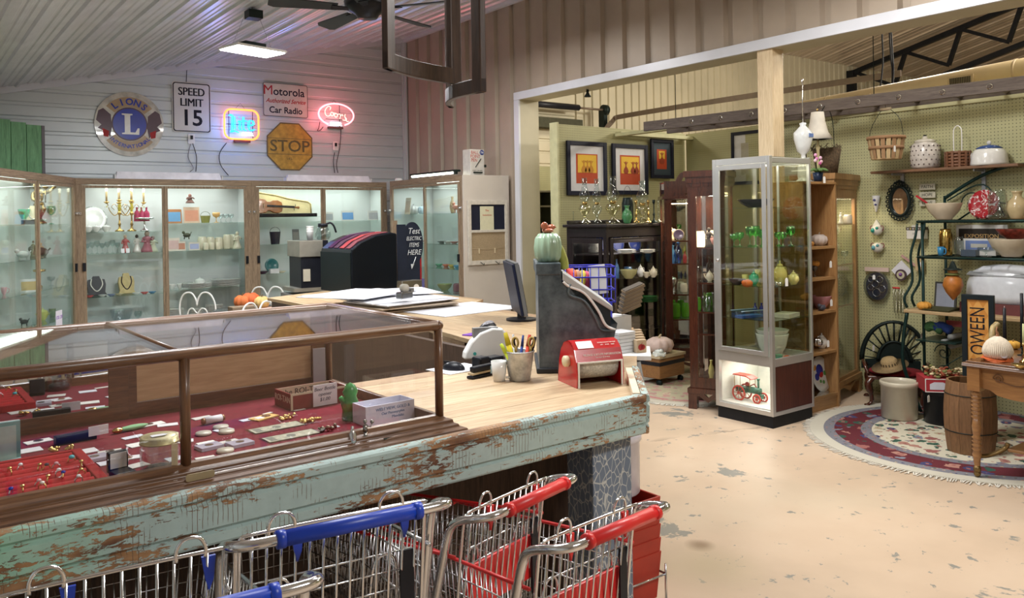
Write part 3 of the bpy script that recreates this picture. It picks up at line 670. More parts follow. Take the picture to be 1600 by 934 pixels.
# ---- contents of the showcase
def flat(name,label,cat,px,py,wx,wy,h,mat,rot=0,group=None,extra=None,z=FZ):
    p=P(px,py,Z=z); p.z=z+.0003
    o=MB().box(-wx/2,-wy/2,0,wx/2,wy/2,h)
    if extra is None:
        o=o.build(name,mat,loc=p,rot=(0,0,rot)); return tag(o,label,cat,group)
    t=thing(name,label,cat,p,rot,group); o.build(extra[0],mat,t); extra[1](t,wx,wy,h); return t
R_=math.radians
tr=thing('ring_tray','red velvet ring tray with padded rows at the left of the showcase','ring tray',(-.17+.0,2.20,FZ),R_(0))
trw,trd=.50,.36
T=MB().box(-.2,0,0,.335,.35,.008)
T.build('tray_base',vel(.30,.004,.006),tr)
T=MB()
for i in range(7): T.cyl((-.19,.035+i*.045,.014),(.305,.035+i*.045,.014),.013,n=10)
T.build('padded_roll',vel(.34,.005,.008),tr)
MB().box(-.2,0,0,.335,.016,.024).box(-.2,.334,0,.335,.35,.024).box(.31,0,0,.335,.35,.024).build('tray_rim',vel(.32,.004,.007),tr,bev=.003)
tr.location=P(172,762,Z=FZ)-Vector((.335,0,0)); tr.location.z=FZ+.001; tr.location.y=2.150; tr.rotation_euler.z=.02
rings=[(62,727,'gold','small gold band','gold'),(92,735,'silver','silver band set with a clear stone','clear'),(15,733,'gold','wide gold ring at the tray edge','gold'),(61,752,'silver','silver ring with pink pearl','pink'),(35,761,'gold','slim gold ring with leaf','gold'),(20,772,'silver','silver ring with deep blue stone','blue'),
(112,715,'gold','turquoise cabochon silver ring','turq'),(127,722,'gold','round gold coin ring','gold'),(88,725,'silver','silver ring with row of garnets','pink'),(99,739,'gold','gold ring with cobalt stone','blue'),(127,735,'gold','gold ring with three prongs','gold'),(128,752,'silver','silver wrap ring near the tray corner','clear'),(75,745,'gold','domed bronze ring','gold'),(72,766,'gold','gold ring with pearl at the front row','pearl'),(73,727,'gold','dark oval stone gold ring','dark'),(32,727,'silver','silver solitaire on the back row','clear')]
gm={'gold':M['gold'],'clear':cer(.8,.82,.85),'pink':cer(.7,.4,.45),'blue':cer(.02,.04,.35),'turq':cer(.05,.42,.5),'pearl':cer(.85,.78,.7),'dark':cer(.05,.03,.06)}
for i,(px,py,mt_,lb,st) in enumerate(rings):
    p=P(px,py+4,Z=FZ+.03); 
    if p.x<tr.location.x-.19 or p.x>tr.location.x+.3: pass
    p.z=FZ+.021; p.y=max(p.y,2.172+.02*p.x)
    t=thing('ring',lb+' in the red velvet tray','ring',p,random.uniform(0,3),'rings in the red velvet tray')
    MB().tube([(.009*math.cos(a),0,.007+.009*math.sin(a)) for a in [2*PI*j/14 for j in range(14)]],.0017,6,True).build('band',M[mt_],t)
    MB().ball((0,0,.018),.0075 if st=='turq' else .0055,.7,6).build('setting',gm[st],t)
jt='jar_parts'
jp=P(250,742,Z=FZ); jp.z=FZ
t=thing('glass_jar','glass jar with brass screw lid full of dark beads','jar',jp)
MB().lathe([(.0,0),(.040,0),(.044,.006),(.046,.02),(.046,.072),(.042,.084),(.042,.088),(.040,.088),(.040,.084),(.043,.07),(.043,.02),(.038,.006),(0,.005)],28).build('body',glass(.93,.95,.94,.1),t)
MB().lathe([(0,.098),(.036,.100),(.041,.098),(.0455,.100),(.0455,.084),(.047,.083),(.047,.086),(.0455,.088)],32).build('lid',pm('pale_brass_lid',(.62,.55,.30),.35,.6),t)
MB().lathe([(0,.006),(.036,.008),(.038,.018),(.03,.024),(.01,.028),(0,.026)],16).build('beads',pm('dark_beads',(.02,.03,.035),.3,0,.8,90,0,.8),t)
MB().prism([(-.02,-.01),(.012,-.01),(.02,0),(.012,.01),(-.02,.01)],.101,.1015).build('price_tag',pap(.8,.8,.82),t)
MB().box(.036,-.03,.03,.05,-.027,.085).build('wooden_stick',pap(.6,.48,.3),t,rot=(0,0,-.5))
# mint box at the far left with lid open
p=P(12,735,Z=FZ);
t=thing('trinket_box','pale teal hinged trinket box standing open at the far left','box',(p.x-.02,p.y,FZ))
MB().box(-.12,-.05,0,.055,.05,.018).build('tray',mat_(.30,.48,.47),t)
MB().box(-.12,.05,.0,.055,.058,.115).box(-.11,.046,.012,.045,.05,.105,1).build('lid',[mat_(.22,.42,.42),mat_(.45,.62,.6)],t)
# black glasses case with tag, penknife, etc
p=P(118,690,Z=FZ)
t=thing('pen_case','black narrow gift box with white price tag by the mirror','box',(p.x,p.y,FZ),R_(8))
MB().box(-.055,-.014,0,.055,.014,.026).build('body',M['black'],t,bev=.002)
MB().box(.03,-.02,.012,.085,-.018,.040).build('price_tag',pap(.8,.8,.82),t)
p=P(207,672,Z=FZ); t=thing('pocket_knife','green handled pocket knife with gilt bolster','knife',(p.x,p.y,FZ),R_(14))
MB().ball((0,0,.009),.05,.16,10,sy=.22).build('handle',mat_(.25,.5,.25),t)
MB().ball((-.045,0,.009),.018,.5,8,sy=.6).build('bolster',M['gold'],t)
p=P(190,745,Z=FZ); t=thing('ring_box','black open ring box with white tag in its lid','box',(p.x,p.y,FZ),R_(10))
MB().box(-.025,-.03,0,.025,.018,.018).build('base',M['black'],t,bev=.003)
MB().box(-.025,.018,.01,.025,.032,.062).build('lid',M['black'],t,bev=.003); MB().box(-.02,.0165,.02,.02,.018,.058).build('price_tag',pap(.82,.82,.82),t)
cards=[(130,706,.07,.05,5),(172,706,.06,.035,-5),(208,683,.06,.03,12),(220,694,.07,.045,10),(200,716,.06,.035,-8),(212,728,.06,.04,15),(176,722,.07,.04,3),(233,664,.09,.04,8),(262,664,.06,.035,-12),(316,653,.06,.035,8),(349,672,.05,.04,20),(322,692,.05,.025,5),(330,698,.05,.035,-10),(357,690,.055,.025,10),(278,716,.06,.04,6),(320,715,.05,.015,-4),(285,690,.06,.035,-15),(466,640,.04,.03,5),(392,655,.07,.03,12),(60,690,.07,.04,10),(40,705,.08,.05,4),(100,716,.09,.05,-6),(520,668,.04,.02,10),(418,646,.035,.012,20)]
nm_=['by the black gift box','left of the brass lidded jar','behind the green pocket knife','beside the green pocket knife','left of the jar, tilted','touching the jar','below the small black box','against the back rail','half behind the middle post','just right of the middle post, furthest back','beside the yellow envelope','in the middle of the coin group','with a round hole in the coin group','right of the coin group','hidden partly by the middle post','along the front edge of the case','low behind the middle post','in front of the red cigar box','above the banknotes','behind the teal box','between the teal box and mirror','above the ring tray','beside the metal animals','with pink edge behind the envelope']
for i,(px,py,a,b,r_) in enumerate(cards):
    col=[(.75,.75,.76),(.62,.6,.56),(.7,.72,.78),(.8,.79,.74)][i%4]
    if i%3==1:
        flat('coin_holder','white card coin holder '+nm_[i],'coin holder',px,py,a,b,.002,pap(*col),R_(r_),'cards and coins laid on the red velvet',('card',lambda t,wx,wy,h:MB().disc(wy*.33,h,h+.002,16).build('coin',M['silver'] if i%2 else pm('copper_coin',(.35,.2,.12),.4,.8),t)))
    else: flat('price_card','small white price card '+nm_[i],'card',px,py,a,b,.0015,pap(*col),R_(r_),'cards and coins laid on the red velvet')
for px,py,lb in ((345,669,'cream plastic disc behind its twin, right of the middle post'),(354,676,'cream plastic disc in front of its twin'),(318,679,'clear coin capsule touching the middle post'),(352,706,'silver medal in round case near front edge')):
    p=P(px,py,Z=FZ); t=tag(MB().lathe([(0,0),(.022,0),(.024,.003),(.022,.008),(0,.009)],20).build('coin_capsule',pm('cream_disc',(.6,.56,.45),.3),loc=(p.x,p.y,FZ+.0005)),lb,'coin','round coin cases')
for px,py,lb in ((327,700,'clear acrylic slab case with coin, left of two'),(375,695,'clear acrylic slab case with coin, right of two'),(148,718,'clear slab case by the ring tray corner')):
    flat('coin_slab',lb,'coin case',px,py,.065,.05,.009,pm('clear_acrylic',(.50,.48,.58),.1),R_(8),'acrylic coin slabs',('case',lambda t,wx,wy,h:MB().disc(.012,h,h+.001,16).build('coin',M['silver'],t)))
p=P(333,661,Z=FZ); t=thing('coin_roll','paper wrapped roll of coins behind the cream discs','coin roll',(p.x,p.y,FZ+.012),R_(10))
MB().cyl((-.028,0,0),(.028,0,0),.0115,n=14).build('wrapper',pap(.75,.75,.8),t); MB().cyl((-.036,0,0),(-.028,0,0),.010,n=14).cyl((.028,0,0),(.036,0,0),.010,n=14).build('coins',pm('copper_coin',(.35,.2,.12),.4,.8),t)
flat('envelope','yellow envelope with copper medal on top','envelope',412,653,.085,.05,.004,pap(.72,.47,.16),R_(22),None,('paper',lambda t,wx,wy,h:(MB().disc(.014,h,h+.003,20).build('medal',pm('copper_coin',(.35,.2,.12),.4,.8),t,loc=(.01,0,0)),MB().box(-.03,-.012,h,-.005,.012,h+.001).build('price_tag',pap(.8,.8,.8),t))))
for i,(px,py,lb) in enumerate(((432,668,'old banknote in plastic sleeve, back one of three'),(455,681,'old banknote in plastic sleeve, middle of three'),(478,694,'banknote in plastic sleeve nearest the front rail'))):
    def fn(t,wx,wy,h):
        MB().box(-wx*.46,-wy*.38,h,wx*.46,wy*.38,h+.0008).build('banknote',pm('banknote_paper',(.42,.40,.30),.7,0,.35,60),t)
        MB().disc(.016,h+.0008,h+.0012,20,sx=.8).box(-.07,-.022,h+.0008,-.05,.022,h+.0011).build('printed_portrait',pap(.2,.2,.16),t)
    flat('banknote_sleeve',lb,'banknote',px,py,.17,.075,.0012,glass(.8,.8,.82,.08),R_(3),'sleeved banknotes on the velvet',('sleeve',fn))
# cigar box
p=P(455,642,Z=FZ); t=thing('cigar_box','open red cigar box with cream paper lining and a price note','box',(p.x,p.y,FZ),R_(3))
bw_,bd,bh=.21,.13,.055
MB().box(0,0,0,bw_,bd,.004).box(0,0,0,.004,bd,bh).box(bw_-.004,0,0,bw_,bd,bh).box(0,0,0,bw_,.004,bh).box(0,bd-.004,0,bw_,bd,bh).build('box',pm('red_printed_card',(.22,.03,.025),.5,0,.2,30),t)
MB().box(.004,bd-.0055,.005,bw_-.004,bd-.004,bh).box(-.0015,-.0015,bh-.006,bw_+.0015,.0,bh+.001).box(-.0015,-.0015,0,.006,0,bh).box(bw_,0,0,bw_+.0015,bd,bh).build('paper_edging',pap(.62,.55,.40),t)
MB().text('ROI-TAN',.03,bd/2,.032,M=Matrix(((0,0,-1,-.001),(-1,0,0,bd),(0,1,0,0),(0,0,0,1)))).build('lettering',pap(.7,.6,.5),t)
MB().text('the ROI-TAN',.028,bw_*.5,.036,M=Matrix(((1,0,0,0),(0,0,-1,bd-.0065),(0,1,0,0),(0,0,0,1)))).build('lettering',pap(.08,.07,.06),t)
MB().box(.075,-.012,.003,.165,-.010,.075).build('price_note',pap(.82,.83,.88),t)
n_=MB()
for i,s in enumerate(('Beer Bottle','opener','$1.00')): n_.text(s,.017,.118,.06-.018*i,M=Matrix(((1,0,0,0),(0,0,-1,-.0125),(0,1,0,0),(0,0,0,1))),sh=.2)
n_.build('handwriting',pap(.1,.1,.15),t)
p=P(548,655,Z=FZ)
g=MB().lathe([(0,0),(.03,0),(.024,.03),(.03,.05),(.02,.075),(.026,.09),(.012,.11),(0,.118)],12).tube([(-.02,0,.05),(-.035,-.01,.075)],.008,6)
wob(g,.003,3); tag(g.build('carved_figurine',pm('green_jade',(.05,.26,.07),.3,0,.4,40),loc=(p.x,p.y,FZ)),'green carved figurine standing by the white box','figurine')
p=P(572,667,Z=FZ); t=thing('paper_box','open white box with handwritten note, in front of the green figurine','box',(p.x,p.y,FZ),R_(2))
w_,d_,h_=.175,.085,.06
MB().box(0,0,0,w_,d_,.003).box(0,0,0,.003,d_,h_).box(w_-.003,0,0,w_,d_,h_).box(0,0,0,w_,.003,h_).box(0,d_-.003,0,w_,d_,h_).build('box',pap(.70,.70,.80),t)
n_=MB(); q=Matrix(((1,0,0,0),(0,0,-1,-.0005),(0,1,0,0),(0,0,0,1)))
n_.text('WEST VIEW, GOLD &',.013,w_*.55,.045,M=q).text('Our Penneysylvn',.012,w_*.55,.031,M=q).text('Mandalas',.012,w_*.65,.018,M=q); n_.build('handwriting',pap(.1,.2,.4),t)
p=P(551,694,Z=FZ); g=MB().lathe([(0,0),(.011,0),(.012,.004),(.011,.03),(.006,.038),(.004,.045),(.005,.05),(0,.052)],14)
tag(g.build('pewter_thimble_bottle',M['silver'],loc=(p.x,p.y,FZ)),'small pewter bottle figure near the front rail','figurine')
p=P(571,690,Z=FZ); g=MB().tube([(0,0,0),(0,0,.03)],[.008,.005]).tube([(0,0,.03),(0,0,.05)],[.008,.006]).ball((0,0,.058),.006,1,6).tube([(.005,0,.045),(.018,0,.04),(.022,0,.052)],.002,5).ball((.022,0,.054),.006,1,6)
tag(g.build('pewter_figurine',met(.35,.34,.33),loc=(p.x,p.y,FZ)),'pewter man holding flowers in front of the white box','figurine')
for px,py,lb,m in ((485,660,'tangle of gilt chain lying before the cigar box',M['gold']),(450,655,'gilt shell brooch beside the price note',M['gold']),(515,672,'dark metal animal with tag near the banknotes',met(.2,.17,.13)),(95,706,'gilt brooch above the ring tray',M['gold'])):
    p=P(px,py,Z=FZ); g=MB()
    for j in range(14): g.ball((random.uniform(-.03,.03),random.uniform(-.012,.012),random.uniform(.004,.012)),random.uniform(.004,.007),1,5)
    tag(g.build('trinket',m,loc=(p.x,p.y,FZ)),lb,'trinket')
flat('printing_plate','black metal type plate leaning on a card near the right end','plate',612,681,.085,.035,.004,met(.12,.13,.11),R_(12),None,('plate',lambda t,wx,wy,h:MB().text('HOTEL',.022,0,0,M=Matrix.Translation((0,0,h))).build('lettering',met(.3,.3,.26),t)))
flat('white_card','white business card under the type plate','card',592,684,.07,.04,.001,pap(.7,.7,.7),R_(10))
p=P(540,625,Z=1.0); t=tag(MB().box(0,0,0,.045,.003,.16).build('standing_card',pap(.42,.43,.47),loc=(x1-.10,y1_-.05,FZ),rot=(0,0,-.2)),'plain grey card standing upright in the back right corner of the showcase','card')
# ---------------------------------------------------------------- shopping carts
def make_cart(label,loc,plast,red=True,rz=0,handle=True,grp='shopping carts nosed under the counter'):
    t=thing('shopping_cart',label,'shopping cart',loc,rz,grp)
    W=.205
    path=lambda s:[(s*.10,0,1.0),(s*.165,0,1.0),(s*.195,.01,.998),(s*.21,.04,.99),(s*.212,.09,.975),(s*.213,.125,.955),(s*.213,.145,.92),(s*.213,.17,.82),(s*.213,.24,.52),(s*.205,.28,.34),(s*.20,.32,.20)]
    f=MB().tube(smooth(list(reversed(path(-1)))+path(1),3),.0125,10)
    f.build('handle_frame',M['chrome'],t)
    h=MB();n=8
    h.lathe([(.0,-.135),(.019,-.135),(.019,.135),(0,.135)],8,0,Matrix.Rotation(PI/2,4,'Y')).lathe([(.0,-.14),(.0205,-.14),(.0205,-.125),(0,-.125)],12,0,Matrix.Rotation(PI/2,4,'Y')).lathe([(.0,.125),(.0205,.125),(.0205,.14),(0,.14)],12,0,Matrix.Rotation(PI/2,4,'Y'))
    h.build('handle_grip',plast,t,loc=(0,0,1.0))
    # basket: rear y=.17 wide, front y=.80 narrow
    yr,yf=.17,.82
    wx=lambda y:W-.045*(y-yr)/(yf-yr)
    zt_=lambda y:.85-.05*(y-yr)/(yf-yr); zb_=lambda y:.46+.06*(y-yr)/(yf-yr)
    b=MB();R=.0021
    for s in (-1,1):
        k_=0;y=yr
        while y<=yf+.001:
            b.tube([(s*wx(y),y,zt_(y)),(s*(wx(y)-.03),y,zb_(y))],R,4); y+=.022
        for q in range(1,7):
            u=q/7; b.tube([(s*(wx(yr)-.03*u),yr,zt_(yr)*(1-u)+zb_(yr)*u),(s*(wx(yf)-.03*u),yf,zt_(yf)*(1-u)+zb_(yf)*u)],.003 if q%3==0 else R,4)
    x=-wx(yf)
    while x<=wx(yf): b.tube([(x,yf,zt_(yf)),(x*.85,yf,zb_(yf))],R,4); x+=.022
    for q in range(1,7): u=q/7; zz=zt_(yf)*(1-u)+zb_(yf)*u; b.tube([(-wx(yf)+.03*u,yf,zz),(wx(yf)-.03*u,yf,zz)],R,4)
    x=-.16
    while x<=.161: b.tube([(x,yr,zb_(yr)),(x*.8,yf,zb_(yf))],R,4); x+=.025
    for q in range(14): y=yr+(yf-yr)*q/13; b.tube([(-wx(y)+.03,y,zb_(y)),(wx(y)-.03,y,zb_(y))],R,4)
    b.build('basket',M['wire'],t)
    rr=MB()
    rr.tube(smooth([(-W,yr-.04,.855),(-wx(yf)-.002,yf-.02,zt_(yf)+.005),(-wx(yf)+.03,yf+.01,zt_(yf)+.005),(wx(yf)-.03,yf+.01,zt_(yf)+.005),(wx(yf)+.002,yf-.02,zt_(yf)+.005),(W,yr-.04,.855)],4),.0055,8)
    rr.build('basket_rim',plast if red else M['wire'],t)
    # rear gate with two hanging loops and plastic clips
    g=MB()
    gy,gz=.10,.985
    g.tube(smooth([(-.185,gy+.06,.52),(-.187,gy+.015,.93),(-.18,gy,gz-.01),(-.155,gy,gz),(.155,gy,gz),(.18,gy,gz-.01),(.187,gy+.015,.93),(.185,gy+.06,.52)],4),.0045,8)
    for i in range(13):
        x=-.165+.33*i/12; g.tube([(x,gy,gz),(x,gy+.06,.52)],.003,5)
    for q in range(6): z=.86-.05*q; g.tube([(-.16,gy+.012+(.985-z)*.12,z),(.16,gy+.012+(.985-z)*.12,z)],.0026,5)
    for sx in (-.11,.11):
        g.tube(smooth([(sx-.024,gy,gz-.01),(sx-.024,gy-.002,gz+.015),(sx-.012,gy-.004,gz+.036),(sx+.012,gy-.004,gz+.036),(sx+.024,gy-.002,gz+.015),(sx+.024,gy,gz-.01)],4),.0036,8)
        g.tube(smooth([(sx-.03,gy+.07,.70),(sx-.025,gy+.05,.82),(sx,gy+.045,.85),(sx+.025,gy+.05,.82),(sx+.03,gy+.07,.70)],4),.0035,6)
    g.build('rear_gate',M['chrome'],t)
    for sx in (-.11,.11):
        MB().prism([(-.012,0),(.012,0),(.008,-.05),(.0,-.075),(-.006,-.05)],-.004,.004,0,Matrix.Translation((sx+.03,gy+.006,gz-.012))@Matrix.Rotation(PI/2,4,'X')).build('gate_clip',plast,t)
    if red: MB().box(-.15,gy+.035,.66,.15,gy+.045,.80).build('seat_flap',plast,t,bev=.003)
    MB().box(.135,gy+.02,.62,.165,gy+.026,.86).build('seat_belt',M['black'],t)
    u_=MB()
    for s in (-1,1): u_.tube(smooth([(s*.20,.32,.20),(s*.20,.36,.14),(s*.19,.5,.13),(s*.15,.85,.13)],4),.011,8)
    u_.tube([(-.2,.34,.16),(.2,.34,.16)],.008,8).tube([(-.15,.85,.13),(.15,.85,.13)],.008,8).tube([(-.205,.27,.42),(-.16,.60,.53)],.008,8).tube([(.205,.27,.42),(.16,.60,.53)],.008,8)
    for i in range(9): u_.tube([(-.16+.04*i,.36,.15),(-.12+.03*i,.84,.14)],.0028,5)
    u_.build('chassis',M['chrome'],t)
    for x,y in ((-.19,.36),(.19,.36),(-.14,.84),(.14,.84)):
        wv=MB().cyl((x-.012,y,.05),(x+.012,y,.05),.05,n=18); wv.build('wheel',M['black'],t)
        MB().box(x-.018,y-.012,.04,x-.014,y+.012,.13).box(x+.014,y-.012,.04,x+.018,y+.012,.13).box(x-.018,y-.014,.11,x+.018,y+.014,.14).build('wheel_fork',M['chrome'],t)
    return t
redp=pm('red_cart_plastic',(.62,.022,.022),.35,0,.1,12); blup=pm('blue_cart_plastic',(.008,.045,.42),.35,0,.15,12)
def hloc(pxl,pyl,pxr,pyr):   # handle ends seen in the photo -> cart origin (handle centre on the ground)
    a=P(pxl,pyl,Z=1.0); b=P(pxr,pyr,Z=1.0); return (a+b)/2
def put_cart(label,pl,pr,z,sx,plast,red=True,gate=False):
    a=P(*pl,Z=z*(.985 if gate else 1)); b=P(*pr,Z=z*(.985 if gate else 1)); m=(a+b)/2; r=math.atan2(b.y-a.y,b.x-a.x)
    if gate: m=m-Vector((-math.sin(r),math.cos(r),0))*.10
    t=make_cart(label,(m.x,m.y,0),plast,red,r); t.scale=(sx,.95,z); return t
put_cart('red handled shopping cart at the front right, its handle nearest the post',(917,846),(1025,800),.87,.93,redp)
put_cart('red handled shopping cart nested ahead of the front right one',(787,800),(888,752),.87,.93,redp)
put_cart('blue handled shopping cart with its whole handle in view',(435,843),(655,797),.94,1.16,blup,False)
cb=put_cart('shopping cart at bottom left showing its silver rear gate with two loops',(190,988),(372,942),.94,1.16,blup,False)
bpy.context.view_layer.update()
gm_=(P(48,919,Z=.93)+P(318,858,Z=.93))/2; gl=cb.matrix_world.inverted()@gm_
for ch in cb.children:
    if ch.name.startswith(('rear_gate','gate_clip')): ch.location=(gl.x,gl.y-.10,0)
# stacked red hand baskets on a wire stand, and the trash tub behind the post
p=P(1005,800,Z=.78)
t=thing('hand_basket_stack','red hand baskets stacked beside the crackled blue post','basket',(P(957,700,D=3.35).x,P(957,700,D=3.35).y,0))
for i in range(5):
    z=.06+i*.055; MB().add([(-.10,-.14,z),(.10,-.14,z),(.10,.14,z),(-.10,.14,z),(-.115,-.155,z+.19),(.115,-.155,z+.19),(.115,.155,z+.19),(-.115,.155,z+.19),(-.105,-.145,z+.19),(.105,-.145,z+.19),(.105,.145,z+.19),(-.105,.145,z+.19),(-.09,-.13,z+.01),(.09,-.13,z+.01),(.09,.13,z+.01),(-.09,.13,z+.01)],
      [(3,2,1,0),(0,1,5,4),(1,2,6,5),(2,3,7,6),(3,0,4,7),(4,5,9,8),(5,6,10,9),(6,7,11,10),(7,4,8,11),(8,9,13,12),(9,10,14,13),(10,11,15,14),(11,8,12,15),(12,13,14,15)]).build('basket',pm('red_orange_plastic',(.40,.03,.015),.5),t,bev=.003)
MB().tube([(-.12,-.17,.03),(.12,-.17,.03),(.12,.17,.03),(-.12,.17,.03)],.005,6,True).tube([(-.12,-.17,.16),(.12,-.17,.16),(.12,.17,.16),(-.12,.17,.16)],.005,6,True).tube([(-.12,-.17,.03),(-.12,-.17,.2)],.005,6).tube([(.12,-.17,.03),(.12,-.17,.2)],.005,6).tube([(.12,.17,.03),(.12,.17,.2)],.005,6).tube([(-.12,.17,.03),(-.12,.17,.2)],.005,6).build('wire_stand',M['wire'],t)
t=thing('plastic_tub','white plastic tub with yellow emblem on the floor behind the post','tub',(P(953,700,D=3.35).x,P(953,700,D=3.35).y,.475))
lat('crock',.25,.25,28).build('tub',pm('translucent_plastic',(.72,.72,.82),.3),t); MB().disc(.03,0,.002,18,0,Matrix.Translation((-.085,-.09,.17))@Matrix.Rotation(-.8,4,'Z')@Matrix.Rotation(PI/2,4,'X')).build('emblem',mat_(.7,.7,.1),t)
MB().tube([(.12*math.cos(a),.12*math.sin(a),.235) for a in [2*PI*i/28 for i in range(28)]],.007,6,True).build('tub_rim',M['white'],t)
# ---------------------------------------------------------------- things on the counter
TZ=.9355
def onC(px,py): p=P(px,py,Z=TZ); p.z=TZ; return p
# red mileage roller
p=onC(862,598); q=onC(975,588)
a0=onC(901,607); a1=onC(973,600); L=(a1-a0).length; an=math.atan2((a1-a0).y,(a1-a0).x)
t=thing('route_finder','red arched tin roller showing a mileage and route chart on paper','route finder',a0,an)
sec=[(-.0,0),(-.005,.05),(.0,.10),(.02,.145),(.05,.17),(.08,.175),(.115,.165),(.145,.135),(.165,.09),(.18,.0)]
def arch(y0,y1,zlo,x0,x1,th=.003):
    vs=[];n=len(sec)
    for x in (x0,x1):
        for d,z in sec: vs.append((x,d,max(z,zlo)))
        for d,z in sec: vs.append((x,.088+(d-.088)*.96,max(z*.975,zlo)))
    fs=[]
    for i in range(n-1): fs+=[(i,2*n+i,2*n+i+1,i+1),(n+i,n+i+1,3*n+i+1,3*n+i)]
    for o in (0,2*n): fs+=[(o+i,o+i+1,o+n+i+1,o+n+i) for i in range(n-1)]
    return fs,vs
b=MB()
Pn=[(d,z) for d,z in sec]
Mx=lambda x:Matrix(((0,0,1,x),(1,0,0,0),(0,1,0,0),(0,0,0,1)))
b.prism(Pn,0,.004,0,Mx(0)); b.prism(Pn,0,.004,0,Mx(L))
top=[(.0,.098),(.02,.145),(.05,.17),(.08,.175),(.115,.165),(.145,.135),(.165,.09),(.18,.0),(.177,.0),(.162,.088),(.142,.132),(.113,.162),(.08,.172),(.051,.167),(.023,.143),(.004,.098)]
b.prism(top,0,L,0,Mx(0)); b.build('housing',pm('red_enamel',(.50,.012,.015),.22,0,.08,6,.6),t)
MB().cyl((.01,.075,.085),(L-.01,.075,.085),.062,n=28).build('paper_roll',pm('printed_chart',(.52,.50,.44),.7,0,.3,120),t)
MB().box(.005,-.006,.0,.012,-.002,.098).box(L-.008,-.006,0,L-.001,-.002,.098).box(.005,-.006,.094,L-.001,-.002,.100).build('window_edging',pap(.8,.78,.72),t)
for x in (0,L+.004): 
    MB().lathe([(0,0),(.021,0),(.022,.004),(.022,.016),(.018,.02),(0,.02)],22,0,Matrix.Translation((x,.075,.095))@Matrix.Rotation(-PI/2 if x==0 else PI/2,4,'Y')).build('knob',pm('ivory_bakelite',(.72,.64,.42),.35),t)
sl=math.atan2(.045,.020)
n_=MB(); Mt_=Matrix.Translation((L*.5,.008,.123))@Matrix.Rotation(sl,4,'X'); n_.text('MILEAGE & ROUTE INFORMATION',.0125,L*.08,.0,M=Mt_,w=.85).text('YOU MUST BE 80 MILES',.006,L*.08,-.011,M=Mt_)
Mt2=Matrix.Translation((L*.5,.036,.162))@Matrix.Rotation(.69,4,'X'); n_.text('NUMERALS SHOW THE MILES',.006,.05,.004,M=Mt2).text('CITY     STATE     MILES',.006,.05,-.008,M=Mt2)
n_.build('lettering',pap(.8,.75,.7),t)
MB().box(-.034,-.018,0,.034,.018,.0012,0,Matrix.Translation((L*.26,.033,.1605))@Matrix.Rotation(.72,4,'X')).build('white_sticker',pap(.85,.85,.85),t)
# bucket of pens
p=onC(812,594); t=thing('tin_bucket','small galvanised bucket crammed with scissors and pens','bucket',p)
MB().lathe([(0,0),(.042,0),(.045,.01),(.060,.115),(.064,.12),(.060,.123),(.057,.118),(.043,.014),(0,.012)],28).build('bucket',M['galv'],t)
tools=[('yellow utility knife in the tin bucket','utility_knife','knife',(.75,.6,.02),-.028,-.0,-.25,.18,.011),('yellow highlighter in the tin bucket','highlighter','pen',(.65,.8,.05),-.035,-.025,-.5,.15,.009),('red marker in the tin bucket','marker','pen',(.7,.06,.02),.03,-.015,.15,.165,.009),('black marker leaning at the right rim of the bucket','marker','pen',(.02,.02,.03),.045,-.005,.3,.16,.008),('blue pen leaning at the back of the bucket','pen','pen',(.03,.08,.35),.02,.02,.12,.16,.006),('white pen among the scissors','pen','pen',(.7,.7,.7),.005,.02,-.1,.165,.006)]
for lb,nm,ct,col,x,y,ti,L_,r in tools:
    o=thing(nm,lb,ct,(p.x+x*.5,p.y+y*.8,TZ+.022),rot=(0,ti,0.647*-1)); MB().cyl((0,0,0),(0,0,L_*.72),r,n=10).build('barrel',mat_(*col),o); MB().cyl((0,0,L_*.72),(0,0,L_),r*1.1,r*.7,10).build('cap',mat_(*[c*.7 for c in col]),o)
for i,(x,ti,lb) in enumerate(((-.006,-.08,'pair of scissors with gold ringed handles, left of two in the bucket'),(.014,.12,'pair of scissors with gold ringed handles, right of two in the bucket'))):
    o=thing('scissors',lb,'scissors',(p.x+x*2*Rv.x,p.y-.01+x*2*Rv.y,TZ+.03),rot=(0,ti,-.647),group='scissors in the tin bucket')
    MB().tube([(-.004,0,0),(0,0,.09)],.004,5).tube([(.004,0,0),(0,0,.09)],.004,5).build('blades',M['silver'],o)
    for s in (-1,): MB().tube([(.011*math.cos(a)*1-.0,0,.127+.020*math.sin(a)) for a in [2*PI*j/16 for j in range(16)]],.0042,6,True).tube([(0,0,.09),(0,0,.107)],.006,6).build('handle_ring',pm('mustard_plastic',(.45,.32,.09),.4),o)
    MB().tube([(.004+.009*math.cos(a),.010,.124+.018*math.sin(a)) for a in [2*PI*j/16 for j in range(16)]],.004,6,True).tube([(0,0,.09),(.004,.01,.107)],.005,6).build('handle_ring',M['black'],o)
t=item('mug','mug','white printed mug with handle on its right, beside the tin bucket','mug',onC(780,595),.085,.082,cer(.72,.72,.70),rz=-.9)
MB().box(-.036,-.0005,.03,-.030,.001,.06).build('printed_mark',mat_(.3,.45,.5),t)
p=onC(712,577); tag(MB().box(-.10,-.085,0,.12,.085,.003).build('mouse_pad',pap(.72,.72,.76),loc=p,rot=(0,0,.1)),'white mouse pad under the black mouse','mouse pad')
p=onC(709,578); p.z+=.004; t=thing('computer_mouse','black computer mouse on the white pad','mouse',p,2.0); MB().ball((0,0,0),.055,.62,14,sy=.62).build('body',M['black'],t); MB().box(.02,-.002,.02,.05,.002,.034).build('wheel',M['black'],t)
for v in t.children[0].data.vertices: v.co.z=max(v.co.z,0)
p=onC(753,588); t=thing('stapler','black stapler with pale band lying by the mug','stapler',p,R_(12))
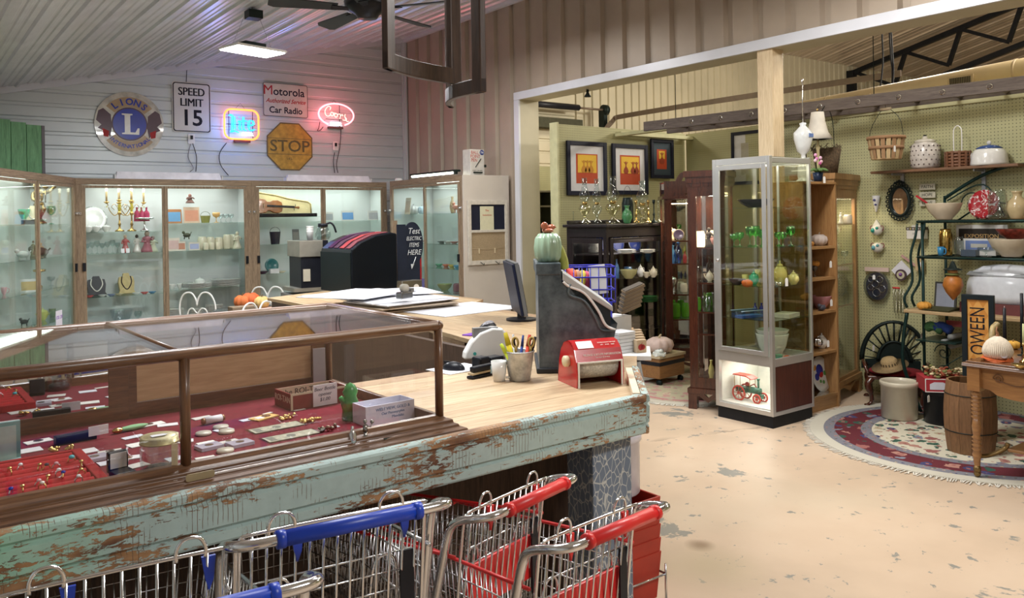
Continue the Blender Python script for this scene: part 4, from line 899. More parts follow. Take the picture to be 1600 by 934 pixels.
MB().box(-.075,-.018,0,.06,.018,.012).build('base',M['black'],t,bev=.004); MB().box(-.07,-.014,.016,.055,.014,.024).build('magazine',pap(.5,.4,.25),t); MB().box(-.06,-.016,.026,.065,.016,.048).build('arm',M['black'],t,bev=.006)
p=onC(762,578); t=thing('card_reader','black card reader box behind the stapler','card reader',p,R_(5)); MB().box(-.06,-.02,0,.0,.04,.062).build('body',M['black'],t,bev=.008); MB().box(.004,-.02,0,.08,.04,.055).build('side_unit',M['black'],t,bev=.006)
p=onC(768,560); t=thing('tape_dispenser','white curved desk dispenser with green spot, left of the bucket','dispenser',(p.x,p.y+.05,TZ),R_(-20))
pr_=[(-.11,0),(.11,0),(.11,.10),(.08,.135),(.03,.14),(-.03,.12),(-.075,.08),(-.105,.03)]
MB().prism(pr_,-.03,.03,0,Matrix.Rotation(PI/2,4,'X')).build('body',M['white'],t,bev=.008)
MB().disc(.008,.031,.033,16,0,Matrix.Translation((-.06,0,.025))@Matrix.Rotation(PI/2,4,'X')).build('emblem',mat_(.05,.4,.35),t); MB().box(-.06,-.016,.10,.06,.016,.143).build('slot',pm('dark_slot',(.2,.2,.2)),t)
p=onC(762,520); t=thing('telephone_handset','black cordless handset with silver edge behind the dispenser','phone',(p.x,p.y,TZ),.6); MB().ball((0,0,.03),.11,.3,12,sy=.34).build('body',M['black'],t); MB().ball((0.01,0,.045),.085,.28,12,sy=.3).build('keypad',pm('grey_keys',(.25,.25,.28),.4,0,.5,80),t)
p=onC(737,523); t=tag(MB().box(-.05,-.03,0,.05,.03,.006).build('notepad',mat_(.18,.05,.42),loc=p,rot=(0,0,.3)),'small purple notepad on the pine leg','notepad')
t=item('cup','paper_cup','white cup between the handset and the dispenser','cup',onC(770,524),.07,.05,M['white'])
# monitor seen edge-on
p=onC(815,500); t=thing('monitor','thin black computer monitor tilted back, seen nearly edge on','monitor',(p.x,p.y,TZ),rot=(0,0,0))
Mm=Matrix.Translation((0,0,.03))@Matrix.Rotation(math.atan2(-.80,.60)+.09,4,'Z')@Matrix.Rotation(.17,4,'Y')
Mm=Matrix.Translation((0,0,.03))@Matrix.Rotation(-.647+PI/2+.13,4,'Z')@Matrix.Rotation(-.17,4,'X')@Matrix.Rotation(0,4,'Y')
MB().box(-.24,-.012,.02,.24,.012,.36,0,Mm).build('bezel',pm('grey_bezel',(.09,.095,.10),.4),t,bev=.004)
MB().box(-.225,-.016,.035,.225,-.011,.345,0,Mm).build('back_shell',M['black'],t)
MB().box(-.235,.012,.025,.235,.03,.355,0,Mm).build('rear_cover',pm('navy_plastic',(.006,.010,.03),.5),t,bev=.006)
MB().disc(.10,0,.012,28).box(-.02,-.02,.01,.02,.02,.09).build('foot',M['black'],t)
# cash register --------------------------------------------------
a0=onC(843,583); a1=a0+Vector((R0.x,R0.y,0))*px2m(116,a0); an=math.atan2((a1-a0).y,(a1-a0).x); L=(a1-a0).length
q0=P(843,411,X=a0.x); H=1.6-(411-339)/FPX*dep(a0)-TZ; 
t=thing('cash_register','antique grey steel cash register with stepped sloping keyboard side','cash register',a0,an)
sd=[(0,0),(L,0),(L*1.0,.10*H/.36),(L*1.06,.16*H/.36),(L*1.04,.38*H),(L*.90,.42*H),(L*.80,.56*H),(L*.62,.72*H),(L*.40,.78*H),(L*.32,.82*H),(L*.30,1*H),(0,H)]
MB().prism(sd,-.40,0,0,Matrix.Rotation(PI/2,4,'X')).build('body',M['reg'],t,bev=.005)
MB().box(-.008,-.008,H-.05,L*.31,.41,H).build('top_cap',M['reg'],t,bev=.004)
MB().box(-.012,-.012,0,L*1.02,.41,.022).build('base_plinth',pm('dark_steel_base',(.04,.045,.05),.5,.3),t,bev=.004)
for q,(o1,o2) in enumerate(((.0,.0),(.03,.035))):
    pts=[(L*.34+o1,-.006,.83*H-o2*.3),(L*.42,-.006,.785*H-o2),(L*.62,-.006,.725*H-o2),(L*.80-o1*.3,-.006,.565*H-o2),(L*.90-o1*.6,-.006,.43*H-o2*.6),(L*1.03,-.006,.385*H)]
    MB().tube(smooth(pts,4),.006,8).build('curved_trim',M['white'] if q==0 else M['reg'],t)
MB().add([(L*.33,-.01,.92*H),(L*1.0,-.01,.60*H),(L*1.0,-.01,.55*H),(L*.33,-.01,.84*H),(L*.33,.38,.92*H),(L*1.0,.38,.60*H),(L*1.0,.38,.55*H),(L*.33,.38,.84*H)],[(3,2,1,0),(4,5,6,7),(0,1,5,4),(2,3,7,6),(1,2,6,5),(3,0,4,7)]).build('till_lid',pm('grey_cream_enamel',(.42,.43,.42),.4),t,bev=.004)
MB().add([(L*.36,.0,.84*H),(L*.97,.0,.56*H),(L*.97,.0,.40*H),(L*.5,.0,.70*H),(L*.36,.37,.84*H),(L*.97,.37,.56*H),(L*.97,.37,.40*H),(L*.5,.37,.70*H)],[(3,2,1,0),(4,5,6,7),(0,1,5,4),(2,3,7,6),(1,2,6,5),(3,0,4,7)]).build('key_bank',pm('black_steel',(.03,.04,.045),.35,.3),t)
rg=(a0,an,L,H)
Mr_=Matrix.Translation(a0)@Matrix.Rotation(an,4,'Z')
pt=Mr_@Vector((L*.155,.10,H))
t=thing('ceramic_pumpkin','tall pale green ceramic pumpkin with a rust red bird lid on the register','pumpkin',(pt.x,pt.y,pt.z+.002))
MB().lathe([(0,0),(.045,0),(.056,.02),(.06,.06),(.055,.10),(.04,.122),(0,.125)],48,lob=.12,nl=12).build('body',cer(.30,.42,.30),t)
MB().ball((0,0,.135),.026,.45,10).ball((.022,0,.15),.018,.7,8).ball((-.018,0,.155),.02,.9,8,sy=.4).tube([(.036,0,.15),(.05,0,.148)],[.005,.001],6).build('bird_lid',cer(.40,.13,.07),t)
pt=Mr_@Vector((L*.36,.12,.93*H))
t=tag(MB().tube(smooth([(0,0,0),(-.01,0,.05),(-.03,0,.11)],4),[.02,.021,.022,.022,.02,.018,.016,.012,.005],10).build('gourd',mat_(.35,.38,.08),loc=(pt.x+.01,pt.y,pt.z)),'yellow green gourd leaning behind the ceramic pumpkin','gourd')
# blue wire basket with woven goods
pt=P(884,455,D=3.95); t=thing('wire_basket','blue wire basket of red and orange bundles behind the register','basket',(pt.x,pt.y,1.185),-.64)
b=MB();w_,d_,h_=.24,.16,.17
for z in (0,.06,.12,.17):
    b.tube([(0,0,z),(w_,0,z),(w_,d_,z),(0,d_,z)],.004,6,True)
for i in range(7): x=w_*i/6; b.tube([(x,0,.17),(x,0,0),(x,d_,0),(x,d_,.17)],.0025,5)
b.build('wire_frame',pm('blue_wire',(.015,.02,.40),.35),t)
MB().tube([(.02,.02,-.25),(.02,.02,0)],.006,6).tube([(w_-.02,.02,-.25),(w_-.02,.02,0)],.006,6).tube([(.02,d_-.02,-.25),(.02,d_-.02,0)],.006,6).tube([(w_-.02,d_-.02,-.25),(w_-.02,d_-.02,0)],.006,6).build('legs',pm('blue_wire',(.015,.02,.40),.35),t)
cols=[(.62,.05,.04),(.65,.16,.04),(.5,.25,.15),(.55,.45,.05),(.6,.08,.15),(.35,.14,.10)]
for i in range(6):
    g=MB().tube(smooth([(.02+.02*i,.03+.02*(i%3),.07),(.03+.02*i,.05,.13),(.01+.024*i,.07,.165-.008*i)],3),[.012,.015,.017,.017,.015,.012,.008],7)
    tag(wob(g,.003,i).build('dyed_bundle',mat_(*cols[i]),loc=t.location,rot=t.rotation_euler),['scarlet','orange','tan','mustard','pink red','rust'][i]+' bundle standing in the blue wire basket','bundle','bundles in the blue wire basket')
g=MB()
for i in range(7): g.box(.13+.004*i-.0,.0+.012*i,.02,.21-.003*i,.006+.012*i,.16-.01*i,i%2,Matrix.Rotation(-.12,4,'Y'))
tag(g.build('striped_cloth',[pap(.62,.62,.66),mat_(.02,.02,.10)],loc=t.location,rot=t.rotation_euler),'black and white striped cloths folded in the blue wire basket','cloth')
# books, blocks, wooden drawer parts on the leg
def legp(px,py,z=TZ): p=P(px,py,Z=z); return p
p=legp(1004,500,1.02)
for i in range(6):
    o=MB().box(-.055,-.035,0,.055,.035,.014).box(-.05,-.03,.014,.05,.03,.018,1)
    tag(o.build('wooden_slat_frame',[pm('driftwood',(.17,.12,.07),.8),pm('pale_backing',(.07,.055,.04),.8)],loc=(3.00+.006*i,2.98,TZ+.03+.1575+.0195*i),rot=(.1,-.38,-.5)),['lowest','second','third','fourth','fifth','topmost'][i]+' slatted wooden frame in the tilted stack behind the register','frame','stacked slatted frames')
t=tag(MB().box(-.09,-.06,0,.09,.06,.155).build('white_box_stack_base',pap(.6,.6,.58),loc=(2.92,3.04,TZ)),'pale carton holding up the stack of slatted frames','box')
for i in range(6):
    o=tag(MB().box(-.055,-.05,0,.055,.05,.0155).build('white_box',pap(.68,.70,.72),loc=(2.83,2.88,TZ+.001+.017*i),bev=.002),['lowest','second','third','fourth','fifth','topmost'][i]+' flat white box in the stack beside the apple blocks','box','flat white boxes')
for i in range(5):
    o=thing('apple_block',['nearest','second','third','fourth','furthest'][i]+' wooden block with a red apple, in the row on the white board','block',(2.885+.022*i*1.3,2.80+.035*i,TZ+.001),-.3,'wooden apple blocks')
    MB().box(-.027,-.015,0,.027,.015,.062+.006*i).build('block',pap(.48,.36,.23),o,bev=.002)
    if i==0: MB().disc(.015,0,.001,16,0,Matrix.Translation((-.004,-.016,.027))@Matrix.Rotation(PI/2,4,'X')).disc(.013,0,.001,16,0,Matrix.Translation((.006,-.016,.027))@Matrix.Rotation(PI/2,4,'X')).tube([(0,-.0165,.04),(.003,-.0165,.05)],.0012,5).build('apple_picture',mat_(.35,.02,.02),o)
MB().box(-.13,-.11,-.02,.17,.16,0).build('white_board',pap(.75,.75,.74),cnt,loc=(2.86,2.86,TZ),rot=(0,0,.78))
# paper stack and tape holder on the leg
st=pm('newsprint',(.70,.70,.72),.8,0,.03,4)
for i in range(9):
    kp=i>=4
    r=random.Random(i)
    o=MB().box(-.34,-.26,0,.34,.26,.007,0 if i>6 else 1).build('paper_sheaf',[pap(.72,.73,.78),pap(.45,.36,.27) if i<7 else pap(.7,.7,.7)],loc=(3.03+r.uniform(-.03,.03),5.40+r.uniform(-.04,.04),TZ+.0005+.0085*i),rot=(0,0,.12+r.uniform(-.16,.16)))
    tag(o,['bottom','second lowest','third','fourth','fifth','sixth','seventh','eighth','top'][i]+(' brown kraft sheaf in the wrapping paper pile' if i<7 else ' white newsprint sheaf on the wrapping paper pile'),'paper','wrapping paper pile')
for i,(x,y,a) in enumerate(((2.95,5.85,.2),(3.12,5.80,-.25),(3.30,5.02,.12),(2.86,5.75,.5))):
    tag(MB().box(-.38,-.30,0,.38,.30,.004).build('newsprint_sheet',pap(.70,.72,.80),loc=(x,y,TZ+.082+.0045*i if i!=2 else TZ+.001),rot=(0,0,a)),['newsprint sheet spread at the back of the wrapping pile','newsprint sheet fanned over the right of the wrapping pile','loose newsprint sheet lying lowest at the right on the pine leg','newsprint sheet jutting out left over the pile'][i],'paper','loose newsprint sheets')
p=P(632,467,Z=1.03); t=thing('tape_gun','silver weighted tape dispenser on the newsprint pile','tape dispenser',(p.x,p.y,1.033),.3)
MB().box(-.06,-.03,0,.06,.03,.05).build('base',met(.35,.36,.38),t,bev=.008); MB().cyl((.0,-.02,.075),(.0,.02,.075),.03,n=18).build('tape_roll',pap(.35,.33,.28),t); MB().box(.045,-.02,.04,.08,.02,.07).build('cutter',M['silver'],t)
p=P(690,462,Z=TZ+.05); t=thing('steel_box','small grey steel box behind the tape dispenser','box',P(690,468,Y=6.85)); t.location=(3.62,6.3,TZ); MB().box(-.1,-.05,0,.1,.05,.13).build('body',met(.4,.4,.38),t,bev=.004); MB().disc(.025,0,.004,18,0,Matrix.Translation((.04,-.051,.07))@Matrix.Rotation(PI/2,4,'X')).build('dial',M['white'],t)
# black roll-top bin with red and purple stripes
A_=P(501,457,Y=7.05);B_=P(549,462,Y=6.75)
t=thing('black_cabinet','large black rounded top cabinet with purple and red stripes','cabinet',(3.525,7.09,TZ),0)
pr_=[(-.235,0),(.235,0),(.235,.535),(.17,.545),(.0,.52),(-.14,.465),(-.20,.42),(-.228,.40),(-.235,.37)]
MB().prism(pr_,-.33,.33,0,Matrix.Rotation(PI/2,4,'X')).build('body',pm('gloss_black_shell',(.004,.007,.012),.28,0,.1,3),t,bev=.012)
for i,(y,c) in enumerate(((-.24,(.16,.03,.04)),(-.11,(.30,.03,.035)),(.02,(.06,.018,.04)),(.14,(.05,.012,.045)))):
    pts=[(-.225,y,.408),(-.20,y,.424),(-.14,y,.469),(.0,y,.524),(.17,y,.549)]
    m_=MB()
    for a,b in zip(pts,pts[1:]): m_.beam(a,b,.085,.006,0,(0,0,1))
    m_.build('stripe',mat_(*c),t)
MB().box(-.243,-.32,0,-.233,.32,.37).build('front_panel',pm('black_green_panel',(.006,.012,.014),.45),t)
# coffee brewer
p=P(480,452,Y=7.5)
t=thing('coffee_brewer','black and steel coffee brewer with paper bags on its side','coffee machine',(P(480,452,Y=7.85).x,7.85,TZ-.03),-.1)
MB().box(-.12,-.2,0,.16,.2,.50).build('body',M['black'],t,bev=.006); MB().box(-.135,-.21,.34,.10,.21,.50).build('steel_hood',pm('brushed_steel',(.42,.40,.34),.35,.7),t,bev=.004); MB().box(-.19,-.21,0,.17,.21,.035).build('base',pm('brushed_steel',(.42,.40,.34),.35,.7),t); MB().box(-.10,-.206,.10,-.03,-.200,.22).build('notice',pap(.5,.45,.35),t)
MB().box(-.2,-.22,-.07,.22,.25,-.03).box(-.19,-.2,-.9,-.15,-.16,-.03).box(-.19,.2,-.9,-.15,.24,-.03).box(.17,-.2,-.9,.21,-.16,-.03).box(.17,.2,-.9,.21,.24,-.03).build('side_table',pm('grey_laminate',(.22,.22,.21),.5),t)
p=P(505,388,Y=7.3); t=thing('coffee_pot','glass coffee pot with black lid and handle on the brewer','coffee pot',(P(505,388,Y=7.8).x,7.8,TZ+.472))
MB().lathe([(0,0),(.06,0),(.078,.03),(.08,.06),(.06,.11),(.045,.13),(.043,.13),(.056,.11),(.076,.06),(.058,.005),(0,.004)],24).build('carafe',gware(),t); MB().cyl((0,0,.13),(0,0,.165),.05,n=20).build('lid',M['black'],t); MB().tube(smooth([(.03,0,.15),(.08,0,.17),(.11,-.02,.14),(.135,-.02,.07)],4),.010,8).build('handle',M['black'],t)
p=(P(486,388,Y=7.8).x,7.82,TZ+.472)
for i in range(3): tag(MB().lathe([(0,.0),(.028,0),(.036,.085),(.038,.09),(.034,.09),(.026,.004)],18).build('foam_cup',M['white'],loc=(p[0],p[1],p[2]+.025*i+.001)),['bottom','middle','top'][i]+' foam cup of the upturned stack beside the coffee pot','cup','stacked foam cups')
# chalkboard sign and red post
p=P(640,478,Y=7.05); t=thing('chalkboard_sign','round topped chalkboard sign reading Test electric items here','sign',(P(641,400,Y=7.2).x,7.2,.93))
sx=px2m(1,t.location)
MB().disc(30*sx,0,.02,36,0,Matrix.Translation((.02,0,.42))@Matrix.Rotation(PI/2,4,'X'),.62,1.15).box(-.13,-.02,-.05,.10,0,.30).box(-.16,-.025,.05,-.06,0.0,.62).build('board',pm('slate_black',(.012,.018,.035),.6),t)
MB().box(-.20,-.015,-.93,-.15,.01,.66).build('upright',M['wcabz'],t)
n_=MB(); q=Matrix(((1,0,0,.03),(0,0,-1,-.026),(0,1,0,.42),(0,0,0,1)))
for s,z,sz in (('Test',.13,.085),('ELECTRIC',.055,.055),('ITEMS',-.01,.06),('HERE',-.085,.075)): n_.text(s,sz,0,z,M=q,w=.72 if sz<.07 else .9,sh=.25)
n_.tube([q@Vector((.02,-.13,0)),q@Vector((.0,-.18,0)),q@Vector((-.02,-.22,0))],.004,5).prism([(-.04,-.2),(0,-.2),(-.03,-.25)],0,.002,0,q)
n_.build('lettering',pap(.62,.66,.68),t)
t=thing('red_cabinet','narrow red metal tool cabinet edge behind the chalkboard','cabinet',(P(653,420,Y=7.5).x,7.5,0)); MB().box(-.03,-.02,0,.035,.3,1.32).build('body',pm('red_metal',(.30,.01,.015),.35),t,bev=.003); MB().disc(.008,0,.004,12,0,Matrix.Translation((.01,-.021,1.10))@Matrix.Rotation(PI/2,4,'X')).build('lock',M['silver'],t)
# ---------------------------------------------------------------- round table with chairs
cx,cy=2.80,7.92
t=thing('bistro_table','round dark bistro table inside the counter bay','table',(cx,cy,0))
MB().lathe([(0,.73),(.36,.73),(.38,.74),(.38,.75),(.36,.755),(0,.755)],40).build('table_top',pm('smoked_top',(.05,.055,.06),.15),t); MB().cyl((0,0,.02),(0,0,.73),.025).lathe([(0,0),(.22,0),(.2,.02),(.03,.05),(0,.05)],24).build('pedestal',M['white'],t)
def chair(label,x,y,rz):
    t=thing('heart_chair',label,'chair',(x,y,0),rz,'white heart backed wire chairs')
    MB().lathe([(0,.44),(.17,.44),(.18,.45),(.18,.462),(.16,.47),(0,.472)],30).build('seat',pm('cream_vinyl',(.7,.68,.62),.4),t)
    MB().tube([(.18*math.cos(a),.18*math.sin(a),.45) for a in [2*PI*j/24 for j in range(24)]],.008,6,True).build('seat_ring',M['white'],t)
    for s in (-1,1):
        for f in (-1,1): MB().tube(smooth([(s*.13,f*.13,.45),(s*.17,f*.17,.22),(s*.19,f*.19,.0)],3),.008,6).build('leg',M['white'],t)
    b=MB()
    b.tube(smooth([(-.15,.14,.45),(-.19,.17,.62),(-.19,.18,.76),(-.14,.19,.86),(-.06,.19,.87),(-.01,.19,.80),(.0,.19,.74),(0.01,.19,.80),(.06,.19,.87),(.14,.19,.86),(.19,.18,.76),(.19,.17,.62),(.15,.14,.45)],4),.009,7)
    b.tube(smooth([(-.07,.15,.45),(-.11,.17,.58),(-.10,.18,.68),(-.05,.185,.71),(0,.187,.66),(.05,.185,.71),(.10,.18,.68),(.11,.17,.58),(.07,.15,.45)],4),.007,7)
    b.build('heart_back',M['white'],t)
    return t
chair('white heart backed chair left of the round table',2.64,8.92,2.4)
chair('white heart backed chair in front of the pumpkins',2.55,7.45,3.5)
chair('white heart backed chair behind the round table, by the brewer',3.42,9.05,2.5)
for i,(px,py,w,h,c,lb) in enumerate(((362,478,.16,.15,(.62,.16,.04),'orange pumpkin left in the cluster on the round table'),(381,480,.18,.17,(.60,.12,.03),'deep orange pumpkin in the middle of the table cluster'),(370,484,.15,.13,(.72,.48,.18),'cream yellow pumpkin at the front of the table cluster'))):
    p=P(px,py,Y=cy-.02-.02*i); p.x=cx-.09+.08*i; p.y=cy+.05-.09*(i==2); p.z=.756
    item('pumpkin','pumpkin',lb,'pumpkin',p,w,h,[mat_(*c),mat_(.12,.08,.03)],group='pumpkins on the round table')
tag(MB().box(-.12,-.07,0,.12,.07,.05).build('wooden_box',M['wcab'],loc=(cx-.17,cy-.2,.7555),bev=.003),'small wooden box on the round table','box')
tag(MB().box(-.14,-.08,0,.14,.08,.008).build('magazine',mat_(.45,.25,.18),loc=(cx+.17,cy-.12,.7555),rot=(0,0,.2)),'magazine lying on the round table','magazine')
tag(MB().box(-.06,-.04,0,.06,.04,.014).build('green_note',mat_(.3,.65,.4),loc=(cx+.02,cy-.27,.7555)),'mint green note block on the round table','note')
# ---------------------------------------------------------------- hanging bowed frames
def bowed(label,a,b,bow,zb_,zt_,sw,th,mt,closed=True):
    t=thing('bowed_wooden_frame',label,'frame',(a.x,a.y,0)); d=Vector((b.x-a.x,b.y-a.y,0)); n=Vector((-d.y,d.x,0)).normalized()
    N=10; pt=lambda u:d*u+n*(bow*4*u*(1-u))
    def rail_(z0,z1):
        m_=MB();vs=[]
        for i in range(N+1):
            p=pt(i/N); q=p+n*th
            vs+=[(p.x,p.y,z0),(q.x,q.y,z0),(q.x,q.y,z1),(p.x,p.y,z1)]
        fs=[(4*i+k,4*i+(k+1)%4,4*i+4+(k+1)%4,4*i+4+k) for i in range(N) for k in range(4)]+[(3,2,1,0),(4*N,4*N+1,4*N+2,4*N+3)]
        return m_.add(vs,fs)
    rail_(zb_,zb_+sw).build('bottom_rail',mt,t,bev=.003); rail_(zt_-sw,zt_).build('top_rail',mt,t,bev=.003)
    for u0,u1 in ((0,sw/d.length*1.05),(1-sw/d.length*.8,1)):
        p,q=pt(u0),pt(u1); vs=[]
        for z in (zb_,zt_): vs+=[(p.x,p.y,z),(q.x,q.y,z),(q.x+n.x*th,q.y+n.y*th,z),(p.x+n.x*th,p.y+n.y*th,z)]
        MB().add(vs,[(3,2,1,0),(4,5,6,7),(0,1,5,4),(1,2,6,5),(2,3,7,6),(3,0,4,7)]).build('stile',mt,t,bev=.003)
    for u in (.2,.8): p=pt(u); MB().tube([(p.x,p.y,zt_-.01),(p.x,p.y,3.25)],.002,5).build('hanging_wire',M['iron'],t)
    return t
fw=wood('old_frame_wood',(.085,.05,.035),(.03,.018,.015),'z',1.2,.4)
bowed('large bowed wooden frame hanging nearest, left of two',P(606,104,D=2.40),P(722,126,D=2.72),.03,2.045,2.75,.052,.022,fw)
bowed('narrow bowed wooden frame hanging lower, right of two',P(701,168,D=2.85),P(751,146,D=2.50),-.05,1.985,2.72,.045,.02,fw)
# ---------------------------------------------------------------- ceiling LED and fan
lp=P(395,80,D=7.0)
t=thing('shop_light','bright LED panel light hung on wires below the ceiling','ceiling light',lp,.25)
MB().box(-.24,-.15,0,.24,.15,.02).build('housing',M['white'],t,bev=.004); MB().box(-.225,-.135,-.008,.225,.135,.001).build('diffuser',glow('led_panel',(.93,.97,1),22),t)
MB().box(-.10,-.05,.02,.10,.05,.07).build('heatsink',M['iron'],t)
for x in (-.2,.2): MB().tube([(x,0,.02),(x*.4,0,.28)],.002,5).build('suspension_wire',M['wire'],t)
MB().tube([(0,0,.28),(0,0,zc(lp.x)-lp.z)],.003,5).build('cord',M['black'],t)
tag(MB().box(-.06,-.06,0,.06,.06,.07).build('ceiling_socket',M['iron'],loc=(lp.x+.02,lp.y+.02,zc(lp.x)-.09)),'dark socket box on the ceiling above the LED light','socket')
fp=P(574,14,D=6.0)
t=thing('ceiling_fan','black five bladed ceiling fan under the ribbed ceiling','ceiling fan',fp)
MB().lathe([(0,-.07),(.07,-.07),(.09,-.04),(.16,.0),(.17,.05),(.10,.09),(.03,.10),(0,.10)],28).build('motor',pm('black_fan_metal',(.015,.016,.02),.3,.3),t); MB().cyl((0,0,.1),(0,0,max(.12,zc(fp.x)-fp.z)),.015).build('downrod',M['black'],t)
for i in range(5):
    a=.35+2*PI*i/5; Mx=Matrix.Rotation(a,4,'Z')@Matrix.Rotation(.2,4,'X')
    MB().prism([(.22,-.05),(.66,-.075),(.70,-.05),(.70,.05),(.66,.075),(.22,.05)],-.004,.004,0,Mx).build('blade',pm('dark_blade',(.03,.035,.04),.4),t)
    MB().prism([(.12,-.02),(.26,-.035),(.26,.035),(.12,.02)],-.012,-.005,0,Mx).build('blade_iron',M['black'],t)
# ---------------------------------------------------------------- signs on the white wall
WY=YW-.012
def wallM(px,py): return Matrix.Translation(P(px,py,Y=WY))@Matrix(((1,0,0,0),(0,0,-1,0),(0,1,0,0),(0,0,0,1)))
def WT(name,label,cat,px,py): 
    t=thing(name,label,cat); t.matrix_world=wallM(px,py); return t
def rr(w,h,r,n=5):
    o=[]
    for cx_,cy_,a0 in ((w/2-r,h/2-r,0),(-w/2+r,h/2-r,PI/2),(-w/2+r,-h/2+r,PI),(w/2-r,-h/2+r,1.5*PI)):
        for i in range(n+1): a=a0+PI/2*i/n; o.append((cx_+r*math.cos(a),cy_+r*math.sin(a)))
    return o
def ringp(poly,inner,z0,z1,mb=None):
    mb=mb or MB(); n=len(poly); vs=[(x,y,z) for z in (z0,z1) for x,y in poly]+[(x,y,z) for z in (z0,z1) for x,y in inner]
    fs=[]
    for i in range(n):
        j=(i+1)%n; fs+=[(n+i,n+j,3*n+j,3*n+i),(i,j,n+j,n+i),(2*n+i,3*n+i,3*n+j,2*n+j),(i,2*n+i,2*n+j,j)]
    return mb.add(vs,fs)
# speed limit
t=WT('speed_limit_sign','rectangular white speed limit sign with black numerals','sign',299.5,168)
w_,h_=.457,.61
MB().prism(rr(w_,h_,.035),0,.004).build('plate',pm('sign_white',(.66,.65,.60),.35,0,.05,3),t)
ringp(rr(w_-.02,h_-.02,.03),rr(w_-.042,h_-.042,.025),.004,.0055).build('border',mat_(.02,.02,.02),t)
n_=MB()
for i_,dx in enumerate((-.0035,.0035)): n_.text('SPEED',.135,dx,.185,0,.003,M=Matrix.Translation((0,0,.004+.0004*i_)),w=.86).text('LIMIT',.135,dx,.055,0,.003,M=Matrix.Translation((0,0,.004+.0004*i_)),w=.86)
n_.text('15',.27,0,-.135,0,.003,M=Matrix.Translation((0,0,.004)),w=1.0,bo=.018).build('lettering',mat_(.02,.02,.025),t)
# motorola
t=WT('radio_service_sign','white enamel car radio service sign with red and black lettering','sign',446,157)
w_=.60;h_=.43
MB().prism(rr(w_,h_,.025),0,.012).build('plate',pm('cream_enamel',(.62,.60,.54),.3,0,.1,6),t)
ringp(rr(w_,h_,.025),rr(w_-.012,h_-.012,.02),.012,.014).build('border',mat_(.05,.04,.04),t)
MB().text('M',.175,-.235,.115,0,.003,M=Matrix.Translation((0,0,.012)),w=1.0).text('Authorized Service',.078,0,-.015,0,.003,M=Matrix.Translation((0,0,.012)),w=.88,sh=.4,bo=.015).build('lettering',mat_(.42,.02,.03),t)
MB().text('otorola',.145,.045,.105,0,.003,M=Matrix.Translation((0,0,.012)),w=.97,bo=.014).text('Car Radio',.115,.0,-.135,0,.003,M=Matrix.Translation((0,0,.012)),w=.95,bo=.02).build('lettering',mat_(.02,.02,.04),t)
# stop
t=WT('stop_sign','octagonal yellow stop sign with worn black letters','sign',453,229)
R8=.335; oc=[(R8*math.cos(PI/8+i*PI/4),R8*math.sin(PI/8+i*PI/4)) for i in range(8)]
MB().prism(oc,0,.004).build('plate',pm('worn_yellow_paint',(.50,.30,.045),.55,0,.3,14),t)
ringp(oc,[(x*.95,y*.95) for x,y in oc],.004,.005).box(-.30,-.105,.004,.30,-.098,.0055).box(-.30,.10,.004,.30,.107,.0055).build('border',mat_(.16,.12,.05),t)
MB().text('STOP',.21,0,0,0,.003,M=Matrix.Translation((0,0,.004)),w=1.08,bo=.012).text('-45-',.05,0,-.16,0,.002,M=Matrix.Translation((0,0,.004))).build('lettering',mat_(.13,.10,.035),t)
# lions emblem
t=WT('round_club_sign','round blue and gold enamel club sign with large white L','sign',202.5,194)
Rl=.375
MB().disc(Rl,0,.006,56).build('plate',pm('rusty_cream_enamel',(.52,.50,.43),.25,0,.35,9,.5),t)
def fl(poly,z,m,nm): MB().prism(poly,z,z+.0015).build(nm,m,t)
cir=lambda r,a0,a1,n=24:[(r*math.cos(a0+(a1-a0)*i/n),r*math.sin(a0+(a1-a0)*i/n)) for i in range(n+1)]
gold=pm('sign_gold',(.42,.30,.17),.35); purp=pm('sign_maroon',(.08,.03,.05),.35); blue=pm('sign_blue',(.005,.025,.36),.3,0,.15,6)
fl(cir(.315,R_(38),R_(142))+list(reversed(cir(.20,R_(38),R_(142)))),.006,gold,'upper_band')
fl(cir(.32,R_(218),R_(322))+list(reversed(cir(.20,R_(218),R_(322)))),.006,gold,'lower_band')
for s in (-1,1):
    fl([(s*x,y) for x,y in [(.20,.10),(.28,.17),(.33,.14),(.355,.03),(.30,-.02),(.34,-.06),(.25,-.10),(.21,-.16),(.19,-.05)]],.0055,purp,'lion_profile')
    fl([(s*x,y) for x,y in [(.22,-.09),(.29,-.06),(.28,-.15),(.23,-.16)]],.0078,mat_(.4,.03,.03),'tongue')
fl(cir(.195,0,2*PI-.01,40),.0072,purp,'centre_ring'); fl(cir(.18,0,2*PI-.01,40),.0088,blue,'centre_disc')
MB().prism([(-.085,-.12),(.10,-.12),(.105,-.045),(.085,-.045),(.06,-.095),(.005,-.095),(.005,.10),(.03,.105),(.03,.12),(-.085,.12),(-.085,.105),(-.055,.10),(-.055,-.10),(-.085,-.105)],.0104,.013).build('letter_l',cer(.72,.72,.68),t)
n_=MB()
for i,ch in enumerate('LIONS'): a=R_(128-19*i); n_.text(ch,.105,.257*math.cos(a),.257*math.sin(a),a-PI/2,.003,M=Matrix.Translation((0,0,.0078)),bo=.03)
for i,ch in enumerate('INTERNATIONAL'): a=R_(220+8.3*i); n_.text(ch,.06,.262*math.cos(a),.262*math.sin(a),a+PI/2,.003,M=Matrix.Translation((0,0,.0078)),bo=.03)
n_.build('lettering',blue,t)
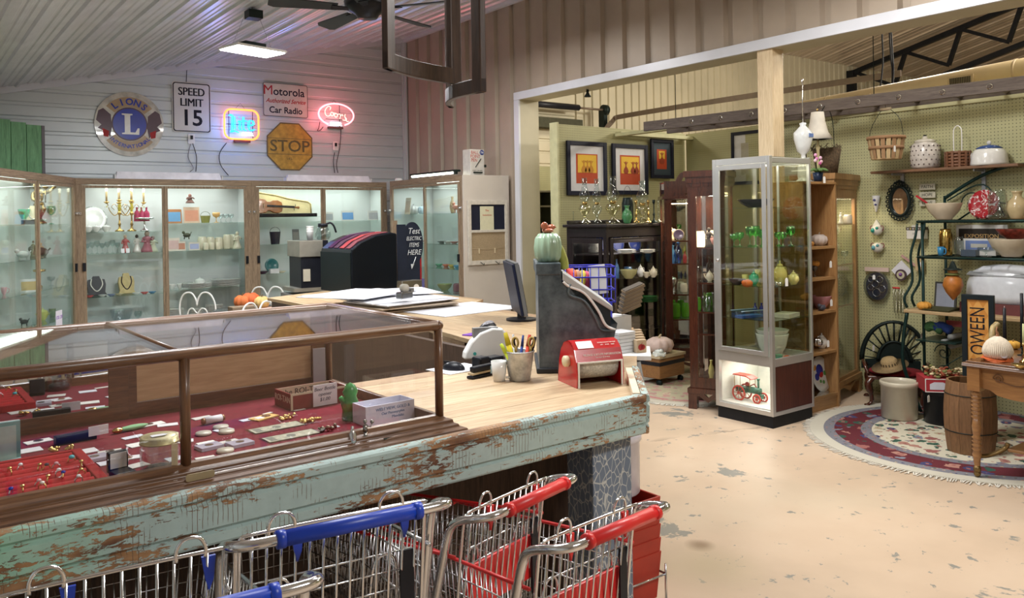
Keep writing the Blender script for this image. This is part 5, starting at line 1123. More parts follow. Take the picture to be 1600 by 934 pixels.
# neon signs
def stroke(mb,pts,r,M_,n=5,sm=True):
    pts=[Vector((x,y,.05)) for x,y in pts]; pts=smooth(pts,4) if sm and len(pts)>2 else pts; mb.tube([M_@p for p in pts],r,n)
I4=Matrix.Identity(4)
t=WT('neon_sign','square neon beer sign with orange border and blue script','neon sign',375.5,195)
ne_o=glow('orange_neon',(1,.22,.04),3.2); ne_b=glow('blue_neon',(.02,.42,1),2.3); ne_w=glow('white_neon',(.8,.9,1),2.2); ne_r=glow('red_neon',(1,.30,.34),3.0)
w_,h_=.43,.37
MB().tube([(x,y,.05) for x,y in rr(w_,h_,.09,6)],.0125,8,True).build('orange_tube',ne_o,t)
b=MB()
L_=[[(-.165,.10),(-.13,.115),(-.125,0),(-.13,-.085),(-.15,-.10),(-.10,-.085),(-.055,-.10)],[(-.10,.10),(-.10,-.06)],
 [(-.045,.03),(-.03,.04),(-.035,-.05),(-.015,-.07)],[(-.035,.085),(-.03,.095)],
 [(.015,.10),(.01,.0),(.015,-.06),(.04,-.07)],[(-.01,.045),(.06,.05)],
 [(.085,-.01),(.14,.01),(.135,.05),(.10,.055),(.08,.02),(.085,-.05),(.115,-.07),(.155,-.05)]]
for s in L_:
    stroke(b,s,.0062,I4); stroke(b,[(x+.018,y-.004) for x,y in s],.0062,I4)
b.build('blue_script',ne_b,t)
MB().text('BEER',.06,.075,-.12,0,.02,M=Matrix.Translation((0,0,.045)),w=1.1,bo=.02).build('lettering',ne_w,t)
MB().box(-.09,-.225,.0,.11,-.19,.05).build('transformer',pm('red_brown_case',(.25,.05,.04),.5),t)
MB().tube([(-.15,-.18,.02),(-.15,.17,.02)],.004,5).tube([(.15,-.18,.02),(.15,.17,.02)],.004,5).tube([(-.18,0,.02),(.18,0,.02)],.004,5).tube([(-.08,.18,.02),(0,.27,.01),(.07,.18,.02)],.002,5).build('wire_frame',M['iron'],t)
t=WT('neon_sign','oval red neon beer sign with cursive lettering','neon sign',523,180)
el=[(.255*math.cos(R_(-62)+R_(304)*i/40),.15*math.sin(R_(-62)+R_(304)*i/40),.05) for i in range(41)]
MB().tube(el,.011,8).build('oval_tube',ne_r,t)
b=MB()
C_=[[(-.10,.05),(-.09,.085),(-.13,.09),(-.165,.03),(-.155,-.02),(-.12,-.04),(-.08,-.015)],
 [(-.06,-.03),(-.085,0),(-.065,.025),(-.04,.0),(-.06,-.03)],[(-.045,.02),(-.01,.02)],[(.0,-.035),(-.03,-.01),(-.005,.02),(.02,-.005),(.0,-.035)],
 [(.02,.01),(.05,.02),(.06,-.01),(.055,-.045)],[(.06,-.005),(.085,.018),(.10,.0)],[(.10,-.05),(.14,-.05),(.155,-.03),(.125,.0),(.13,.03)],[(.125,.0),(.16,-.06),(.19,-.055)]]
for s in C_: stroke(b,s,.0055,Matrix.Rotation(-.12,4,'Z')); 
b.build('red_script',glow('pink_neon',(1,.45,.36),2.6),t)
MB().text('BEER',.07,-.005,-.125,0,.02,M=Matrix.Translation((0,0,.045)),w=1.1,bo=.02).build('lettering',ne_w,t)
MB().box(-.11,-.185,0,.10,-.16,.05).build('transformer',pm('dark_case',(.08,.07,.06),.5),t)
MB().tube([(-.05,.14,.02),(-.02,.20,.01),(.06,.13,.02)],.002,5).tube([(-.14,-.06,.02),(.14,-.06,.02)],.004,5).tube([(.06,.13,.02),(.06,-.16,.02)],.004,5).build('wire_frame',M['iron'],t)
def ptl(px,py,col,e,r=.05):
    l=bpy.data.lights.new('neon_glow','POINT'); l.energy=e; l.color=col; l.shadow_soft_size=r; o=bpy.data.objects.new('neon_glow',l); o.location=P(px,py,Y=WY-.26); C.objects.link(o)
ptl(375,195,(.08,.32,1),6,.12); ptl(375,170,(1,.2,.12),1,.1); ptl(523,180,(1,.12,.15),5.5,.12)
# outlets with cords
for px,py,lb in ((299,217,'white wall outlet with two plugs below the speed limit sign'),(524,228,'white wall outlet with plug below the oval neon sign')):
    t=WT('wall_outlet',lb,'outlet',px,py); MB().prism(rr(.08,.12,.008),0,.006).build('cover',M['white'],t); MB().box(-.012,-.005,.006,.012,.04,.03).build('plug',M['black'],t)
def cord(lb,pts,m=None):
    p3=[P(x,y,Y=WY-.02) for x,y in pts]; return tag(MB().tube(smooth(p3,5),.0045,6).build('power_cord',m or M['black']),lb,'cord')
cord('grey cord hanging left below the speed limit outlet',[(298,225),(294,245),(302,262),(297,268)],mat_(.25,.25,.25)); cord('dark cord hanging right below the speed limit outlet',[(301,224),(307,245),(306,268)])
cord('cord looping down from the square neon sign',[(354,223),(343,240),(345,258),(357,274)]); cord('left cord under the oval neon sign',[(523,238),(521,252),(523,270)]); cord('right cord falling from the oval neon transformer',[(533,200),(531,230),(526,255),(528,270)])
cord('thin cord hanging above the speed limit sign',[(292,107),(291,128)]); cord('short coil of cord at the left of the oval neon sign',[(500,190),(498,200),(496,204),(501,203),(505,198)])
# loose green shutter standing on the far left cabinet
p=P(0,176,D=8.3)
t=thing('green_shutter','green flaking board panel standing on the far left cabinet','shutter',(0,0,0))
a=P(-60,255,Z=2.105);b_=P(66,266,Z=2.105); a=P(-60,262,D=8.15); a.z=2.105; b_=P(66,262,D=8.8); b_.z=2.105
d_=(b_-a); yaw_=math.atan2(d_.y,d_.x); L=d_.to_2d().length
t.location=a; t.rotation_euler=(0,0,yaw_); hh=(262-184)/FPX*9.3
gm_=wood('flaking_green_paint',(.20,.46,.22),(.08,.20,.09),'z',1.0,.6)
for i in range(5): MB().box(L*i/5+.003,0,0,L*(i+1)/5-.003,.02,hh+.03*(4-i)*.6).build('board',gm_,t,bev=.002)
MB().box(L-.002,-.005,0,L+.03,.05,hh).build('edge_post',pm('grey_weathered_edge',(.17,.16,.17),.7),t)
p=P(752,270,X=5.52)
t=thing('pen_vending_box','small cream ball point pen vending box on the beige cabinet','vending box',(5.50,7.93,2.101))
MB().box(-.10,0,0,.10,.16,.31).build('body',pm('cream_printed_tin',(.58,.55,.50),.4,0,.1,20),t,bev=.004)
q=Matrix(((1,0,0,0),(0,0,-1,-.001),(0,1,0,0),(0,0,0,1)))
MB().text('BALL',.055,-.035,.27,M=q,w=.9).text('POINT',.055,-.03,.225,M=q,w=.85).text('PEN',.055,-.045,.18,M=q,w=.9).build('lettering',mat_(.45,.06,.05),t)
MB().disc(.03,0,.003,20,0,Matrix.Translation((.065,-.001,.275))@Matrix.Rotation(PI/2,4,'X')).build('price_disc',mat_(.02,.04,.2),t); MB().text('25¢',.032,.065,.275,M=Matrix(((1,0,0,0),(0,0,-1,-.0045),(0,1,0,0),(0,0,0,1)))).build('lettering',pap(.8,.8,.8),t)
MB().beam((-.03,-.004,.10),(.05,-.004,.20),.008,.006).text('INSERT COIN HERE',.016,0,.06,M=q).box(.095,-.02,.10,.115,.0,.13).box(-.06,-.02,.03,.06,0,.045).build('slot_trim',M['iron'],t)
t=thing('picture_light','long dark light bar with glowing tube on the cabinet by the tan wall','light',(5.27,8.55,2.12),-PI/2)
MB().box(-.52,-.03,.03,.52,.06,.055).box(.48,-.02,0,.52,.02,.05).box(-.52,-.02,0,-.48,.02,.05).build('housing',M['iron'],t,bev=.006); MB().cyl((-.47,-.02,.018),(.47,-.02,.018),.014,n=10).build('tube',glow('tube_light',(1,1,.8),9),t)
t=thing('smoke_puck','small white round puck light at the cabinet corner','light',(5.24,9.35,2.101)); MB().lathe([(0,0),(.05,0),(.05,.02),(.03,.035),(0,.038)],20).build('body',M['white'],t)
# framed message board hanging on the end panel
p=Vector((5.53,7.80,1.45)); pa=P(728,313,Y=7.80); pb=P(791,411,Y=7.80)
t=thing('message_frame','old cream window sash with a notice and two black hooks','frame',(0,0,0)); w_=pb.x-pa.x; h_=pa.z-pb.z
t.location=(pa.x,7.752,pb.z)
cw=pm('chipped_cream_paint',(.56,.52,.45),.6,0,.12,25)
MB().box(0,-.0,0,.04,.03,h_).box(w_-.04,0,0,w_,.03,h_).box(.04,0,0,w_-.04,.03,.05).box(.04,0,h_-.05,w_-.04,.03,h_).box(.04,0,h_*.50,w_-.04,.03,h_*.50+.03).build('sash',cw,t,bev=.003)
MB().box(.04,.014,h_*.52,w_-.04,.02,h_-.05).build('chalk_panel',pm('chalk_navy',(.012,.014,.03),.6),t); MB().box(.04,.014,.05,w_-.04,.02,h_*.5).build('cork_panel',pm('burlap',(.33,.25,.15),.9,0,.15,90),t)
MB().box(w_*.30,.006,h_*.54,w_*.64,.0135,h_-.07).build('notice',pap(.62,.60,.42),t); MB().text('The',.035,w_*.47,h_*.84,M=Matrix(((1,0,0,0),(0,0,-1,.005),(0,1,0,0),(0,0,0,1)))).text('Ombudsman',.025,w_*.47,h_*.77,M=Matrix(((1,0,0,0),(0,0,-1,.005),(0,1,0,0),(0,0,0,1)))).build('lettering',mat_(.5,.08,.05),t)
for x in (w_*.28,w_*.66): MB().tube(smooth([(x,-.002,.03),(x,-.03,.02),(x+.02,-.04,.0),(x+.03,-.03,.02)],4),.004,6).build('hook',M['iron'],t)
for x in (w_*.26,w_*.66): MB().box(x-.006,.004,.13,x+.006,.012,.19).build('clothes_peg',pap(.6,.5,.33),t)
MB().tube([(.05,.01,.19),(w_*.5,.01,.175),(w_-.05,.01,.19)],.0015,5).build('string',pap(.5,.4,.25),t)
# ---------------------------------------------------------------- wares in the painted cabinets
def W(kind,name,label,cat,px,pb,w,h,mats,group=None,Y=10.02,rz=0,zz=None):
    p=P(px,pb,Y=Y)
    z=min([zs(200,q) for q in (361.5,394.5,460,510)]+[zs(320,q) for q in (348,390,449,500)]+[zs(450,q) for q in (339,380.5,425)]+[zs(560,q) for q in (344.5,383,428)],key=lambda v:abs(v-p.z)) if zz is None else zz
    p.z=z+.0006; return item(kind,name,label,cat,p,px2m(w,p),px2m(h,p),mats,rz,group)
GW=gware(); WH=cer(.72,.72,.70); CR=cer(.68,.62,.48); SV=M['silver']
zA=[zs(200,q) for q in (361.5,394.5,460,510)]; zB=[zs(320,q) for q in (348,390,449,500)]; zC=[zs(450,q) for q in (339,380.5,425)]; zD=[zs(560,q) for q in (344.5,383,428)]
W('plate','glass_plate','large clear glass plate propped behind the white cups','plate',146,340,40,40,[gware(.85,.87,.86),WH],zz=zA[0],Y=10.18)
for px,lb in ((138,'white cup furthest left on the candelabra shelf'),(150,'white floral teacup, middle of the three by the candelabra'),(166,'white cup with bail beside the candelabra foot')): W('tureen','small_tureen',lb,'cup',px,362,16,12,[WH],'white cups below the glass plate',zz=zA[0])
# candelabra
for px,lb,hh in ((187,'gilt candelabra with three white candles and yellow glass drops, left one',74),(206,'gilt candelabra with white candles and glass drops, right one',72)):
    p=P(px,361,Y=10.0); p.z=zA[0]+.001; h=px2m(hh,p); t=thing('candelabra',lb,'candelabra',p,0,'pair of gilt candelabra')
    lat('candlestick',.10,h*.42,18).build('foot',M['brass'],t); MB().lathe([(r*.022,h*.38+z*.16) for r,z in ((.4,0),(1,.5),(.5,1),(.3,1.2))],12).build('glass_stem',cer(.6,.5,.08),t)
    for s in (-1,1): 
        MB().tube(smooth([(0,0,h*.42),(s*.05,0,h*.34),(s*.10,0,h*.45),(s*.12,0,h*.58),(s*.13,0,h*.62)],4),.005,6).tube(smooth([(s*.02,0,h*.5),(s*.05,0,h*.58),(s*.08,0,h*.52),(s*.05,0,h*.46)],4),.003,5).build('arm',M['brass'],t)
    for s in (-1,0,1):
        x=s*.13; z=h*.62 if s else h*.66
        MB().lathe([(.005,z-.02),(.03,z),(.028,z+.005),(.006,z+.005)],12,c=(x,0,0)).build('drip_pan',M['brass'],t); MB().cyl((x,0,z),(x,0,z+h*.22),.011,n=10).build('candle_sleeve',mat_(.42,.30,.14),t); MB().lathe([(.012,0),(.013,.03),(.006,.07),(0,.085)],10,c=(x,0,z+h*.22)).build('bulb',glow('warm_candle_bulb',(1,.95,.7),1.2),t)
        for j in range(3): MB().ball((x+(j-1)*.018,-.01,z-.05),.006,1.8,6).build('glass_drop',cer(.65,.6,.15) if j==1 else cer(.7,.72,.7),t)
for px,lb in ((214,'ruby glass bottle vase left of three'),(221,'ruby glass bottle vase in the middle of three'),(229,'ruby glass bottle vase right of three')): W('bottle','ruby_vase',lb,'vase',px,338,9,22,[cer(.40,.03,.10)],'ruby vases on the silver stand',zz=zA[0]+.112)
W('cakestand','cake_stand','tall silver cake stand carrying the ruby vases','cake stand',226,361,28,22,[SV],zz=zA[0])
for i,px in enumerate(range(136,186,8)): W('goblet','crystal_glass',['first','second','third','fourth','fifth','sixth','seventh'][i]+' clear crystal glass from the left on the figurine shelf','glass',px,394,8,16+(i%3)*2,[GW],'clear crystal glasses',zz=zA[1])
for px,w,h,c1,c2,lb in ((196,14,28,(.45,.12,.12),(.5,.35,.28),'porcelain lady in rose dress'),(214,13,28,(.6,.58,.55),(.05,.04,.04),'porcelain lady in white dress with dark hair'),(230,20,32,(.35,.12,.16),(.4,.3,.25),'seated porcelain couple in dark red'),(239,16,24,(.5,.52,.4),(.3,.2,.2),'porcelain lady in pale green skirt')): W('figure','porcelain_figurine',lb+' on the second shelf','figurine',px,392,w,h,[cer(*c1),cer(*c2)],'porcelain ladies',zz=zA[1])
for px,lb in ((192,'left of two small white cards before the figurines'),(200,'right of two small white cards before the figurines')): W('card','price_card',lb,'card',px,394,5,7,[pap(.8,.8,.85)],'white cards before the figurines',Y=9.88,zz=zA[1])
W('bust','necklace_bust','black velvet necklace bust wearing a pearl strand','necklace bust',152,457,28,30,[M['black'],cer(.8,.78,.72)],zz=zA[2]); W('bust','necklace_bust','tan necklace bust with dark leaf necklace','necklace bust',199,455,24,32,[mat_(.52,.42,.20),mat_(.04,.03,.03)],zz=zA[2])
for i,(px,c) in enumerate(((140,(.5,.1,.1)),(160,(.6,.6,.6)),(174,(.2,.25,.4)),(186,(.5,.45,.3)),(213,(.7,.7,.7)),(226,(.55,.12,.12)),(238,(.1,.25,.45)))): W('saucer','jewellery_dish',['red','white','slate blue','sand','pale','crimson','blue'][i]+' flat jewellery piece on the bust shelf','jewellery',px,461,12,3,[cer(*c)],'jewellery laid on the bust shelf',Y=9.92,zz=zA[2])
W('bowl','crystal_bowl','big cut crystal bowl on the lowest shelf','bowl',190,505,34,27,[gware(.85,.88,.9)],zz=zA[3]); W('plates','plate_stack','stack of white oval platters at lower left','plates',140,508,26,7,[WH],zz=zA[3]); W('tureen','tureen','white lidded tureen beside the crystal bowl','tureen',164,509,18,12,[WH],zz=zA[3]); W('goblet','crystal_goblet','crystal goblet right of the big crystal bowl','glass',216,506,12,22,[GW],zz=zA[3])
for px,w,h,c1,c2,lb in ((273,22,22,(.45,.20,.08),(.15,.35,.6),'small painted landscape box with sunset'),(300,24,25,(.62,.45,.33),(.65,.3,.2),'peach gift box with red flourish')): W('card','printed_box',lb,'box',px,347,w,h,[pap(*c1),pap(*c2)],zz=zB[0])
W('figure','thimble_house','tiny brown thatched house on the peach gift box','ornament',297,322,14,13,[mat_(.12,.05,.04),mat_(.2,.08,.06)],zz=zB[0]+.235)
W('basket','wicker_basket','round olive basket with tall hoop handle','basket',321,347,15,11,[mat_(.25,.26,.06),mat_(.08,.09,.03)],zz=zB[0])
for i,px in enumerate((345,353,361)): W('goblet','crystal_glass',['left','middle','right'][i]+' of three clear glasses beside the hoop basket','glass',px,347,9,13,[GW],'clear glasses beside the hoop basket',zz=zB[0])
W('goblet','amber_shade_lamp','small lamp with amber pleated shade','lamp',338,345,12,16,[cer(.7,.42,.15)],zz=zB[0]-.0)
for px,w,h,c1,lb in ((270,22,20,(.62,.42,.40),'rose patterned biscuit tin'),(284,12,14,(.5,.22,.14),'terracotta coloured tin'),(304,16,12,(.38,.42,.65),'lavender patterned box')): W('card','painted_tin',lb+' on the second shelf','tin',px,389,w,h,[cer(.65,.58,.5),cer(*c1)],zz=zB[1])
W('animal','bronze_animal','dark bronze animal standing on the rose tins','ornament',292,372,14,14,[mat_(.05,.06,.03)],zz=zB[1]+.13)
for i,(px,h,w) in enumerate(((316,20,14),(329,19,13),(342,18,12),(355,22,13),(365,22,12))):
    o=W('jar','lidded_canister',['first','second','third','fourth','fifth'][i]+' tall cream lidded canister from the left','canister',px,389,w,h,[CR],'cream canister set',zz=zB[1],Y=10.1)
for i,px in enumerate((322,331,341)): W('jar','spice_jar',['left','middle','right'][i]+' of three small cream spice jars before the canisters','jar',px,388,8,11,[CR],'cream spice jars',zz=zB[1],Y=9.95)
W('figure','cream_church','cream ceramic church with steeple at the end of the canisters','ornament',371,388,14,27,[CR,CR],zz=zB[1],Y=9.96)
W('tureen','oval_tureen','white oval tureen with knob on the plate shelf','tureen',312,441,20,17,[WH],zz=zB[2]); W('plates','platter_stack','white oval platter stack below the tureen','plates',308,448,44,8,[WH],zz=zB[2],Y=9.96); W('plates','platter_stack','stack of large oval platters right of the tureen','plates',353,447,46,11,[WH],zz=zB[2]); W('cup','teacup','white teacup at the left of the plate shelf','cup',268,448,14,8,[WH],zz=zB[2]); W('cup','teacup','white teacup next to the platter stack','cup',281,448,12,8,[WH],zz=zB[2])
for i,(px,h) in enumerate(((273,21),(309,18),(335,22))): W('plates','dinner_plate_stack',['left','middle','right'][i]+' tall stack of dinner plates on the lowest shelf','plates',px,498,28,h,[WH],'dinner plate stacks',zz=zB[3])
# violin in its case
p=P(441,338,Y=10.0); p.z=zC[0]+.001
t=thing('violin_case','open cream lined violin case with black rim on the top shelf','violin case',p)
MB().box(-.42,-.12,0,.42,.12,.045).build('case_base',M['black'],t,bev=.008)
Mv=Matrix.Translation((0,.03,.045))@Matrix.Rotation(PI/2-.1,4,'X')
MB().prism([(-.42,0),(.40,0),(.40,.12),(.36,.15),(.1,.19),(-.05,.23),(-.3,.27),(-.42,.27)],-.02,.0,0,Mv).build('lining',pm('cream_plush',(.62,.52,.28),.8),t)
MB().tube([Mv@Vector((x,y,.0)) for x,y in [(-.42,0),(-.42,.27),(-.3,.27),(-.05,.23),(.1,.19),(.36,.15),(.40,.12),(.40,0)]],.010,6).build('case_edge',mat_(.45,.36,.15),t)
t2=thing('violin','amber brown violin lying in the open cream case','violin',(p.x-.16,p.y-.02,p.z+.13))
Vb=[(-.20,0),(-.19,.07),(-.13,.095),(-.07,.085),(-.045,.06),(-.01,.06),(.03,.08),(.09,.085),(.14,.06),(.155,0)]
Vb=Vb+[(x,-y) for x,y in reversed(Vb[1:-1])]
Mv2=Matrix.Rotation(PI/2-.25,4,'X')@Matrix.Rotation(-.05,4,'Z')
MB().prism(Vb,0,.03,0,Mv2).build('body',pm('violin_varnish',(.30,.10,.02),.2,0,.3,14,.6),t2,bev=.006)
MB().box(-.05,-.012,.031,.30,.012,.045,0,Mv2).build('fingerboard',M['black'],t2); MB().box(.15,-.01,.012,.34,.01,.03,0,Mv2).ball(tuple(Mv2@Vector((.355,0,.02))),.018,1,8).build('neck',mat_(.25,.09,.02),t2)
for s in (-1,1): MB().tube([Mv2@Vector((.30+.02*(s>0),0,.02)),Mv2@Vector((.30+.02*(s>0),s*.04,.02))],.004,5).build('peg',M['black'],t2)
MB().box(-.10,-.025,.031,-.095,.025,.05,0,Mv2).build('bridge',pap(.55,.42,.25),t2)
W('basket','glass_basket','black glass basket with tall loop handle','basket',430,380,17,19,[cer(.015,.02,.04),cer(.015,.02,.04)],zz=zC[1])
W('card','picture_card','dark photo card beside the foam cups','card',463,379,11,22,[pap(.12,.12,.12),pap(.2,.2,.18)],zz=zC[1])
W('plate','green_plate','deep teal glass plate on a stand','plate',425,418,22,22,[cer(.01,.16,.16),cer(.01,.12,.13)],zz=zC[2]); W('box','small_box','small white boxes before the teal plate','box',428,424,14,7,[pap(.6,.6,.62)],zz=zC[2],Y=9.9); W('saucer','trinket_dish','cream trinket dish right of the teal plate','dish',440,424,14,3,[CR],zz=zC[2],Y=9.9); W('saucer','trinket_dish','dark trinket dish left of the teal plate','dish',410,423,18,4,[cer(.03,.03,.05)],zz=zC[2],Y=9.9)
for px,w,h,c,lb in ((515,14,14,(.28,.30,.32),'grey postcard of a plane'),(544,22,16,(.12,.28,.55),'blue postcard with a plane'),(586,24,15,(.35,.36,.38),'grey printed postcard at the right')): W('card','vintage_postcard',lb,'postcard',px,344,w,h,[pap(.5,.5,.48),pap(*c)],zz=zD[0])
W('pumpkin','glass_float','yellow green glass orb on the second shelf','ornament',534,372,14,13,[cer(.45,.55,.02),cer(.45,.55,.02)],zz=zD[1])
# wares in the angled left cabinet
nrm=Vector((hy,-hx,0)); pt0=Vector((1.56,9.79,0))-nrm*.24
def PN(px,py,off=0):
    d=P(px,py,D=1)-Vector((0,0,CH)); o=Vector((0,0,CH)); t=((pt0-nrm*off)-o).dot(nrm)/d.dot(nrm); return o+d*t
def WL(kind,name,label,cat,px,pb,w,h,mats,group=None,off=0,rz=0,dz=0):
    p=PN(px,pb,off); z=min((1.61,1.275,.96,.62),key=lambda v:abs(v-p.z)); p.z=z+.001+dz; return item(kind,name,label,cat,p,px2m(w,p),px2m(h,p),mats,rz,group)
BZ=met(.28,.19,.07)
p=PN(60,349); p.z=1.611; hh=px2m(62,p)
t=thing('bronze_statue','tall bronze cherub statue with raised arm holding a torch','statue',p)
g=MB().lathe([(.075,0),(.08,.015),(.05,.04),(.035,.06)],18).tube(smooth([(0,0,.05),(.015,0,.14),(.0,0,.22)],3),[.03,.03,.035,.04,.045,.045,.05],8).ball((0,0,.29),.055,1.3,10).tube(smooth([(.04,0,.32),(.09,-.01,.33),(.16,-.02,.39)],3),[.02]*3+[.016]*3+[.012],7).tube(smooth([(-.04,0,.32),(-.05,-.04,.25),(.02,-.06,.24)],3),[.02]*7,7).tube([(.0,0,.06),(.05,-.02,.16),(.03,0,.22)],.025,7)
g.build('figure',BZ,t); MB().ball((-.01,0,.385),.035,1.15,10).tube([(-.01,0,.41),(.01,0,.44)],[.025,.01],8).build('head',BZ,t); MB().cyl((.06,-.04,.22),(.065,-.04,.37),.008).lathe([(.01,0),(.03,.02),(.03,.025),(0,.02)],12,c=(.065,-.04,.36)).build('torch',BZ,t)
WL('goblet','green_goblet','emerald glass goblet at the right of the statue shelf','goblet',81,349,15,28,[glass(.15,.65,.48,.12)]); WL('bowl','green_glass_bowl','emerald lobed glass bowl left of the statue','bowl',38,345,18,16,[glass(.15,.65,.48,.12)],dz=.05)
WL('bust','jewellery_stand','curved cream jewellery stand below the statue','stand',52,348,20,28,[mat_(.62,.52,.34),SV],off=-.08); WL('box','black_box','black box of cards at the foot of the statue','box',45,348,20,7,[M['black']],off=-.12)
WL('animal','bronze_fish','blackened fish shaped horn ornament','ornament',62,401,30,17,[mat_(.05,.04,.02)]); WL('figure','twisted_figurine','slender twisted bronze figurine','figurine',52,399,9,28,[mat_(.12,.10,.05),mat_(.12,.10,.05)]); WL('figure','cream_figurine','cream ivory coloured bird figurine','figurine',64,397,10,22,[mat_(.5,.36,.2),mat_(.5,.36,.2)],off=.05); WL('mug','blue_jug','dark blue jug lying on its side with tag','jug',87,396,17,16,[cer(.03,.12,.20)]); WL('animal','white_rabbit','white and black animal figure at the left','figurine',36,402,22,16,[cer(.4,.4,.4)])
WL('cup','cup_on_saucer','painted teacup with saucer near the left post','cup',40,448,16,14,[CR]); WL('card','fan_card','white card bearing a gilt butterfly pin','card',46,450,26,20,[pap(.6,.6,.6),pap(.5,.35,.12)],off=-.1); WL('cakestand','gilt_stand','openwork gilt candle stand in the middle','stand',62,447,18,30,[M['brass']]); WL('goblet','crystal_glass','cut crystal cup at the right of the third shelf','glass',80,446,12,14,[GW])
WL('tureen','yellow_sugar_bowl','lime yellow lidded sugar bowl on the bottom shelf','sugar bowl',67,499,20,20,[cer(.48,.5,.10)]); WL('tumbler','green_tumbler','dark green glass tumbler beside the yellow sugar bowl','tumbler',82,496,10,14,[cer(.08,.14,.03)]); WL('animal','black_bird','small black bird figure at the left of the bottom shelf','ornament',38,504,14,14,[mat_(.03,.03,.03)]); 
for i,px in enumerate((46,54,62)): WL('saucer','silver_dish',['left','middle','right'][i]+' of three small silver trinkets before the sugar bowl','trinket',px,505,9,4,[SV],'silver trinkets',off=-.15)
WL('cup','rose_cup','white cup with pink rose on the far left shelf','cup',6,450,12,12,[cer(.6,.35,.38)])
# notice taped to the left cabinet door
p=PN(92,500,-.27); t=thing('discount_notice','white paper notice reading 10 percent off taped to the glass','notice',(p.x,p.y,.60),math.atan2(hy,hx)-.0)
wq=px2m(25,p); hq=px2m(34,p); MB().box(-wq/2,-.003,0,wq/2,0,hq).build('sheet',pap(.72,.70,.80),t); MB().text('10% Off',.052,0,hq*.68,M=Matrix(((1,0,0,0),(0,0,-1,-.0035),(0,1,0,0),(0,0,0,1)))).build('lettering',mat_(.22,.08,.45),t)
t.location.z=P(88,519,D=dep(p)).z
# wares in the cabinet by the tan wall
def WR(kind,name,label,cat,px,pb,w,h,mats,group=None,X=5.48,dz=0,rz=-PI/2):
    p=P(px,pb,X=X); z=min((1.664,1.295,1.0,.706),key=lambda v:abs(v-p.z)); p.z=z+.001+dz; return item(kind,name,label,cat,p,px2m(w,p),px2m(h,p),mats,rz,group)
WR('vase','painted_vase','tall painted glass vase on the top shelf','vase',707,331,9,26,[cer(.4,.3,.18)]); WR('animal','floral_ornament','pink and yellow flower ornament at the top right','ornament',712,331,16,20,[cer(.6,.3,.22)],X=5.4); WR('card','pin_card','brown card of embroidered pins','card',636,331,16,26,[pap(.45,.38,.25),pap(.35,.25,.15)],X=5.32); WR('pumpkin','crystal_geode','grey crystal cluster on the top shelf','ornament',646,335,20,16,[cer(.45,.46,.47),cer(.4,.4,.4)]); WR('pumpkin','crystal_geode','smaller bluish crystal cluster beside the grey one','ornament',659,333,12,14,[cer(.3,.42,.5),cer(.4,.4,.4)])
for i,(px,c) in enumerate(((690,(.05,.05,.05)),(700,(.4,.38,.35)),(710,(.3,.12,.1)),(657,(.45,.2,.2)))): WR('saucer','necklace_tray',['black','grey','dark red','pink'][i]+' beaded necklace laid on the second shelf','necklace',px,380,14,3,[cer(*c)],'necklaces on the shelf')
for i,(px,c) in enumerate(((686,(.1,.35,.2)),(697,(.55,.12,.06)),(706,(.55,.42,.1)),(714,(.1,.3,.5)))): WR('saucer','bracelet',['green','red','yellow','blue'][i]+' bracelet on the third shelf','bracelet',px,420,12,4,[cer(*c)],'bracelets on the shelf')
WR('jar','plum_pot','plum coloured round pot on the lowest shelf','pot',714,455,12,13,[cer(.16,.04,.06)]); WR('bowl','moss_bowl','green and gold leaf dish on the lowest shelf','bowl',695,459,24,10,[cer(.22,.22,.05)]); WR('box','violet_box','violet and blue box behind the red cabinet','box',659,458,9,14,[pap(.2,.12,.5)])
# ---------------------------------------------------------------- rear hall: rugs
cols=[(.28,.10,.09),(.02,.07,.05),(.36,.18,.14),(.04,.04,.12),(.17,.19,.24),(.03,.09,.06),(.40,.34,.23)]
def rug(name,label,c,R,mat,fr=True):
    t=thing(name,label,'rug',(c[0],c[1],.001))
    MB().disc(R,0,.010,96).build('pile',mat,t)
    if fr:
        g=MB();r=random.Random(3)
        for i in range(420):
            a=2*PI*i/420+r.uniform(-.004,.004); L=r.uniform(.03,.055); da=r.uniform(-.02,.02)
            x0,y0=(R-.004)*math.cos(a),(R-.004)*math.sin(a); x1,y1=(R+L)*math.cos(a+da),(R+L)*math.sin(a+da)
            g.beam((x0,y0,.006),(x1,y1,.003),.007,.003)
        g.build('fringe',pm('cream_fringe',(.60,.57,.50),.9),t,kind='stuff')
    return t
rug('round_rug','big round cream floral rug with burgundy border and fringe',(6.0,2.647),1.06,make_rug('floral_rug',1.06,(.55,.51,.40),(.10,.008,.016),(.17,.17,.20),cols,.60,.84))
rug('round_rug','small faded rose round rug before the black cabinet',(5.75,5.0),.62,make_rug('rose_rug',.62,(.42,.38,.26),(.42,.17,.17),(.40,.34,.26),[(.45,.24,.22),(.36,.34,.24),(.5,.42,.3),(.38,.2,.2)],.66,.80))
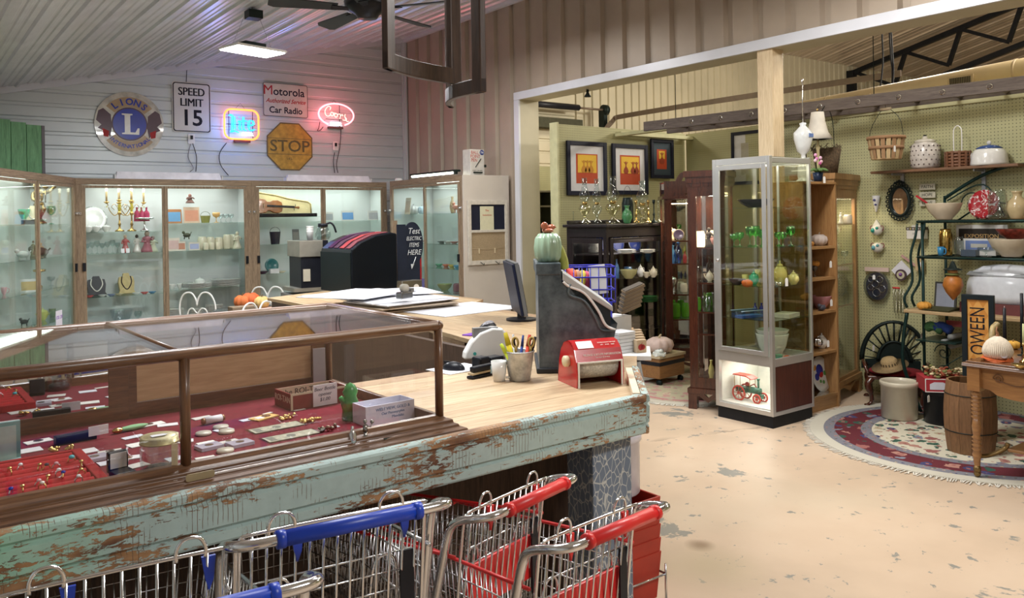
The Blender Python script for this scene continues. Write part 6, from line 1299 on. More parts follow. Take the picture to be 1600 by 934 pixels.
# ---------------------------------------------------------------- aluminium tower showcase
X0,X1,Y0_,Y1_,HT=5.18,5.71,3.68,4.21,2.03
t=thing('tower_showcase','tall aluminium framed glass tower case with brown laminate base','display case',(X0,Y0_,0)); w_=X1-X0; d_=Y1_-Y0_
MB().box(.012,.012,0,w_-.012,d_-.012,.095).build('plinth',pm('black_kick_plate',(.012,.012,.014),.6),t)
f=MB(); a=.036
for x,y in ((0,0),(w_-a*.6,0),(0,d_-a),(w_-a*.6,d_-a)): f.box(x,y,.09,x+(a if x==0 else a*.6),y+a*(1 if y else .7),HT)
for z,h in ((.09,.035),(.455,.075),(HT-.05,.05)):
    f.box(0,a*.7,z,.03,d_-a,z+h).box(a,0,z,w_-a*.6,.022,z+h*.8).box(a,d_-.022,z,w_-a*.6,d_,z+h*.8).box(w_-.022,a*.7,z,w_,d_-a,z+h*.8)
f.build('aluminium_frame',M['alu'],t,bev=.002)
MB().box(a,.004,.12,w_-a*.6,.012,.46).build('laminate_panel',wood('red_brown_laminate',(.085,.022,.014),(.03,.008,.006),'z',1.3,.35),t)
MB().box(.03,.03,.455,w_-.02,d_-.02,.47).box(.035,.02,.12,w_-.02,d_-.02,.13).box(w_-.03,.02,.13,w_-.02,d_-.02,.455).box(.03,d_-.03,.13,w_-.02,d_-.02,.455).box(.04,.014,.13,w_-.02,.02,.455).build('white_lining',pm('cream_lining',(.66,.66,.60),.6),t)
MB().box(.012,a*.7,.125,.016,d_-a,.455).build('lower_glass',glass(),t)
dr=MB().box(-.012,.03,.535,.0,.065,HT-.055).box(-.012,d_-.075,.535,.0,d_-.04,HT-.055).box(-.012,.065,.535,0,d_-.075,.57).box(-.012,.065,HT-.09,0,d_-.075,HT-.055).build('door',M['alu'],t,bev=.002)
MB().box(-.008,.065,.57,-.004,d_-.075,HT-.09).build('pane',glass(.95,.96,.92),dr); MB().cyl((-.03,d_-.058,1.24),(-.012,d_-.058,1.24),.012,n=14).build('lock',M['chrome'],dr)
MB().box(a,.008,.53,w_-a*.6,.012,HT-.05).build('side_glass',glass(.93,.94,.88),t); MB().box(w_-.012,.03,.53,w_-.008,d_-.03,HT-.05).build('back_glass',glass(.80,.80,.70),t); MB().box(a,d_-.012,.53,w_-a*.6,d_-.008,HT-.05).build('side_glass',glass(.80,.80,.70),t); MB().box(.01,.01,HT-.008,w_-.01,d_-.01,HT-.003).build('top_glass',glass(.85,.86,.8),t)
AZ=(1.646,1.345,1.05,.795)
for z in AZ: MB().box(.02,.02,z-.006,w_-.02,d_-.02,z).build('glass_shelf',glass(.78,.84,.76,.1),t)
MB().box(w_-.05,d_*.5-.01,.48,w_-.04,d_*.5+.01,HT-.05).build('shelf_standard',M['alu'],t)
MB().cyl((.06,d_-.06,HT-.07),(.06,.06,HT-.07),.006).build('lamp_tube',glow('case_lamp',(1,.97,.85),6),t)
area('case_light',(5.45,3.95,1.99),.3,2.5,(1,.95,.82)); area('case_light',(5.42,3.95,.445),.3,2.2,(1,1,.9))
def WA(kind,name,label,cat,px,pb,w,h,mats,group=None,D=6.4,rz=0,dz=0,zz=None):
    p=P(px,pb,D=D); z=min(AZ+(.471,.131),key=lambda v:abs(v-p.z)) if zz is None else zz; p.z=z+.001+dz; return item(kind,name,label,cat,p,px2m(w,p),px2m(h,p),mats,rz,group)
LG=glass(.30,.85,.28,.14)
WA('bowl','dark_bowl','shallow black bowl on the top glass shelf of the tower','bowl',1181,323,56,13,[cer(.02,.02,.03)])
for i,(px,h) in enumerate(((1147,20),(1156,22),(1172,30),(1181,32),(1190,26),(1217,21),(1223,22),(1236,30))): WA('goblet','green_glass',['first','second','third','fourth','fifth','sixth','seventh','eighth'][i]+' green depression glass goblet from the left in the tower','goblet',px,386,14,h,[LG],'green glass goblets in the tower',D=6.35+.05*(i%3))
WA('teapot','yellow_coffee_pot','tall pale yellow coffee pot with floral patch','coffee pot',1219,446,34,38,[cer(.60,.55,.20)],D=6.3); WA('teapot','yellow_teapot','short pale yellow teapot at the right of the third shelf','teapot',1240,447,26,22,[cer(.60,.55,.20)],D=6.3)
WA('mug','yellow_mug','small yellow cup behind the green teapot','mug',1164,444,12,14,[cer(.60,.55,.20)],D=6.45); WA('mug','yellow_mug','tall yellow creamer beside the green teapot','mug',1184,440,11,20,[cer(.60,.55,.20)],D=6.55); WA('teapot','green_teapot','round bright green pig shaped teapot','teapot',1178,448,24,22,[cer(.04,.36,.20)],D=6.35); WA('animal','orange_crab','orange lobster figure on the third shelf','figurine',1168,449,24,6,[cer(.6,.14,.03)],D=6.3); WA('bowl','black_dish','black oval dish at the left of the third shelf','dish',1152,447,26,9,[cer(.03,.02,.02)],D=6.35); WA('animal','silver_animal','small silver crab at the corner of the third shelf','figurine',1217,449,16,6,[SV],D=6.2); WA('tag','price_tag','yellow price tag hanging by the tall coffee pot','tag',1229,441,7,13,[pap(.6,.55,.15)],D=6.15)
p=P(1170,490,D=6.35); t=thing('plastic_bin','clear blue plastic bin of glass bits','bin',(p.x,p.y,.797),-.2); MB().box(-.12,-.06,0,.12,.06,.004).box(-.12,-.06,0,-.116,.06,.055).box(.116,-.06,0,.12,.06,.055).box(-.12,-.06,0,.12,-.056,.055).box(-.12,.056,0,.12,.06,.055).build('tray',glass(.55,.72,.9,.1),t); MB().box(-.125,-.065,.055,.125,-.055,.060).box(-.125,.055,.055,.125,.065,.06).build('rim',pm('blue_grey_plastic',(.35,.5,.65),.3),t); MB().box(-.10,-.045,.004,.10,.045,.02).build('contents',mat_(.2,.35,.6),t)
tag(MB().box(-.10,-.07,0,.10,.07,.03).build('cream_book',pap(.5,.5,.42),loc=(P(1228,500,D=6.35).x,P(1228,500,D=6.35).y,.797),rot=(0,0,.2)),'pale flat box lying on the fourth tower shelf','box')
for i,px in enumerate((1180,1190)): WA('vase','cobalt_bottle',['left','right'][i]+' of two cobalt bottles behind the blue bin','bottle',px,484,7,16,[cer(.02,.03,.3)],'cobalt bottles',D=6.6)
WA('card','glass_block','olive ribbed glass block on the fourth shelf','block',1218,490,15,30,[glass(.6,.62,.4,.1)],D=6.55)
WA('bowl','white_mixing_bowl','big white bowl on a green foot, lower of the nested pair','bowl',1207,558,50,40,[cer(.66,.70,.68)],D=6.35); WA('bowl','white_mixing_bowl','upper white bowl nested in the big one','bowl',1207,530,50,18,[cer(.70,.72,.70)],D=6.35,dz=.14,zz=.471)
WA('saucer','white_plate','wide white plate on the tower floor','plate',1162,546,46,12,[cer(.68,.66,.64)],D=6.5); WA('bowl','green_dish','small green glass dish on the tower floor','dish',1217,560,12,12,[cer(.1,.35,.22)],D=6.2); WA('animal','red_lobster','orange red flat lobster at the tower floor','figurine',1230,553,20,4,[cer(.6,.12,.03)],D=6.3)
# toy steam tractor
p=P(1168,625,X=5.36); t=thing('toy_traction_engine','green toy steam tractor with red roof and red spoked wheels','toy',(5.36,p.y-.02,.131),-PI/2)
gr=pm('toy_green',(.02,.13,.08),.3); rd=pm('toy_red',(.50,.03,.015),.35)
MB().cyl((-.02,0,.085),(.10,0,.085),.026,n=18).box(-.11,-.03,.06,-.01,.03,.10).box(.07,-.02,.03,.12,.02,.06).build('boiler',gr,t); MB().cyl((.085,0,.10),(.085,0,.165),.008,n=12).lathe([(.009,.165),(.014,.18),(.010,.185)],12,c=(.085,0,0)).build('chimney',gr,t)
MB().prism([(-.13,.19),(-.12,.20),(.0,.198),(.05,.178),(.048,.172),(.0,.19),(-.12,.192)],-.045,.045,0,Matrix.Rotation(PI/2,4,'X')).build('roof',rd,t)
for x in (-.115,.03): 
    for y in (-.035,.035): MB().cyl((x,y,.09),(x,y,.185),.0022,n=6).build('roof_post',M['brass'],t)
for y in (-.045,.045):
    for x,r in ((-.07,.055),(.10,.032)):
        ww=MB().tube([(x+r*math.cos(a_),y,r+r*.0+r*math.sin(a_)) for a_ in [2*PI*i/28 for i in range(28)]],.007,8,True).cyl((x,y-.008,r),(x,y+.008,r),.010,n=12)
        for i in range(8): a_=2*PI*i/8; ww.tube([(x,y,r),(x+r*math.cos(a_),y,r+r*math.sin(a_))],.0028,5)
        ww.build('wheel',rd,t)
MB().ball((-.02,0,.125),.018,1,8).tube([(-.02,0,.10),(.03,.02,.13),(.08,.03,.07)],.005,6).build('fittings',mat_(.3,.03,.02),t)
# ---------------------------------------------------------------- near mahogany curio with lights
def curio(label,loc,rz,w,d,H,shelves,mat,swan=False,zb=.16,grp='glass sided curio cabinets'):
    t=thing('curio_cabinet',label,'curio cabinet',loc,rz,grp); s=.035
    m=MB()
    for x in (0,w-s):
        for y in (0,d-s): m.box(x,y,zb,x+s,y+s,H-.12)
    m.box(0,0,zb,w,d,zb+.06).box(0,0,H-.17,w,s,H-.12).box(0,d-.012,zb,w,d,H-.12).build('body',mat,t)
    c=MB()
    if not swan: c.box(-.006,-.006,H-.13,w+.006,d+.01,H-.10).box(-.014,-.014,H-.10,w+.014,d+.014,H-.05).box(-.026,-.026,H-.05,w+.026,d+.02,H)
    else:
        c.box(-.02,-.02,H-.30,w+.02,d+.01,H-.27)
        for sg in (0,1):
            X=lambda v:v if sg==0 else w-v
            pl=[(-.03,H-.30),(.0,H-.27),(.08,H-.20),(.13,H-.09),(.17,H-.035),(.215,H-.03),(.23,H-.06),(.195,H-.08),(.16,H-.15),(.17,H-.22),(.22,H-.26),(.25,H-.27)]
            c.prism([(X(a_),b_) for a_,b_ in pl],-.04,0,0,Matrix.Rotation(PI/2,4,'X'))
        c.ball((w/2,.02,H-.17),.02,1.6,8).tube([(w/2,.02,H-.27),(w/2,.02,H-.2)],.012,6)
    c.build('cornice',mat,t)
    b=MB().box(-.02,-.02,.13,w+.02,d,.17)
    for x in (-.015,w-.055):
        for y in (-.015,d-.07): b.box(x,y,0,x+.07,y+.07,.14)
    b.prism([(0,.14),(.1,.14),(w/2,.10),(w-.1,.14),(w,.14),(w,.10),(w*.75,.11),(w/2,.06),(w*.25,.11),(0,.10)],0,.02,0,Matrix.Translation((0,.005,0))@Matrix.Rotation(PI/2,4,'X')).build('bracket_base',mat,t)
    d_=MB().box(s,-.004,zb+.06,s+.035,.018,H-.17).box(w-s-.035,-.004,zb+.06,w-s,.018,H-.17).box(s,-.004,zb+.06,w-s,.018,zb+.10).box(s,-.004,H-.21,w-s,.018,H-.17)
    if swan:
        arc=[(s,H-.17)]+[(s+.02+(w/2-s-.02)*(1-math.cos(PI/2*i/8)),H-.36+.12*math.sin(PI/2*i/8)) for i in range(9)]+[(w-s-.02-(w/2-s-.02)*(1-math.cos(PI/2*i/8)),H-.36+.12*math.sin(PI/2*i/8)) for i in range(8,-1,-1)]+[(w-s,H-.17)]
        d_.prism(arc,-.018,.004,0,Matrix.Rotation(PI/2,4,'X'))
    d_=d_.build('door',mat,t)
    MB().box(s+.03,.006,zb+.09,w-s-.03,.009,H-.20).build('pane',glass(),d_)
    MB().box(.006,s,zb+.06,.009,d-s,H-.13).build('side_glass',glass(),t); MB().box(w-.009,s,zb+.06,w-.006,d-s,H-.13).build('side_glass',glass(),t)
    MB().box(.03,d-.016,zb+.06,w-.03,d-.013,H-.13).build('mirror_back',pm('mirror_silver',(.75,.76,.76),.02,1,0),t)
    for z in shelves: MB().box(.012,.015,z-.012,w-.012,d-.02,z).build('shelf',glass(.75,.8,.75,.12),t); MB().box(.012,.012,z-.013,w-.012,.016,z+.001).build('shelf_edge',mat,t)
    return t
cu1=curio('narrow mahogany curio cabinet squeezed behind the aluminium tower',(5.24,4.52,0),-1.12,.30,.34,1.96,(1.33,1.04,.80,.62),M['mahog'])
ang=-.647
cu2=curio('mahogany curio cabinet with swan neck pediment and arched door',(6.19,5.64,0),-.70,.56,.34,2.06,(1.34,1.11,.80,.55),M['mahog'],True)
area('curio_light',(5.46,4.46,1.76),.15,4,(1,.86,.62)); o=area('curio_light',(6.48,5.62,1.72),.3,8,(1,.86,.62))
MB().box(.05,.05,1.775,.25,.28,1.785).build('lamp_plate',glow('curio_lamp',(1,.85,.6),6),cu1); MB().box(.1,.1,1.775,.5,.25,1.785).build('lamp_plate',glow('curio_lamp',(1,.85,.6),6),cu2)
cz={1:(1.33,1.04,.80,.62),2:(1.34,1.11,.80,.55)}
def WC(c,kind,name,label,cat,px,pb,w,h,mats,D,group=None,dz=0):
    p=P(px,pb,D=D); z=min(cz[c]+(.22,),key=lambda v:abs(v-p.z)); p.z=z+.001+dz; return item(kind,name,label,cat,p,px2m(w,p),px2m(h,p),mats,-.6,group)
AM=cer(.65,.45,.25)
for a in [(1,'jar','cream_lighthouse','cream lit house ornament on the top curio shelf','ornament',1093,338,16,24,[glow('lit_house',(1,.85,.55),1.6)],6.85),
 (1,'pumpkin','pink_globe','pink glass globe at the edge of the top curio shelf','globe',1112,338,12,18,[cer(.7,.35,.33),cer(.6,.3,.3)],6.85),
 (1,'vase','silver_vase','pale green column vase on the second curio shelf','vase',1090,380,9,24,[cer(.45,.5,.35)],6.85),
 (1,'figure','bronze_bust','dark bronze bust on a black stand','bust',1108,394,16,30,[mat_(.06,.045,.04),mat_(.06,.045,.04)],6.85),
 (1,'tumbler','pewter_cup','pewter beaker beside the bronze bust','cup',1095,394,11,16,[SV],6.85),
 (1,'bottle','glass_decanter','clear glass decanter on the third curio shelf','decanter',1091,446,12,34,[GW],6.85),
 (1,'teapot','silver_creamer','cream and silver covered dish on the third curio shelf','dish',1109,447,18,18,[CR],6.85),
 (1,'tumbler','glass_ice_bucket','faceted glass goblet on the fourth curio shelf','goblet',1104,499,15,22,[GW],6.85),
 (1,'jar','green_tin','green square tin on the fourth curio shelf','tin',1090,500,12,20,[cer(.08,.3,.02)],6.85),
 (1,'vase','yellow_vase','small yellow vase near the bottom of the near curio','vase',1111,560,9,30,[cer(.55,.48,.15)],6.85),
 (2,'plate','painted_plate','round plate with dark beaded rim in the arched curio','plate',1060,345,17,19,[cer(.55,.45,.32),cer(.08,.06,.1)],8.35),
 (2,'figure','pale_lady','pale figure on the top shelf of the arched curio','figurine',1049,343,9,20,[cer(.6,.45,.3),cer(.6,.45,.3)],8.5),
 (2,'vase','blue_glass_vase','tall blue glass vase in the arched curio','vase',1060,398,14,32,[glass(.25,.5,.85,.12)],8.4),
 (2,'vase','blue_swirl_vase','light blue vase beside the tall blue one','vase',1051,398,10,26,[cer(.12,.3,.55)],8.5),
 (2,'bottle','red_bottle','small dark red bottle in the arched curio','bottle',1070,398,6,18,[cer(.3,.04,.04)],8.35),
 (2,'candlestick','crystal_candlestick','crystal candlestick on the third shelf of the arched curio','candlestick',1062,450,9,22,[GW],8.35),
 (2,'jar','cream_pot','cream pot beside the crystal candlestick','pot',1068,441,12,14,[CR],8.45),
 (2,'goblet','silver_cup','silver goblet at the left of the arched curio','goblet',1053,444,8,22,[SV],8.5),
 (2,'jar','green_canister','left bright green glass canister in the arched curio','canister',1056,500,15,22,[cer(.1,.38,.02)],8.4),
 (2,'jar','green_canister','right bright green glass canister in the arched curio','canister',1071,500,12,22,[cer(.1,.38,.02)],8.4)]:
    WC(*a)
# ---------------------------------------------------------------- black china cabinet
t=thing('china_cabinet','wide black china cabinet with glass doors and oil lamps on top','cabinet',(5.56,5.83,0),.12); w_,d_,H=1.02,.52,1.49; cab_z=(1.22,.97,.72,.42)
m=MB().box(0,0,0,.04,.04,H).box(w_-.10,0,0,w_,.04,H).box(.0,d_-.04,0,.04,d_,H).box(0,d_-.02,0,w_,d_,H).box(w_-.02,0,0,w_,d_,H).box(0,0,0,w_,.03,.10).box(0,0,.08,w_,d_,.12).box(0,0,H-.10,w_,.04,H).box(0,0,H-.10,.04,d_,H).box(.0,0,.1,.03,d_,.2)
m.build('carcass',M['ebony'],t,bev=.003)
MB().box(-.04,-.04,H,w_+.02,d_+.02,H+.03).box(0,d_-.03,H+.03,w_,d_,H+.07).build('top_board',M['ebony'],t,bev=.006)
dr=MB().box(.05,-.012,.12,.10,.006,H-.11).box(w_-.16,-.012,.12,w_-.10,.006,H-.11).box(.1,-.012,.12,w_-.16,.006,.18).box(.1,-.012,H-.16,w_-.16,.006,H-.11).build('door',M['ebony'],t,bev=.003); MB().box(.10,-.005,.18,w_-.16,-.001,H-.16).build('pane',glass(),dr); MB().lathe([(0,0),(.01,.005),(.008,.02),(0,.022)],10,0,Matrix.Translation((w_-.13,-.012,.85))@Matrix.Rotation(PI/2,4,'X')).build('handle',M['brass'],dr)
dr=MB().box(-.012,.05,.12,.006,.09,H-.11).box(-.012,d_-.09,.12,.006,d_-.05,H-.11).box(-.012,.09,.12,.006,d_-.09,.18).box(-.012,.09,H-.16,.006,d_-.09,H-.11).build('side_door',M['ebony'],t,bev=.003); MB().box(-.005,.09,.18,-.001,d_-.09,H-.16).build('pane',glass(),dr)
for z in cab_z: MB().box(.02,.03,z-.012,w_-.02,d_-.03,z).build('shelf',M['ebony'],t)
area('china_light',(6.0,6.05,1.36),.5,3.0,(1,.9,.75)); 
def WB(kind,name,label,cat,px,pb,w,h,mats,group=None,D=8.35,dz=0,zz=None):
    p=P(px,pb,D=D); z=min(cab_z,key=lambda v:abs(v-p.z)) if zz is None else zz; p.z=z+.001+dz; return item(kind,name,label,cat,p,px2m(w,p),px2m(h,p),mats,0,group)
CB=cer(.03,.05,.22)
for i,(px,d) in enumerate(((966,8.55),(993,8.6),(941,8.7))): WB('plate','blue_plate',['middle','right','left'][i]+' of three blue and white plates propped in the black cabinet','plate',px,397,27,27,[cer(.35,.38,.5),CB],'propped blue plates',D=d)
WB('plates','saucer_stack','tall stack of white saucers behind the side door','plates',929,400,20,16,[WH],D=8.45); WB('plates','bowl_stack','stack of white bowls left of the blue plates','plates',979,398,30,6,[WH],D=8.2); WB('plates','bowl_stack','low stack of white plates right of the blue plates','plates',1012,397,24,5,[WH],D=8.25)
WB('bottle','blue_bottle','tall blue bottle with white tag','bottle',964,447,8,30,[cer(.08,.2,.45)],D=8.25); WB('mug','blue_mug','light blue mug in the black cabinet','mug',981,433,16,16,[cer(.10,.24,.5)],D=8.4); WB('bowl','yellow_floral_bowl','yellow floral square bowl beside the blue mug','bowl',983,448,28,14,[cer(.40,.38,.18)],D=8.2); WB('teapot','white_teapot','tall white coffee pot behind the yellow bowl','teapot',1001,437,18,20,[WH],D=8.4); WB('teapot','white_sugar','cream teapot with pointed lid at the right','teapot',1021,441,18,18,[CR],D=8.3); WB('cup','cream_cup','cream cup between the two teapots','cup',1010,442,14,9,[CR],D=8.25)
WB('pitcher','white_pitcher','white pitcher with loop handle on the lower shelf','pitcher',985,492,20,26,[WH],D=8.2); WB('teapot','small_white_teapot','small white lidded pot right of the pitcher','teapot',995,494,15,14,[WH],D=8.15); WB('plates','green_plates','stack of green cut glass plates','plates',1014,492,28,9,[cer(.04,.16,.05)],D=8.3)
TZ2=H+.031
def WT2(kind,name,label,cat,px,w,h,mats,D=8.2,group=None): 
    p=P(px,349,D=D); p.z=TZ2+.001; return item(kind,name,label,cat,p,px2m(w,p),px2m(h,p),mats,0,group)
OL=glass(.80,.80,.62,.16)
for px,w,h,D,lb in ((914,21,72,8.45,'clear oil lamp with fluted chimney, first from the left'),(933,18,70,8.6,'clear oil lamp on a milk glass foot, second from the left'),(958,26,74,8.4,'amber tinted oil lamp with tall slim chimney, third from the left'),(1004,24,66,8.35,'clear oil lamp at the right of the row of lamps')): WT2('oillamp','oil_lamp',lb,'oil lamp',px,w,h,[OL if px!=933 else GW],D,'oil lamps on the black cabinet')
WT2('vase','green_vase','green glazed vase with pink flowers on the black cabinet','vase',980,17,28,[cer(.06,.20,.08)],8.3); 
t=WT2('jar','railroad_lantern','black tin lantern with wire bail behind the green vase','lantern',981,18,40,[M['iron']],8.6); MB().tube([(.06*math.cos(a),0,.26+.13*math.sin(a)) for a in [PI*i/12 for i in range(13)]],.002,5).build('bail',M['iron'],t)
for px,lb in ((994,'brass candlestick behind the right oil lamp'),(1013,'brass candlestick with tag at the right of the lamps'),(1022,'dark candlestick with round shade at the end of the lamps'),(1029,'crystal candlestick at the end of the black cabinet')): WT2('candlestick','candlestick',lb,'candlestick',px,11,36,[M['brass'] if 'brass' in lb else GW if 'crystal' in lb else M['iron']],8.45,'candlesticks among the lamps')
WT2('candlestick','glass_doorknob','small glass topped stand at the left end of the black cabinet','ornament',896,8,20,[GW],8.5)
# small chest on casters with white pumpkin
t=thing('rolling_chest','small brown case with black band and casters','chest',(5.86,5.42,0),.1)
MB().box(-.2,-.14,.07,.19,.14,.26).build('case',wood('tan_leather',(.30,.15,.05),(.18,.08,.03),'x',1,.4),t,bev=.006); MB().box(-.203,-.143,.19,.193,.143,.225).build('black_band',M['black'],t); MB().box(-.21,-.15,.26,.20,.15,.285).build('lid',pm('cream_top',(.5,.42,.28),.5),t)
for x in (-.17,.16):
    for y in (-.11,.11): MB().cyl((x-.01,y,.03),(x+.01,y,.03),.03,n=14).build('caster',M['iron'],t)
item('pumpkin','white_pumpkin','blush white pumpkin on the small brown case','pumpkin',(5.83,5.40,.286),.26,.17,[mat_(.58,.45,.40),mat_(.45,.36,.22)])
tag(wob(MB().disc(.06,0,.02,12).ball((0,0,.03),.04,.5,8),.01,2).build('lace_ribbon',pap(.7,.75,.72),loc=(5.72,5.31,.287)),'white lace bow in front of the white pumpkin','ribbon')
# ---------------------------------------------------------------- framed prints
def frame(label,p0,p1,ww,colf,parts,cat='framed print',y=7.045):
    a=P(*p0,Y=y);b=P(*p1,Y=y); w_=b.x-a.x; zt_=a.z; zb_=P(p0[0],p1[1],Y=y).z; h_=zt_-zb_
    t=thing('framed_print',label,cat,(a.x,y-.03,zb_)); ringp([(0,0),(w_,0),(w_,h_),(0,h_)],[(ww,ww),(w_-ww,ww),(w_-ww,h_-ww),(ww,h_-ww)],0,.025,MB())
    m=MB().box(0,0,0,ww,.028,h_).box(w_-ww,0,0,w_,.028,h_).box(ww,0,0,w_-ww,.028,ww).box(ww,0,h_-ww,w_-ww,.028,h_); m.build('frame',colf,t,bev=.003)
    for nm,x0,z0,x1,z1,mt_,l in parts: MB().box(w_*x0,.018-.0015*l,h_*z0,w_*x1,.02,h_*z1).build(nm,mt_,t)
    return t,w_,h_
mat1=pap(.62,.63,.66); ye=pap(.72,.45,.04); rdp=pap(.45,.06,.015)
bl=pm('navy_black_frame',(.012,.014,.03),.35)
def dancers(t,w_,h_,xs,z,c):
    g=MB()
    for x in xs:
        X=w_*x;Z=h_*z
        g.prism([(X-.028,Z-.075),(X+.028,Z-.075),(X+.042,Z-.045),(X+.03,Z-.015),(X+.008,Z+.012),(X+.008,Z+.035),(X+.035,Z+.062),(X+.03,Z+.067),(X,Z+.044),(X-.03,Z+.067),(X-.035,Z+.062),(X-.008,Z+.035),(X-.008,Z+.012),(X-.03,Z-.015),(X-.042,Z-.045)],-.0135,-.012,0,Matrix.Rotation(PI/2,4,'X')).prism([(X-.009,Z+.05),(X+.009,Z+.05),(X+.009,Z+.07),(X-.009,Z+.07)],-.0135,-.012,0,Matrix.Rotation(PI/2,4,'X'))
    g.build('dancers',pap(*c),t)
r_=frame('black framed orange and yellow print of dancers, left of two',(883.5,219.5),(947,305),.05,bl,[('mat_board',.06,.05,.94,.95,mat1,1),('red_field',.23,.22,.77,.77,rdp,2),('yellow_field',.27,.42,.74,.75,ye,3)]); dancers(*r_,(.42,.51,.6),.54,(.5,.22,.02))
r_=frame('black framed orange and yellow print of dancers, right of two',(954.5,224),(1011,304),.05,bl,[('mat_board',.06,.05,.94,.95,mat1,1),('red_field',.22,.2,.78,.78,rdp,2),('yellow_field',.25,.42,.75,.75,ye,3)]); dancers(*r_,(.38,.58,.68),.54,(.28,.04,.01))
r_=frame('small dark framed print with red panel hanging highest',(1015,216.5),(1051,278.5),.045,bl,[('mat_board',.08,.06,.92,.94,pap(.03,.05,.07),1),('red_field',.27,.24,.70,.74,rdp,2),('yellow_arch',.36,.50,.62,.70,ye,3)]); dancers(*r_,(.49,),.52,(.28,.04,.01))
a=P(1142,219,X=8.15);
t=thing('framed_print','white matted print in black frame partly behind the post','framed print',(8.15,a.y,1.95),-PI/2); MB().box(0,0,0,.5,.03,.04).box(0,0,.6,.5,.03,.64).box(0,0,0,.04,.03,.64).box(.46,0,0,.5,.03,.64).build('frame',bl,t); MB().box(.04,.01,.04,.46,.02,.6).build('mat_board',mat1,t); MB().box(.14,.008,.12,.36,.0095,.5).build('picture',pap(.42,.4,.33),t)
# ---------------------------------------------------------------- oak bookcase behind the tower
t=thing('oak_bookcase','open golden oak bookcase right behind the aluminium tower','bookcase',(5.735,3.77,0)); w_,d_,H=.475,.27,1.83
MB().box(0,0,0,.02,d_,H).box(w_-.02,0,0,w_,d_,H).box(0,d_-.008,.05,w_,d_,H).build('carcass',M['oak'],t,bev=.001); MB().box(.02,.012,0,w_-.02,.03,.10).build('plinth',M['oakx'],t); MB().box(0,-.003,H,w_,d_,H+.02).build('top_board',M['oakx'],t,bev=.002)
BZs=(1.325,1.07,.80,.47,.115)
for z in BZs: MB().box(.02,.004,z-.02,w_-.02,d_-.01,z).build('shelf',M['oakx'],t)
def WK(kind,name,label,cat,px,pb,w,h,mats,group=None,dz=0,Y=3.89): 
    p=P(px,pb,Y=Y); z=min(BZs+(1.85,),key=lambda v:abs(v-p.z)); p.z=z+.001+dz; return item(kind,name,label,cat,p,px2m(w,p),px2m(h,p),mats,0,group)
WK('pumpkin','garlic_pumpkin','white ribbed pumpkin on the first bookcase shelf','pumpkin',1280,385,25,20,[mat_(.55,.48,.45),mat_(.3,.25,.2)]); WK('pumpkin','orange_pumpkin','little orange pumpkin at the edge of the first shelf','pumpkin',1268,384,8,8,[mat_(.55,.26,.06),mat_(.2,.1,.03)]); WK('pumpkin','orange_pumpkin','little orange pumpkin on dark twig, second bookcase shelf','pumpkin',1274,414,13,10,[mat_(.55,.25,.04),mat_(.2,.1,.03)],dz=.085)
WK('goblet','glass_stand','dark footed glass under the little pumpkin','glass',1273,432,9,17,[cer(.08,.07,.06)]); WK('bowl','pink_bowl','pink pottery mixing bowl on the third bookcase shelf','bowl',1283,483,32,20,[cer(.45,.20,.22)]); WK('animal','bird_figurine','black and cream bird figure below the pink bowl','figurine',1284,488,18,11,[mat_(.05,.05,.07)],Y=3.80,dz=-.0)
WK('pumpkin','silver_globe','small silver ball on a tripod before the white teapot','ornament',1278,538,15,16,[SV,SV],Y=3.82,dz=.04); WK('teapot','floral_teapot','white floral teapot on the fourth bookcase shelf','teapot',1284,546,28,24,[WH])
p=P(1285,612,Y=3.86); t=thing('painted_charger','big white plate painted with blue and red flowers','plate',(p.x+.01,3.86,.117)); Mx=Matrix.Translation((0,.03,.145))@Matrix.Rotation(PI/2-.18,4,'X'); MB().lathe([(0,0),(.09,0),(.145,.012),(.145,.018),(.09,.006),(0,.006)],40,0,Mx,sx=.9).build('plate',cer(.68,.68,.66),t)
for x,y,r,c in ((-.07,.06,.028,(.6,.25,.05)),(.0,.03,.05,(.02,.03,.3)),(-.05,-.02,.03,(.02,.03,.3)),(.01,.0,.032,(.45,.02,.03)),(.065,.0,.02,(.1,.3,.08)),(.03,-.07,.016,(.1,.3,.08)),(-.01,-.06,.014,(.1,.3,.08))): MB().lathe([(0,.0065),(r,.0065),(r*.9,.009),(0,.01)],14,0,Mx@Matrix.Translation((x,y,.0))).build('painted_flower',cer(*c),t)
tag(wob(MB().box(-.16,-.10,0,.14,.05,.02),.01,5).build('plastic_wrap',glass(.8,.82,.75,.2),loc=(6.0,3.86,.117)),'crumpled clear plastic under the painted plate','wrap')
for px,py,lb in ((1298,412,'tag dangling by the little pumpkin'),(1299,472,'tag on the pink bowl'),(1294,536,'tag on the white floral teapot'),(1288,280,'tag on the orchid pot')):
    p=P(px,py+6,Y=3.755); tag(k_tag(.032,.055,0)[0][1].build('price_tag',pap(.85,.85,.85),loc=p),'white price '+lb,'tag')
# lamps and flowers on the bookcase
t=thing('urn_lamp','white urn table lamp base with blue flowers and bare harp','lamp',(P(1251,288,Y=3.98).x,3.95,1.852)); 
MB().lathe([(.06,0),(.062,.015),(.045,.03),(.05,.05),(.045,.16),(.02,.19),(.018,.23),(.05,.26),(.06,.30),(.075,.36),(.076,.41),(.04,.45),(.022,.47),(.03,.49),(0,.5)],28).build('urn',cer(.66,.68,.68),t,); MB().cyl((0,0,.5),(0,0,.85),.004,n=8).ball((0,0,.84),.012,1.8,8).build('stem',M['silver'],t); MB().box(-.03,-.078,.37,.03,-.074,.40).build('blue_flower',cer(.12,.2,.45),t); MB().box(-.085,-.085,-.0,.085,.085,.012).build('foot',cer(.6,.64,.62),t)
t=thing('buffet_lamp','slender ivory buffet lamp with white bell shade','lamp',(P(1279,288,Y=3.97).x,3.97,1.852)); s_=.7
